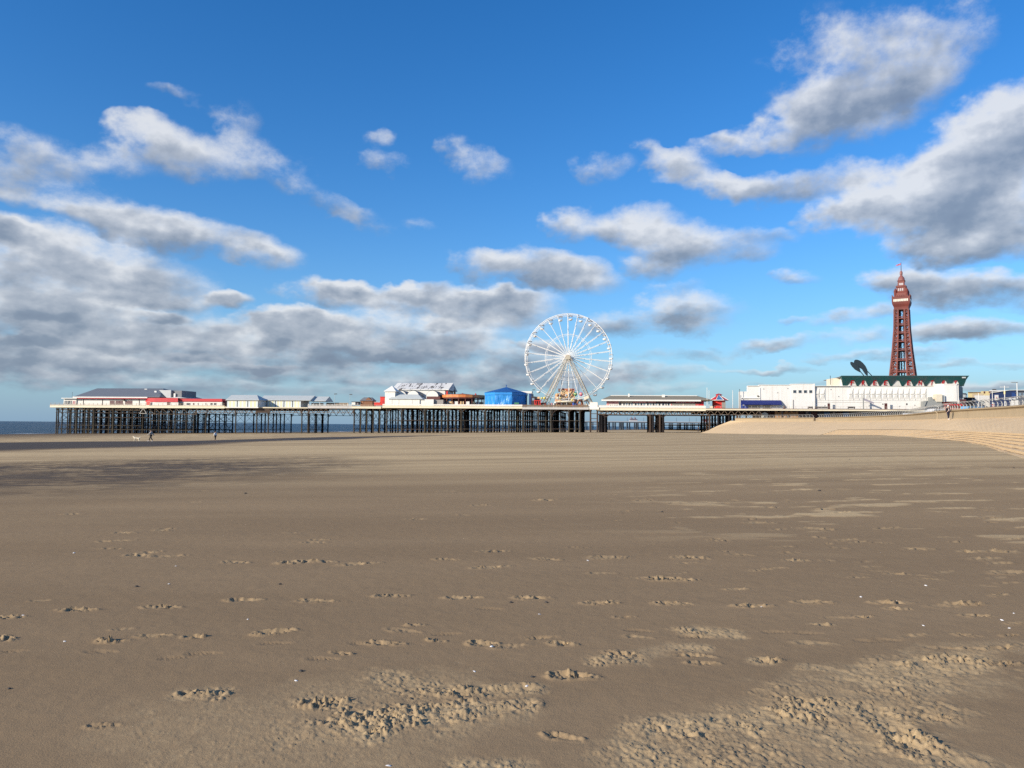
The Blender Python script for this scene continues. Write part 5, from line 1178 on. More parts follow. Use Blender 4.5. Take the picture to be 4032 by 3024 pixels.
r = thing('teacup_platform', 'low round ride with pale canopy rim in front of the fun house', 'ride', (sx_(2225, 12), 12, zw), None, 'pier')
sc_ = sx_(2234, 12); part('rim_board', MB().lathe([(4.2, -.15), (4.3, 0), (4.2, .25)], (sc_, 12, zy_(2234, 1582, 8)), 20), cream, r); part('platform', MB().lathe([(4.0, 0), (4.0, .4), (3.8, .45)], (sc_, 12, zw), 20), maroon, r)
for k in range(8): a = 2*math.pi*k/8; part('post', MB().tube((sc_+3.9*math.cos(a), 12+3.9*math.sin(a), zw), (sc_+3.9*math.cos(a), 12+3.9*math.sin(a), zy_(2234, 1582, 8)), .09, .09, 5), offwhite, r)
rs = random.Random(5)
SM = [(2163, 'grey metal drum', (.3, .3, .3)), (2172, 'pink litter box', (.6, .3, .3)), (2181, 'white bin', (.7, .68, .62)), (2258, 'royal blue tub', (.02, .10, .42)), (2268, 'deep blue tub', (.03, .07, .28)), (2280, 'orange crate', (.55, .18, .05)), (2290, 'brown crate', (.28, .12, .06)), (2300, 'grey cabinet', (.35, .34, .33)), (2309, 'pale cabinet', (.6, .55, .45)), (2148, 'maroon chest', (.25, .05, .04)), (2213, 'dark bin', (.05, .05, .06))]
for px, nm, c_ in SM:
    w_ = rs.uniform(3, 4.5); h_ = rs.uniform(7, 13); t_ = rs.uniform(2.5, 6); s, _ = q(px, 1596, t_); z_ = zy_(px, 1598-h_, t_); wd = q(px+w_, 1596, t_)[0]-s
    r = thing(nm.split()[-1]+'_on_deck', nm+' standing near the deck edge below the wheel', nm.split()[-1], (s, t_, zw), None, 'pier'); m_ = mat('deck_'+nm.replace(' ', '_'), c_, .55, .1)
    part('body', MB().lathe([(wd*.9, 0), (wd, .1), (wd, (z_-zw)*.85), (wd*.92, (z_-zw)*.88)], (s, t_, zw), 8 if 'cr' not in nm and 'cab' not in nm else 4, R(45)), m_, r); part('lid', MB().lathe([(wd*1.05, 0), (wd*1.05, .12), (wd*.3, .25)], (s, t_, zw+(z_-zw)*.88), 8 if 'cr' not in nm and 'cab' not in nm else 4, R(45)), m_, r)
# spider ride: arms and small cars
r = thing('spider_ride', 'small ride with grey jointed arms and red cars right of the fun house', 'ride', (sx_(2290, 9), 9, zw), None, 'pier')
sc_ = sx_(2292, 10); part('centre_post', MB().lathe([(.8, 0), (.7, 1.2), (.4, 2.6), (.2, 2.9)], (sc_, 10, zw), 10), maroon, r)
for k in range(8):
    a = 2*math.pi*k/8+.2; kx, ky = sc_+2.2*math.cos(a), 10+2.2*math.sin(a); ex, ey = sc_+3.6*math.cos(a), 10+3.6*math.sin(a); mb = MB(); mb.bar((sc_, 10, zw+2.2), (kx, ky, zw+3.0), .2); mb.bar((kx, ky, zw+3.0), (ex, ey, zw+1.2), .18); part('arm', mb, (wgrey, brown_trim, orange)[k % 3], r)
    part('car', MB().lathe([(.3, -.5), (.62, -.3), (.66, .15), (.5, .2)], (ex, ey, zw+1.0), 8), (brightred, maroon, salmon, offwhite)[k % 4], r)

# ------------------------------------------------------------------ the big white entrance building with its sign
ze_d = DZ['entrance'][3]; TE = 7.0
eb = thing('pier_entrance_building', 'large white entrance building with FREE ENTRY in red letters under a green roof sign', 'building', (sx_(3350, TE), TE+10, ze_d), None, 'pier')
green = mat('dark_green_sign', (0.012, 0.075, 0.075), .45, .22, .5, c2=(.03, .055, .06), streak=.35, grime=(.10, .12, .10)); letter_red = mat('letter_red', (0.42, 0.008, 0.012), .4, .06)
wall_w = mat('rendered_white_wall', (0.70, 0.69, 0.65), .7, .06, .3, streak=.45, grime=(.50, .45, .37), bump=.2, bscale=3)
gsteel0 = mat('vent_grey', (.22, .22, .22), .6, .1)
navy = mat('navy_awning', (0.012, 0.022, 0.13), .5, .12)
part('wall', bx(2913, 1541.5, 2948, 1611.5, TE, 3), wall_w, eb); part('wall', bx(2946, 1519, 2991, 1611.5, TE-.1, 3.4), wall_w, eb); part('wall', bx(2990, 1515.5, 3115, 1611.5, TE-.2, 4), wall_w, eb)
part('wall', bx(3114, 1512.5, 3208.5, 1611.5, TE-.35, 5), wall_w, eb); part('wall', bx(3208, 1520, 3700, 1611.5, TE+.3, 30), wall_w, eb)
for a, b, y in ((2944, 2991.5, 1518.2), (2989, 3115, 1514.7), (3113, 3209.5, 1511.5), (3209, 3345, 1519.2)): part('parapet', bx(a, y-.3, b, y+1.4, TE-.45, 1.4), darkpost if y < 1519 and a > 2900 and False else offwhite, eb)
part('downpipe', bx(2990.5, 1525, 2992, 1575, TE-.62, .1), offwhite, eb); part('corner_pilaster', bx(3203, 1510.5, 3210, 1611, TE-.6, .28), wall_w, eb)
for a in (3121.5, 3142.5, 3163.5, 3184.5): win(eb, a, 1535, a+15.5, 1549, TE-.35, glass, wall_w, fr=.14)
part('shutter_door', bx(3126, 1575, 3201, 1609.5, TE-.43, .06), mat('white_shutter', (.70, .69, .66), .6, .04), eb); part('door_jamb', bx(3122, 1574, 3126, 1609.5, TE-.45, .12), mat('grey_jamb', (.2, .2, .21), .6, .1), eb)
part('lamp', bx(2982, 1557, 2988, 1562, TE-.5, .25), darkpost, eb)
# blue shop front with awning
part('shop_front', bx(2917, 1577, 2947, 1609, TE-.15, .1), mat('blue_shop', (.02, .06, .30), .5, .1), eb); aw = MB(); s0, z1 = q(2917, 1575.5, TE-.6); s1 = sx_(3075, TE-.6); z0 = zy_(3000, 1590, TE-2.0)
aw.add([(s0, TE-.6, z1), (s1, TE-.6, z1), (s1, TE-2.2, z0), (s0, TE-2.2, z0), (s0, TE-.6, z1-.2), (s1, TE-.6, z1-.2), (s1, TE-2.2, z0-.35), (s0, TE-2.2, z0-.35)], [(0, 1, 2, 3), (7, 6, 5, 4), (3, 2, 6, 7), (0, 3, 7, 4), (1, 5, 6, 2), (0, 4, 5, 1)]); part('awning', aw, navy, eb)
for a, b in ((2947, 2992), (3003, 3036)): part('shutter', bx(a, 1591, b, 1609, TE-.32, .08), shutter, eb)
part('shop_sign', bx(2924, 1591, 2930, 1597, TE-.2, .04), white, eb); part('canopy_slab', bx(2917, 1566, 2990, 1569, TE-.5, .4), offwhite, eb)
# moulded wall panels: two facets each, like folded paper
s_a = sx_(3211, TE+.3)
def panel(px0, px1):
    s0, z1 = q(px0, 1529, TE+.25); s1, z0 = q(px1, 1574, TE+.25); zm = (z0+z1)/2-.2; sm = (s0+s1)/2; mb = MB(); f = TE+.3; d = .45
    for za_, zb_, sg in ((zm+.05, z1, 1), (z0, zm-.05, -1)):
        i0, i1 = s0+(s1-s0)*.22, s1-(s1-s0)*.22; zi = zm+sg*.25
        mb.add([(s0, f, za_), (s1, f, za_), (s1, f, zb_), (s0, f, zb_), (i0, f-d, zi if sg > 0 else zi), (i1, f-d, zi)], [(0, 1, 5, 4), (1, 2, 5), (2, 3, 4, 5), (3, 0, 4)])
    part('moulded_panel', mb, wall_w, eb); part('panel_rib', MB().box(s1-.02, s1+.10, f-.22, f-.01, z0, z1), wall_w, eb)
for a, b in ((3212, 3226), (3229, 3247)): panel(a, b)
for i in range(14): panel(3339+i*22.1, 3339+i*22.1+19.5)
part('string_course', bx(3212, 1575.5, 3690, 1577.5, TE+.15, .14), wall_w, eb)
for px in (3040, 3078, 3262, 3290, 3318): part('wall_joint', bx(px, 1523, px+.9, 1609, TE-.24 if px < 3115 else TE+.26, .05), mat('joint_grey', (.42, .41, .38), .8, .1), eb)
for px, py in ((3005, 1530), (3060, 1545), (3100, 1528), (3270, 1532), (3300, 1560), (3246, 1596), (3420, 1596), (3540, 1598), (3600, 1594)): part('vent', bx(px, py, px+4, py+3, TE-.28 if px < 3115 else TE+.2, .1), gsteel0, eb)
part('cable_tray', bx(3212, 1583, 3470, 1584.4, TE+.18, .12), mat('cable_tray_grey', (.45, .44, .42), .7, .1), eb)
# roof sign: green hood leaning out, cut by pale niches that hold the letters
TS = TE+.05; out = 2.0
zt_ = zy_(3560, 1480.5, TS-out); zb_ = zy_(3560, 1520, TS); zn_ = zy_(3560, 1497.5, TS-1.2)
LET = [('F', 3355.5), ('R', 3399.5), ('E', 3444.5), ('E', 3487), (None, 3532), ('E', 3578), ('N', 3623), ('T', 3669), ('R', 3715.5), ('Y', 3761.5)]
sL, sR = sx_(3318, TS), sx_(3797, TS)
part('sign_back', MB().box(sL+.3, sR-.3, TS, TS+22, zb_, zt_-.3), wall_w, eb)
def leanT(z): return TS-out*max(0, min(1, (z-zb_)/(zt_-zb_)))
# upper band
mb = MB(); eL, eR = sL-.9, sR+.9
mb.add([(sL-.2, leanT(zn_), zn_), (sR+.2, leanT(zn_), zn_), (eR, TS-out, zt_), (eL, TS-out, zt_), (sL-.2, TS+.1, zn_), (sR+.2, TS+.1, zn_), (eR, TS+.1, zt_), (eL, TS+.1, zt_)], [(0, 1, 2, 3), (5, 4, 7, 6), (3, 2, 6, 7), (0, 4, 5, 1), (0, 3, 7, 4), (1, 5, 6, 2)])
part('sign_hood', mb, green, eb); part('sign_hood_trim', MB().box(eL-.1, eR+.1, TS-out-.08, TS-out+.10, zt_-.06, zt_+.14), mat('hood_trim', (.05, .11, .11), .5, .2), eb); part('roof_deck', MB().box(eL, eR, TS, TS+22, zt_-.35, zt_-.1), slate_roof, eb)
part('hood_patch', bx(3788, 1484, 3803, 1489, TS-out-.02, .04), palegrey_roof, eb)
# teeth: green wedges between the niches
edges = [sx_(p, TS) for _, p in LET]; ds = edges[1]-edges[0]; wtop, wbot = ds*.13, ds*.43
cent = [edges[0]-ds]+edges+[edges[-1]+ds]
for i in range(len(cent)-1):
    a, b = cent[i], cent[i+1]
    t0_, t1_ = a+wtop, b-wtop; b0_, b1_ = a+wbot, b-wbot
    if i == 0: t0_, b0_ = sL-.3, sL+.1
    if i == len(cent)-2: t1_, b1_ = sR+.3, sR-.1
    mb = MB(); la, lb = leanT(zn_), TS-.12
    mb.add([(b0_, lb, zb_), (b1_, lb, zb_), (t1_, la, zn_), (t0_, la, zn_), (b0_, TS+.05, zb_), (b1_, TS+.05, zb_), (t1_, TS+.05, zn_), (t0_, TS+.05, zn_)], [(0, 1, 2, 3), (5, 4, 7, 6), (0, 3, 7, 4), (1, 5, 6, 2), (0, 4, 5, 1), (3, 2, 6, 7)])
    part('sign_tooth', mb, green, eb)
for (ch, p), c_ in zip(LET, edges):       # pale sloping panel in each niche, then its letter
    la = leanT(zn_)+.35; mb = MB(); mb.add([(c_-wbot, TS-.02, zb_), (c_+wbot, TS-.02, zb_), (c_+wtop, la, zn_), (c_-wtop, la, zn_), (c_-wbot, TS+.05, zb_), (c_+wbot, TS+.05, zb_), (c_+wtop, TS+.05, zn_), (c_-wtop, TS+.05, zn_)], [(0, 1, 2, 3), (5, 4, 7, 6), (0, 3, 7, 4), (1, 5, 6, 2), (0, 4, 5, 1), (3, 2, 6, 7)])
    part('niche_panel', mb, wall_w, eb)
    if ch:
        o = text(ch, p-6.6, p+6.6, 1498.0, 1517.0, TS-.5, letter_red, eb, 'letter', lean=lambda z: TS-(TS-(leanT(zn_)+.35))*(z-zb_)/(zn_-zb_)-.16)
        o['label'] = 'red capital letter '+ch+' in a white niche'
# plant room, masts
part('plant_room', bx(3277, 1489, 3311, 1520, TE+4, 8), mat('buff_render', (.66, .60, .46), .7, .08, .5, streak=.3), eb); part('aerial', MB().bar((sx_(3271, TE+4), TE+4, zy_(3271, 1515, TE+4)), (sx_(3271, TE+4), TE+4, zy_(3271, 1479, TE+4)), .14), iron, eb)
# right block with the dark hoarding turned away from the sun
tr = TE-3.0; s0, z1 = q(3691, 1515, tr); s1, _ = q(3767, 1515, tr); z0 = zy_(3730, 1581, tr)
part('corner_block', MB().plan([(s0, TE+.7), (s0+.1, tr+.8), (s0+2.2, tr), (s1, tr), (sx_(3790, tr+9), tr+9), (s0, tr+9)], z0, z1), wall_w, eb)
part('corner_block_cap', MB().plan([(s0-.1, TE+.7), (s0, tr+.7), (s0+2.1, tr-.12), (s1+.1, tr-.12), (sx_(3791, tr+9), tr+9), (s0, tr+9.1)], z1, z1+.35), white, eb)
A = (s1+.25, tr+.6); B = (sx_(3789, tr+8), tr+8); zt2, zb2 = z1-.5, z0+1.5
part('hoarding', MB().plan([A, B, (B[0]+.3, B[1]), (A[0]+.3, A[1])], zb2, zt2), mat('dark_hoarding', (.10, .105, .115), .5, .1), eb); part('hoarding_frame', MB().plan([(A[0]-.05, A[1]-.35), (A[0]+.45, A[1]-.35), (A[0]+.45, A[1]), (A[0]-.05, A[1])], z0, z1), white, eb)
part('lower_wall', bx(3694, 1581, 3780, 1612, tr+2.5, 10), mat('maroon_shop', (.13, .03, .03), .6, .15), eb); part('shop_sign', bx(3712, 1584, 3748, 1590, tr+2.3, .12), brightred, eb); part('shop_sign', bx(3720, 1591, 3735, 1596, tr+2.3, .1), goldm, eb)
# stairs and grey enclosure at the foot of the wall
gsteel = mat('grey_steel_cladding', (.25, .26, .25), .6, .1, .6)
part('stair_enclosure', MB().prism([q(3636, 1603, 3), q(3636, 1580, 3), q(3664, 1578, 3), q(3664, 1563, 3), q(3670, 1563, 3), q(3676, 1577, 3), q(3708, 1579, 3), q(3708, 1604, 3)], 3, 5.5), gsteel, eb)
part('lift_box', bx(3687, 1552, 3711, 1582, 2.6, 3), mat('cream_lift', (.62, .56, .44), .6, .08), eb); part('lift_side', bx(3711.5, 1556, 3720, 1583, 3.2, 2.4), palegrey_roof, eb); part('stair_flight', MB().prism([q(3632, 1611, 2.6), q(3648, 1578, 2.6), q(3650, 1578, 2.6), q(3637, 1611, 2.6)], 2.6, 5), gsteel, eb)
# open doors with their leaves folded back
for a, b, c_ in ((3258.5, 3268, 3278), (3482.5, 3494, 3505)):
    part('doorway', bx(a, 1588, b, 1611, TE+.22, .06), mat('maroon_doorway', (.07, .02, .02), .8, .1), eb); part('door', bx(b+.5, 1587, c_, 1611, TE-.9, .12), offwhite, eb)
part('wall_sign', bx(3474, 1589, 3478.5, 1593, TE+.2, .06), darkpost, eb); part('wall_sign', bx(3568, 1588, 3573, 1595, TE+.2, .06), darkpost, eb)
# sign post, with the shadow its sign casts modelled as a slanting strip
r = thing('sign_post_shadow', 'grey sign post with its slanting cast shadow built as a dark strip before the white building', 'sign', (sx_(3400, 4), 4, ze_d), None, 'pier')
part('post', bx(3398, 1566, 3402.5, 1611, 4, .35), gsteel, r); part('board', MB().prism([q(3402, 1568, 4), q(3441, 1584, 4), q(3441, 1590, 4), q(3402, 1576, 4)], 4.0, 4.2), mat('sign_shadow_grey', (.30, .28, .32), .6, .1), r)  # board: the cast shadow of the sign, built as a dark strip
# benches and bins on the deck
for i, (a, b, lb) in enumerate(((3181, 3201, 'dark slatted deck bench left of the white pilaster'), (3209, 3262, 'long dark deck bench right of the white pilaster'), (3339, 3367, 'dark deck bench below the moulded wall panels'))):
    r = thing('dark_deck_bench', lb, 'bench', (sx_((a+b)/2, 2.5), 2.8, ze_d), 'dark benches by the entrance building', 'pier')
    part('backrest', bx(a, 1601, b, 1606, 2.9, .1), darkpost, r); part('seat', bx(a, 1606, b, 1607.6, 2.4, .6), darkpost, r)
    for px in (a+1, b-2.5): part('leg', bx(px, 1607.6, px+1.5, 1611.4, 2.5, .4), iron, r)
r = thing('litter_bin', 'rounded dark litter bin on the deck before the white wall', 'bin', (sx_(3088.5, 2.5), 2.8, ze_d), None, 'pier')
s, z_ = q(3088.5, 1611, 2.8); part('body', MB().lathe([(.38, 0), (.42, .1), (.42, .9), (.36, 1.1)], (s, 2.8, ze_d), 10), mat('bin_brown', (.08, .05, .05), .6, .1), r); part('hood', MB().lathe([(.36, 0), (.32, .18), (.1, .3)], (s, 2.8, ze_d+1.1), 10), darkpost, r)
# leaf-like sculpture on the roof: two tilted blades on stays
sc = thing('twin_blade_roof_sculpture', 'dark twin leaf shaped sculpture tilted on the entrance roof', 'sculpture', (sx_(3415, 14), 14, zt_-.1), None, 'pier')
slate = mat('dark_slate_blade', (.022, .034, .042), .45, .15, .8)
L1 = [(3349, 1426), (3352, 1424.5), (3358, 1426), (3364, 1429), (3369, 1432), (3378, 1440), (3385, 1450), (3388, 1459), (3388.5, 1466), (3380, 1462), (3368, 1455), (3357, 1444), (3350, 1434)]
L2 = [(3364, 1427), (3365, 1420), (3369, 1416), (3376, 1416), (3387, 1420), (3398, 1429), (3408, 1441), (3415, 1455), (3417, 1466), (3417, 1480), (3409, 1473), (3402, 1463), (3396, 1453), (3388, 1449), (3378, 1441), (3369, 1433)]
part('blade', MB().prism([q(x, y, 13) for x, y in L1], 13, 13.5), slate, sc); part('blade', MB().prism([q(x, y, 14.2) for x, y in L2], 14.2, 14.9), slate, sc)
mb = MB(); a, b = q(3387, 1462, 13.3), q(3403, 1481, 14); part('stay', MB().bar((a[0], 13.3, a[1]), (b[0], 14, b[1]), .22), slate, sc)
a, b = q(3416, 1462, 14.5), q(3434, 1481, 15); part('stay', MB().bar((a[0], 14.5, a[1]), (b[0], 15, b[1]), .22), slate, sc)
# hoardings and stalls under the deck
ply = mat('plywood_board', (.36, .20, .085), .8, .2, .8, c2=(.27, .15, .07), streak=.3)
hb = thing('plywood_hoarding', 'brown plywood hoarding under the pier deck behind the sea wall', 'hoarding', (sx_(3095, 3), 3, 3.6), None, 'pier')
for i in range(9): part('board', bx(3051+i*10.3, 1617.5+(i % 3)*.3, 3051+i*10.3+9.9, 1652, 3+(i % 2)*.04, .08), ply, hb)
ub = thing('shuttered_stall_block', 'long shuttered block of dark and blue panels under the pier deck', 'stall block', (sx_(3350, 4), 5, 3.6), None, 'pier')
cs = [(.05, .02, .02), (.03, .05, .08), (.09, .035, .03), (.02, .03, .05), (.03, .13, .32), (.06, .06, .07), (.07, .03, .03), (.05, .22, .48), (.045, .05, .04), (.10, .03, .03), (.04, .10, .2), (.06, .045, .05)]
for i in range(20): 
    c_ = cs[i % 12]; part('stall_front', bx(3144+i*25, 1617.8, 3144+i*25+24, 1655, 4+(i % 3)*.1, .15), mat('stall_front_%d' % (i % 12), c_, .6, .15, 1), ub)
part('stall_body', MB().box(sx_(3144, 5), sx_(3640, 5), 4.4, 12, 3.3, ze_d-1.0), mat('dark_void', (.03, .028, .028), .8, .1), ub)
r = thing('green_grey_kiosk', 'small pale grey gabled booth left of the plywood hoarding', 'booth', (sx_(3010, 3), 4, 3.6), None, 'pier')
part('wall', bx(2998, 1631, 3024, 1652, 3, 2.5), mat('pale_green_booth', (.40, .42, .37), .7, .1), r); part('roof', MB().prism([q(2996, 1631, 2.8), q(3011, 1622, 2.8), q(3027, 1631, 2.8)], 2.8, 5.8), palegrey_roof, r)
r = thing('dark_red_shed', 'dark maroon low shed under the deck left of the plywood', 'shed', (sx_(3030, 7), 7, 3.6), None, 'pier'); part('wall', bx(2975, 1622, 3050, 1655, 6.5, 4), mat('maroon_shed', (.07, .03, .025), .8, .15), r); part('roof', bx(2973, 1620, 3052, 1622, 6.2, 4.8), mat('maroon_shed_roof', (.09, .045, .035), .8, .15), r)

# ------------------------------------------------------------------ the tall red lattice tower
TY = 725.0
tb_ = at(3556, 1480, TY); tx = tb_.x
TR = R(-33)
def tw_(px, py): p = at(px, py, TY); return p.z
red_iron = mat('tower_red_iron', (0.170, 0.036, 0.025), .6, .18, .05, c2=(.115, .026, .02)); dark_iron = mat('tower_dark_iron', (.045, .025, .028), .7, .15, .05)
zcut = tw_(3556, 1480); ztop_leg = tw_(3551, 1218)
tower = thing('lattice_tower', 'tall dark red iron lattice tower behind the entrance building', 'tower', (tx, TY, 4.0)); tower.rotation_euler = (0, 0, TR)
prof_pts = [(4.0, 16.5), (zcut, 10.3), (tw_(3556, 1382), 7.9), (tw_(3556, 1295), 6.35), (ztop_leg, 5.9), (tw_(3551, 1195), 6.0)]
def hw(z):
    for (z0, w0), (z1, w1) in zip(prof_pts[:-1], prof_pts[1:]):
        if z <= z1: f = (z-z0)/(z1-z0); return w0+(w1-w0)*f
    return prof_pts[-1][1]
def lw(z): return hw(z)*0.60-0.3 if z > zcut else hw(z)*.5     # width of a corner leg
zs_ = [4.0, 14, 24, 33]+[tw_(3556, 1020+y*.2893) for y in (1590, 1540, 1463, 1385, 1318, 1250, 1190, 1130, 1072, 1015, 960, 905, 860, 815, 740, 690)]
def P3(x, y, z): return (tx+x, TY+y, z)
for sx2 in (-1, 1):
    for sy in (-1, 1):
        mb = MB(); thin = MB()
        for z0, z1 in zip(zs_[:-1], zs_[1:]):
            h0, h1, l0, l1 = hw(z0), hw(z1), lw(z0), lw(z1)
            c0 = [(sx2*h0, sy*h0), (sx2*(h0-l0), sy*h0), (sx2*(h0-l0), sy*(h0-l0)), (sx2*h0, sy*(h0-l0))]; c1 = [(sx2*h1, sy*h1), (sx2*(h1-l1), sy*h1), (sx2*(h1-l1), sy*(h1-l1)), (sx2*h1, sy*(h1-l1))]
            for k in range(4):
                mb.bar(P3(*c0[k], z0), P3(*c1[k], z1), 1.15)
                a, b = c0[k], c0[(k+1) % 4]; a1, b1 = c1[k], c1[(k+1) % 4]
                thin.bar(P3(*a, z0), P3(*b1, z1), .36); thin.bar(P3(*b, z0), P3(*a1, z1), .36); thin.bar(P3(*a, z0), P3(*b, z0), .6)
        o = part('leg', mb, red_iron, tower); part('leg_lattice', thin, red_iron, o)
for z_ in zs_[4:]:
    h_ = hw(z_); l_ = lw(z_)
    if (zs_.index(z_) % 2) == 0 and z_ != zs_[-1]: continue
    mb = MB()
    for s2 in (-1, 1):
        for o_ in (0, l_):
            mb.bar(P3(-h_, s2*(h_-o_), z_), P3(h_, s2*(h_-o_), z_), .75); mb.bar(P3(s2*(h_-o_), -h_, z_), P3(s2*(h_-o_), h_, z_), .75)
            mb.bar(P3(-h_, s2*(h_-o_), z_+1.5), P3(h_, s2*(h_-o_), z_+1.5), .4); mb.bar(P3(s2*(h_-o_), -h_, z_+1.5), P3(s2*(h_-o_), h_, z_+1.5), .4)
    part('cross_band', mb, red_iron, tower)
mb = MB()
for s2 in (-1.3, 1.3):
    for s3 in (-1.3, 1.3): mb.bar(P3(s2, s3, 8), P3(s2, s3, ztop_leg), .75)
part('lift_shaft', mb, dark_iron, tower)
mb = MB()
for i in range(34):
    z_ = 20+i*3.2
    if z_ > ztop_leg: break
    mb.bar(P3(-1.3, -1.3, z_), P3(1.3, -1.3, z_+3.2), .3); mb.bar(P3(-1.3, -1.3, z_), P3(1.3, -1.3, z_), .35); mb.bar(P3(-1.3, -1.3, z_), P3(-1.3, 1.3, z_+3.2), .3)
part('lift_lattice', mb, dark_iron, tower)
def T2(y): return 1020+y*.2893
def sq(prof, name, m, n=4, par=None):
    mb = MB(); mb.lathe([(r*math.sqrt(2) if n == 4 else r, tw_(3551, T2(y))) for r, y in prof], (tx, TY, 0), n, R(45) if n == 4 else R(22.5)); return part(name, mb, m, par or tower)
sq([(5.9, 700), (6.3, 660), (7.3, 625), (7.6, 605)], 'bracket_course', red_iron)
sq([(7.6, 605), (7.7, 590), (7.7, 530), (7.3, 522)], 'observation_deck', red_iron)
zwa, zwb = tw_(3551, T2(589)), tw_(3551, T2(557)); wb = mat('viewing_windows', (.62, .58, .48), .3, .15, .2)
for k in range(4):       # bright glazed band round the deck, pane by pane
    a = k*math.pi/2
    for i in range(10):
        x = -6.2+i*1.25; mb = MB(); mb.box(x, x+1.0, -7.82, -7.68, zwa, zwb); rot = Matrix.Rotation(a, 3, 'Z')
        mb.v = [tuple(rot @ Vector((p[0], p[1], 0))+Vector((tx, TY, p[2]))) for p in mb.v]; part('deck_pane', mb, wb, tower)
mb = MB()
for s2 in (-1, 1):
    for o_ in np.linspace(-7.3, 7.3, 9): mb.bar(P3(o_, s2*7.5, tw_(3551, T2(530))), P3(o_, s2*7.5, tw_(3551, T2(492))), .18); mb.bar(P3(s2*7.5, o_, tw_(3551, T2(530))), P3(s2*7.5, o_, tw_(3551, T2(492))), .18)
part('deck_railing', mb, red_iron, tower)
sq([(6.0, 525), (5.7, 500), (5.4, 470), (4.5, 458)], 'upper_gallery', red_iron); sq([(4.0, 460), (3.9, 395), (4.3, 388)], 'middle_tier', red_iron); sq([(4.4, 388), (4.4, 372), (3.9, 368)], 'balcony', red_iron); sq([(3.0, 370), (2.8, 305), (3.3, 302), (3.3, 296)], 'lantern_stage', red_iron)
for s2 in (-1, 1):
    for s3 in (-1, 1):
        mb = MB(); mb.lathe([(1.3, tw_(3551, T2(500))), (1.3, tw_(3551, T2(455))), (1.5, tw_(3551, T2(450))), (.9, tw_(3551, T2(425))), (.1, tw_(3551, T2(400)))], (tx+s2*4.8, TY+s3*4.8, 0), 8); part('corner_turret', mb, red_iron, tower)
palew = mat('pale_lantern_window', (.40, .36, .36), .3, .1, .2)
for k in range(4):
    for y0, y1, d_, xs2 in ((440, 405, 4.05, (-2.6, -.9, .8)), (362, 332, 2.95, (-1.7, -.5, .7))):
        for x in xs2:
            mb = MB(); mb.box(x, x+1.1, -d_-.06, -d_, tw_(3551, T2(y0)), tw_(3551, T2(y1))); rot = Matrix.Rotation(k*math.pi/2, 3, 'Z'); mb.v = [tuple(rot @ Vector((p[0], p[1], 0))+Vector((tx, TY, p[2]))) for p in mb.v]; part('window', mb, palew, tower)
dome = mat('tower_dome_grey_red', (.24, .095, .085), .4, .1, .1)
sq([(3.0, 296), (2.95, 275), (2.4, 252), (1.4, 235), (.9, 220), (1.0, 212)], 'dome', dome, 12); sq([(1.25, 212), (1.3, 195), (1.3, 180), (.8, 168), (.2, 160)], 'top_lantern', dome, 10)
mb = MB(); mb.tube(P3(0, 0, tw_(3551, T2(162))), P3(0, 0, tw_(3551, T2(45))), .32, .18, 6); part('mast', mb, dark_iron, tower)
mb = MB(); za2, zb2_ = tw_(3551, T2(55)), tw_(3551, T2(80)); n_ = 6
pts = [(-.1-i*.75, .35*math.sin(i*1.1), 0) for i in range(n_+1)]
mb.add([P3(x, y, za2-.25*i) for i, (x, y, _) in enumerate(pts)]+[P3(x, y, zb2_-.15*i+(.0)) for i, (x, y, _) in enumerate(pts)], [(i, i+1, i+2+n_, i+1+n_) for i in range(n_)]); part('flag', mb, mat('faded_red_flag', (.50, .12, .14), .8, .3, .6, c2=(.22, .16, .3)), tower)

# ------------------------------------------------------------------ promenade side: buildings, lamp posts, cars
def skew(mb, Y):
    """the front at the promenade's building line: side walls run back along the street, which follows the coast"""
    mb.v = [(x+0.62*(y-Y), y, z) for x, y, z in mb.v]; return mb
def wbx(px0, py0, px1, py1, Y, dep, mb=None, down=None):
    a = at(px0, py0, Y); b = at(px1, py1, Y); mb = mb or MB(); mb.box(a.x, b.x, Y, Y+dep, down if down is not None else b.z, a.z); return skew(mb, Y)
def base(px, Y, z=4.0): p = at(px, 1600, Y); return (p.x, Y, z)
yel = mat('primrose_render', (.72, .58, .30), .7, .07, .2, streak=.2); indigo = mat('indigo_cladding', (.028, .045, .12), .5, .12, .2)
r = thing('yellow_building', 'pale yellow flat-roofed building beyond the promenade', 'building', base(3880, 330)); part('wall', wbx(3811, 1545, 3862, 1600, 330, 20, down=3), yel, r); part('wall', wbx(3862, 1540, 3990, 1600, 328, 20, down=3), yel, r); part('white_parapet', wbx(3896, 1536, 3998, 1542, 327, 6), white, r); part('roof_plant', wbx(3907, 1532, 3923, 1537, 332, 4), darkpost, r)
part('window', wbx(3873, 1541, 3879, 1549, 327.9, .2), maroon, r); part('window', wbx(3893, 1541, 3902, 1547, 326.9, .2), maroon, r); part('roof_edge', wbx(3811, 1543, 3866, 1545.5, 329.5, 3), mat('brown_parapet', (.35, .25, .16), .7, .1), r)
r = thing('white_low_building', 'low white building in front of the yellow one', 'building', base(3870, 300)); part('wall', wbx(3837, 1557, 3898, 1600, 300, 14, down=3), offwhite, r); part('upper_wall', wbx(3828, 1550, 3872, 1558, 306, 8, down=3), mat('tan_wall', (.50, .40, .26), .7, .1), r); part('arched_door', wbx(3858, 1577, 3874, 1590, 299.9, .15), palegrey_roof, r)
r = thing('dark_blue_hall', 'dark blue arched-roof hall at the right edge', 'building', base(3960, 280)); a = at(3898, 1600, 280)
arc = [(at(px, py, 280).x, at(px, py, 280).z) for px, py in ((3897, 1549), (3920, 1546), (3950, 1541), (3975, 1538), (4010, 1537), (4060, 1537), (4120, 1540))]
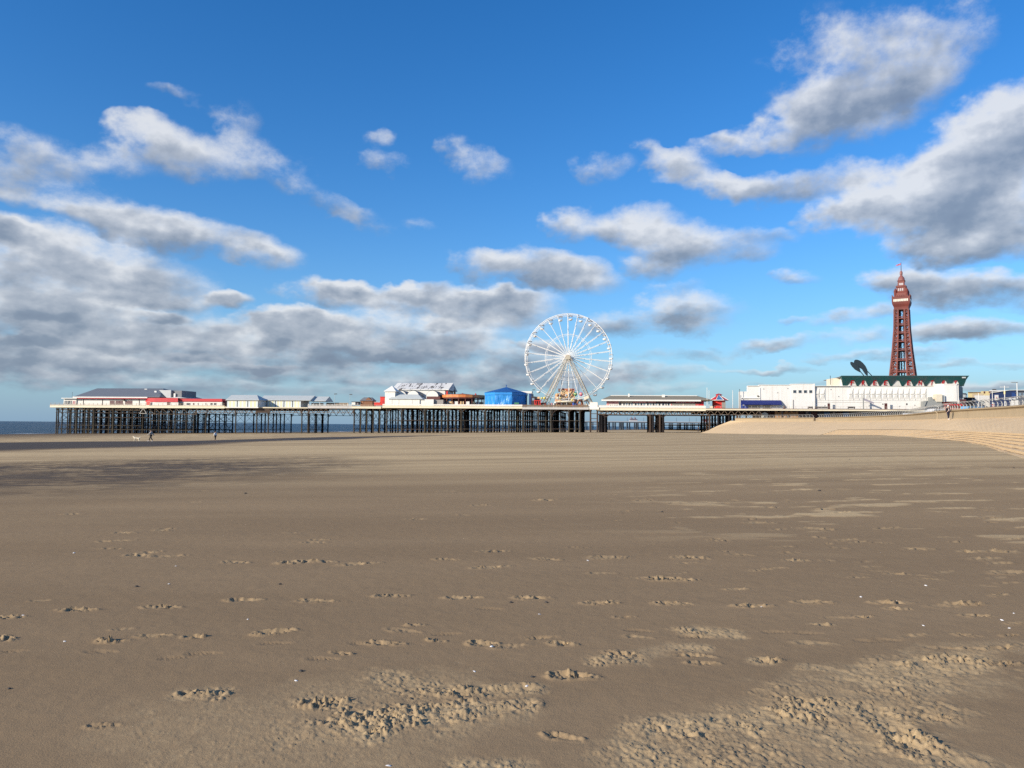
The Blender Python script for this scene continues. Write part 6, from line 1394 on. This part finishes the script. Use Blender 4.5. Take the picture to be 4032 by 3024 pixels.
part('wall', skew(MB().prism([(arc[0][0], 3)]+arc+[(arc[-1][0], 3)], 280, 300), 280), indigo, r); part('roof_edge', skew(MB().prism([(x, z+.05) for x, z in arc]+[(x, z+.22) for x, z in reversed(arc)], 279.6, 300), 280), offwhite, r); part('notice_board', wbx(3916, 1555, 3932, 1576, 279.8, .15), white, r)
part('notice_mark', wbx(3922, 1562, 3926, 1568, 279.7, .08), mat('pink_mark', (.6, .3, .3), .6, .1), r); part('panel', wbx(3983, 1546, 4003, 1565, 279.8, .15), mat('blue_panel', (.03, .07, .22), .5, .1), r)
r = thing('grey_glazed_building', 'grey building with dark glazing at the right margin', 'building', base(4060, 250)); part('wall', wbx(4008, 1540, 4120, 1600, 250, 18, down=3), mat('dark_grey_clad', (.13, .14, .16), .5, .12, .3), r); part('roof_edge', wbx(4005, 1536.5, 4125, 1540.5, 249.5, 19), slate_roof, r)
for i in range(5): part('window', wbx(4011+i*16, 1547, 4022+i*16, 1558, 249.9, .12), pale_glass, r)
r = thing('dark_pub_building', 'low dark building right of the corner block', 'building', base(3815, 290)); part('wall', wbx(3795, 1566, 3836, 1600, 290, 12, down=3), mat('black_render', (.02, .022, .03), .6, .1), r); part('roof', wbx(3793, 1564.5, 3838, 1567, 289.5, 13), slate_roof, r); part('white_sign', wbx(3828, 1570, 3833, 1577, 289.8, .12), white, r)
r = thing('brown_kiosk', 'small brown kiosk beside the corner block', 'kiosk', base(3795, 240)); part('wall', wbx(3779, 1572, 3804, 1600, 240, 5, down=3.4), mat('brown_kiosk_wall', (.12, .05, .045), .6, .1), r); part('side', wbx(3769, 1576, 3778.5, 1600, 240.5, 4, down=3.4), offwhite, r); part('hatch', wbx(3785, 1577, 3791, 1585, 239.9, .1), darkpost, r)
r = thing('grey_far_block', 'pale grey distant block between corner block and yellow building', 'building', base(3797, 420)); part('wall', wbx(3789, 1549, 3803, 1600, 420, 20, down=3), palegrey_roof, r); part('roof', wbx(3788, 1547.5, 3804, 1549, 419, 22), slate_roof, r)
def street_lamp(px, y0, Y, label, head=True):
    p = at(px, y0, Y); b = base(px, Y, 3.9); r = thing('street_lamp', label, 'lamp post', b, 'lamp posts along the promenade'); part('pole', MB().tube((p.x, Y, 3.9), (p.x, Y, p.z), .10, .06, 8), offwhite, r)
    if head: part('lamp_head', MB().box(p.x-1.1, p.x+.15, Y-.15, Y+.15, p.z, p.z+.12), gsteel, r)
street_lamp(4004, 1507, 150, 'tall white lamp post at the right edge with dark arm'); street_lamp(3907, 1541, 200, 'short white post before the dark blue hall', False); street_lamp(3955, 1519, 170, 'white mast with crossbars left of the lamp post', False)
r = bpy.data.objects.get('street_lamp.002'); p = at(3955, 1524, 170); part('crossbar', MB().bar((p.x-1.0, 170, p.z), (p.x+1.0, 170, p.z), .10), offwhite, r); part('collar', MB().tube((p.x, 170, p.z-1.6), (p.x, 170, p.z-.9), .17, .17, 8), yel, r)
street_lamp(3853, 1548, 230, 'thin white post before the low white building', False)
def car(x, y, rz, m, label, L=4.3, van=False):
    r = thing('parked_car', label, 'van' if van else 'car', (x, y, 3.95), 'vehicles on the promenade road'); r.rotation_euler = (0, 0, rz); r.location.z = 3.9
    H = 2.1 if van else 1.45; pr = [(-L/2, .35), (-L/2, .8), (-L*.30, .92), (-L*.16, H), (L*.30, H), (L*.47, .98), (L/2, .85), (L/2, .35)] if not van else [(-L/2, .35), (-L/2, 1.0), (-L*.36, 1.15), (-L*.26, H), (L/2, H), (L/2, .35)]
    o = (x, y, 3.95); mk = lambda P_, a, b: MB().prism([(px+x, pz+3.95) for px, pz in P_], y+a, y+b)
    part('body', mk(pr, -.85, .85), m, r)
    wp = [(-L*.24, .95), (-L*.145, H-.12), (L*.28, H-.12), (L*.40, 1.0)] if not van else [(-L*.33, 1.2), (-L*.25, H-.2), (-L*.02, H-.2), (-L*.02, 1.2)]
    for a, b in ((-.88, -.84), (.84, .88)): part('side_window', mk(wp, a, b), glass, r)
    for wx in (-L*.31, L*.30):
        for wy in (-.80, .80):
            w = part('wheel', MB().tube((x+wx, y+wy-.11, 4.27), (x+wx, y+wy+.11, 4.27), .33, .33, 14), mat('tyre_rubber', (.02, .02, .02), .8, .1), r); part('rim', MB().tube((x+wx, y+wy-.125, 4.27), (x+wx, y+wy+.125, 4.27), .2, .2, 10), gsteel, w)
    for wy in (-.6, .6): part('headlight', MB().box(x-L/2-.02, x-L/2+.1, y+wy-.15, y+wy+.15, 4.6, 4.75), pale_glass, r)
for px, Y, c_, nm, rz, van in ((3680, 145, 'white', 'white car behind the railing near the man', .25, False), (3575, 190, 'white', 'white car behind the railing below the lift box', .2, False), (3820, 150, 'blue', 'light blue van behind the nearest railing', .3, True), (3848, 158, 'blue', 'blue car behind the nearest railing, right of the van', .3, False), (3492, 215, 'silver', 'silver car behind the middle railing', .1, False)):
    p = at(px, 1600, Y); cm = {'white': (.75, .76, .77), 'blue': (.12, .33, .55), 'silver': (.4, .42, .44)}[c_]; car(p.x, Y, rz, mat('car_paint_'+c_, cm, .25, .02, spec=.6), nm, 4.4 if not van else 5.0, van)
r = thing('red_white_barrier', 'red and white striped barrier box behind the nearest railing', 'barrier', base(3911, 165)); 
for i in range(4): part('band', wbx(3906, 1588+i*4, 3916, 1592+i*4-.2, 165, .8), brightred if i % 2 else white, r)
r = thing('white_tented_stall', 'small white tented stall behind the railing at the right', 'stall', base(3993, 140)); p = at(3993, 1600, 140); part('body', wbx(3981, 1573, 4006, 1602, 140, 1.2, down=3.5), white, r); part('roof', MB().prism([(at(3979, 1573, 140).x, at(3979, 1573, 140).z), (at(3993, 1567, 140).x, at(3993, 1567, 140).z), (at(4008, 1573, 140).x, at(4008, 1573, 140).z)], 139.8, 141.4), offwhite, r)
r = thing('red_stall_awning', 'red awning of a promenade stall behind the man', 'stall', base(3740, 225)); p = at(3740, 1600, 225); part('awning', wbx(3716, 1590, 3790, 1597, 225, 2), brightred, r); part('body', wbx(3716, 1597, 3790, 1625, 226, 3, down=3.4), salmon, r)
# ------------------------------------------------------------------ the second pier far away
FY = 1150.0
fp = thing('distant_pier', 'distant pier on thin legs seen under the near deck', 'pier', (at(2500, 1660, FY).x, FY, SEA_Z)); fdeck = mat('far_deck_pale', (.34, .38, .42), .8, .05); fleg = mat('far_leg_dark', (.055, .07, .09), .8, .1)
xa, xb = at(2120, 1660, FY).x, at(2960, 1660, FY).x; zt_ = at(2500, 1660, FY).z
part('deck', MB().box(xa, xb, FY, FY+14, zt_-.6, zt_+.5), fdeck, fp); part('deck_girder', MB().box(xa, xb, FY+.5, FY+13.5, zt_-1.8, zt_-.6), fleg, fp)
rf = random.Random(3); px = 2150
while px < 2850:
    for d_ in ((0, 7, 13) if rf.random() < .6 else (0, 9)):
        x = at(px+d_, 1670, FY).x
        part('leg', MB().tube((x, FY+1, SEA_Z-2), (x+rf.uniform(-.4, .4), FY+1, zt_-1.7), .75, .6, 6), fleg, fp); part('leg', MB().tube((x+3, FY+12, SEA_Z-2), (x+3, FY+12, zt_-1.7), .7, .6, 6), fleg, fp)
    px += rf.uniform(24, 32)
pv = thing('distant_pavilion', 'far pavilion with two little domed roofs on the distant pier', 'pavilion', (at(2496, 1660, FY).x, FY+4, zt_)); pm = mat('far_pavilion', (.40, .40, .42), .8, .1); rm = mat('far_roof', (.20, .17, .2), .8, .1)
a, b = at(2482, 1652, FY), at(2511, 1660, FY); part('wall', MB().box(a.x, b.x, FY+2, FY+10, zt_+.4, a.z), pm, pv); part('main_roof', hip(a.x-.8, b.x+.8, FY+1, FY+11, a.z+.1, at(2496, 1648.5, FY).z, 3, 3), rm, pv)
for px in (2488, 2501.5): c_ = at(px, 1649, FY); part('dome', MB().lathe([(1.6, 0), (1.7, .8), (1.1, 1.9), (.3, 2.6), (.1, 4.0)], (c_.x, FY+5, c_.z), 8), rm, pv)
k2 = thing('distant_red_kiosk', 'far red roofed kiosk on the distant pier', 'kiosk', (at(2781, 1655, FY).x, FY+3, zt_)); a, b = at(2774, 1655.5, FY), at(2789, 1661, FY); part('wall', MB().box(a.x, b.x, FY+2, FY+8, zt_+.4, a.z), mat('far_red', (.32, .10, .11), .8, .1), k2); part('roof', hip(a.x-.8, b.x+.8, FY+1, FY+9, a.z, at(2781, 1650.5, FY).z, 2.4, 2.4), mat('far_red_roof', (.28, .08, .09), .8, .1), k2)
for i, px in enumerate((2470, 2535, 2664, 2715, 2742, 2812)): c_ = at(px, 1644, FY); o = solo('distant_lamp_post', MB().tube((c_.x, FY+1, zt_+.4), (c_.x, FY+1, c_.z), .25, .2, 5), fleg, (c_.x, FY+1, zt_+.4), 'hair-thin lamp post on the distant pier', 'lamp post', 'lamp posts on the distant pier')

# ------------------------------------------------------------------ people and a dog
def skin(name, joints, edges, m, parent, root_i=0, sub=1):
    """continuous body grown round a skeleton: joints (x, y, z, radius)"""
    me_ = bpy.data.meshes.new(name); me_.from_pydata([j[:3] for j in joints], edges, []); o = bpy.data.objects.new(name, me_); col.objects.link(o); o.parent = parent
    md = o.modifiers.new('skin', 'SKIN'); md.use_smooth_shade = True
    for i, j in enumerate(joints):
        sv = me_.skin_vertices[0].data[i]; rx = j[3] if not isinstance(j[3], tuple) else j[3][0]; ry = j[3] if not isinstance(j[3], tuple) else j[3][1]; sv.radius = (rx, ry); sv.use_root = (i == root_i)
    if sub: sd = o.modifiers.new('sub', 'SUBSURF'); sd.levels = sub; sd.render_levels = sub
    me_.materials.append(m); return o
skin_m = mat('skin_tone', (.52, .33, .25), .6, .05); 
def person(px, Y, zf, H, face, stride, label, top, legs, shoes, hair, arms=(0.12, -0.12), coat=None, cap=None, shirt=None):
    p = at(px, 1700, Y); r = thing('person', label, 'person', (p.x, Y, zf)); r.rotation_euler = (0, 0, face); k = H/1.75; S = stride
    def J(x, y, z, rad): return (x*k, y*k, z*k, rad*k)
    a0, a1 = arms
    # skeleton (facing -y): pelvis, chest, neck, head; arms to fingertips; legs to toes
    js = [J(0, 0, .95, .13), J(0, 0, 1.15, .13), J(0, 0, 1.38, .15), J(0, 0, 1.50, .06), J(0, -.01, 1.60, .085), J(0, -.01, 1.70, .075),
          J(-.19, 0, 1.40, .065), J(-.24, a0, 1.14, .048), J(-.23, a0*2-.05, .90, .038), J(-.22, a0*2-.09, .80, .028),
          J(.19, 0, 1.40, .065), J(.24, a1, 1.14, .048), J(.23, a1*2-.05, .90, .038), J(.22, a1*2-.09, .80, .028),
          J(-.10, 0, .88, .10), J(-.11, -S*.5-.03, .50, .068), J(-.11, -S, .09, .045), J(-.11, -S-.15, .035, .04),
          J(.10, 0, .88, .10), J(.11, S*.35-.04, .50, .068), J(.11, S, .09, .045), J(.11, S-.15, .035, .04)]
    ed = [(0, 1), (1, 2), (2, 3), (3, 4), (4, 5), (2, 6), (6, 7), (7, 8), (8, 9), (2, 10), (10, 11), (11, 12), (12, 13), (0, 14), (14, 15), (15, 16), (16, 17), (0, 18), (18, 19), (19, 20), (20, 21)]
    skin('body', js, ed, skin_m, r)
    up = lambda i, d: (js[i][0], js[i][1], js[i][2], js[i][3]+d*k)
    skin('jacket', [up(0, .035), up(1, .035), up(2, .03), up(6, .03), up(7, .03), up(8, .022), up(10, .03), up(11, .03), up(12, .022)], [(0, 1), (1, 2), (2, 3), (3, 4), (4, 5), (2, 6), (6, 7), (7, 8)], top, r, 1)
    skin('trousers', [up(0, .02), up(14, .025), up(15, .022), up(16, .024), up(18, .025), up(19, .022), up(20, .024)], [(0, 1), (1, 2), (2, 3), (0, 4), (4, 5), (5, 6)], legs, r)
    for i in (16, 20): skin('shoe', [(js[i][0], js[i][1]+.03*k, .05*k, .055*k), (js[i][0], js[i][1]-.08*k, .045*k, .05*k), (js[i][0], js[i][1]-.2*k, .035*k, .04*k)], [(0, 1), (1, 2)], shoes, r)
    hr = skin('hair', [(0, .03*k, 1.60*k, .08*k), (0, .01*k, 1.70*k, .092*k), (0, -.01*k, 1.755*k, .06*k)], [(0, 1), (1, 2)], hair, r)
    nose = skin('nose', [(0, -.085*k, 1.62*k, .014*k), (0, -.11*k, 1.605*k, .012*k)], [(0, 1)], skin_m, r, 0, 0)
    if shirt: part_s = skin('shirt', [(0, -.075*k, 1.38*k, (.085*k, .09*k)), (0, -.085*k, 1.15*k, (.09*k, .09*k)), (0, -.08*k, .98*k, (.085*k, .09*k))], [(0, 1), (1, 2)], shirt, r)
    if cap: skin('cap', [(0, 0, 1.72*k, .092*k), (0, -.02*k, 1.765*k, .07*k), (0, -.13*k, 1.72*k, .03*k)], [(0, 1), (0, 2)], cap, r)
    return r
def cm(n, c, ro=.8): return mat('cloth_'+n, c, ro, .1, 4)
black = cm('black', (.012, .012, .016)); navyc = cm('navy', (.02, .022, .04)); wht = cm('white', (.75, .74, .72)); grn = cm('stone', (.42, .38, .33)); pk = cm('pale_pink', (.62, .50, .48)); dk = cm('dark_hair', (.02, .015, .012))
def foot(px, py, Y): return at(px, py, Y).z
zf = apron(3*NW, .955).z
def apz(x, y):
    """height of the apron under a spot"""
    best = min(((apron(i, v).x-x)**2+(apron(i, v).y-y)**2, apron(i, v).z) for i in range(0, 6*NW) for v in np.linspace(0, 1, 21)); return best[1]
p = at(3735, 1650, 97.5); person(3735, 97.5, apz(p.x, 97.5), 1.76, .25, .14, 'man in open dark jacket and pale shirt walking on the sloping apron', black, navyc, wht, wht, (.05, -.05), cap=wht, shirt=pk)
p = at(595, 1735, 117); person(595, 117, gz(p.x, 117), 1.70, -1.45, .32, 'walker in pale top with dark leggings and white shoes behind the dog', grn, black, wht, dk, (.22, -.22))
p = at(848, 1735, 138); person(848, 138, gz(p.x, 138), 1.72, 1.3, .12, 'figure in white and black jacket standing on the wet sand', wht, black, black, dk, (.06, -.04), shirt=None)
p = at(904, 1700, 330); person(904, 330, gz(p.x, 330), 1.75, .5, .1, 'tiny dark figure, left one of the pair near the water beyond the pier', black, black, black, dk); p = at(911, 1700, 330); person(911, 330, gz(p.x, 330), 1.6, -.3, .1, 'tiny paler figure, right one of the pair near the water beyond the pier', grn, grn, black, dk)
p = at(2750, 1690, 279); person(2750, 279, gz(p.x, 279)+.35, 1.75, -1.0, .15, 'small dark figure at the foot of the headland slope below the pier', black, navyc, black, dk)
# the dog trots ahead of the walker
p = at(539, 1733, 117.5); zf = gz(p.x, 117.5); dg = thing('small_dog', 'small cream white dog trotting over the dark wet sand', 'dog', (p.x, 117.5, zf)); fur = mat('cream_fur', (.72, .64, .48), .9, .12, 6, bump=.6, bscale=30)
k = 1.15
js = [(0, 0, .40, .10), (-.18, 0, .41, .12), (-.30, 0, .44, .115), (-.40, 0, .55, .075), (-.48, 0, .62, .075), (-.58, 0, .58, .042), (.16, 0, .40, .095), (.28, 0, .40, .10), (.42, 0, .50, .035), (.52, 0, .60, .03),
      (-.28, -.07, .26, .05), (-.34, -.07, .13, .035), (-.40, -.07, .02, .035), (-.26, .07, .26, .05), (-.20, .07, .13, .035), (-.20, .07, .03, .035),
      (.26, -.07, .27, .06), (.32, -.07, .15, .035), (.42, -.07, .02, .035), (.27, .07, .27, .06), (.24, .07, .15, .038), (.15, .07, .02, .035), (-.45, -.06, .68, .028), (-.45, .06, .68, .028)]
ed = [(0, 1), (1, 2), (2, 3), (3, 4), (4, 5), (0, 6), (6, 7), (7, 8), (8, 9), (2, 10), (10, 11), (11, 12), (2, 13), (13, 14), (14, 15), (7, 16), (16, 17), (17, 18), (7, 19), (19, 20), (20, 21), (4, 22), (4, 23)]
skin('body', [(x*k, y*k, z*k, r_*k) for x, y, z, r_ in js], ed, fur, dg); skin('nose', [(-.62*k, 0, .585*k, .02*k), (-.64*k, 0, .58*k, .016*k)], [(0, 1)], black, dg, 0, 0)
# ------------------------------------------------------------------ small things lying on the sand
shell_m = mat('bleached_shell', (.80, .78, .74), .5, .05, 30)
sh = None; rs = random.Random(19)
SH = [(50,1332),(1138,281+1200),(535,1338),(1645,1311),(140,1386),(365,1262),(380,1222),(160,1193),(840,1655),(1062,1398),(1165,1328),(640,1470),(1995,1352),(2165,1340),(2190,1325),(2180,1357),(1860,1290),(1950,1300),(1270,1210),(2000,1265),(1025,1450)]
import itertools
zmap = (GX, GY, Z)
def surf(x, y):
    r_ = math.hypot(x, y); i = min(np.searchsorted(rr, r_), len(rr)-1); j = int(round((math.degrees(math.atan2(x, y))+45)/.105)); return float(Z[i, max(0, min(j, Z.shape[1]-1))])
for i, (x, y) in enumerate(SH):
    if y > 1600 or y < 1190: 
        if y > 1659: continue
    c = g2(x, y); s_ = rs.uniform(.008, .014) if y > 1300 else rs.uniform(.012, .018)
    if sh is None:
        n1, n2 = 10, 5; vs = [(0, 0, .42)]; fs = []
        for a in range(1, n2+1):
            f = a/n2
            for b_ in range(n1): t_ = 2*math.pi*b_/n1; rb = f*(1+.08*math.cos(5*t_)); vs.append((rb*math.cos(t_)*1.25, rb*math.sin(t_)*.85, .42*(1-f*f)+.03*math.cos(b_*math.pi)*f))
        fs = [(0, 1+b_, 1+(b_+1) % n1) for b_ in range(n1)]
        for a in range(n2-1):
            for b_ in range(n1): fs.append((1+a*n1+b_, 1+(a+1)*n1+b_, 1+(a+1)*n1+(b_+1) % n1, 1+a*n1+(b_+1) % n1))
        o = raw('sea_shell', vs, fs, shell_m, None, True); fixn(o); sh = o
    else: o = bpy.data.objects.new('sea_shell', sh.data); col.objects.link(o)
    o.scale = (s_, s_, s_); o.rotation_euler = (rs.uniform(-.3, .3), rs.uniform(-.3, .3), rs.uniform(0, 6)); o.location = (c.x, c.y, surf(c.x, c.y)+s_*.02)
    tag(o, 'small white sea shell lying on the damp sand', 'shell', 'white shells scattered on the beach')
pb = None; dark_st = mat('dark_pebble', (.045, .04, .035), .6, .2, 20)
for i, (x, y) in enumerate([(605,1262),(1104,1302),(20,1487),(1180,1302),(295,1268),(650,1450),(1150,1462),(1430,1105),(530,1066),(1835,993),(1770,1060),(2190,1010)]):
    c = g2(x, y); s_ = rs.uniform(.010, .017)*(1 if y > 1200 else 2.2)
    if pb is None:
        bm = bmesh.new(); bmesh.ops.create_icosphere(bm, subdivisions=2, radius=1)
        for v_ in bm.verts: v_.co *= 1+.18*math.sin(v_.co.x*3+1)*math.cos(v_.co.y*2.6); v_.co.z *= .55
        me_ = bpy.data.meshes.new('pebble'); bm.to_mesh(me_); bm.free(); me_.materials.append(dark_st); o = bpy.data.objects.new('pebble', me_); col.objects.link(o); pb = o
        me_.polygons.foreach_set('use_smooth', [True]*len(me_.polygons))
    else: o = bpy.data.objects.new('pebble', pb.data); col.objects.link(o)
    o.scale = (s_*1.3, s_, s_); o.rotation_euler = (0, 0, rs.uniform(0, 6)); o.location = (c.x, c.y, surf(c.x, c.y)+s_*.2)
    tag(o, 'small dark pebble lying on the open sand', 'pebble', 'dark pebbles scattered on the beach')
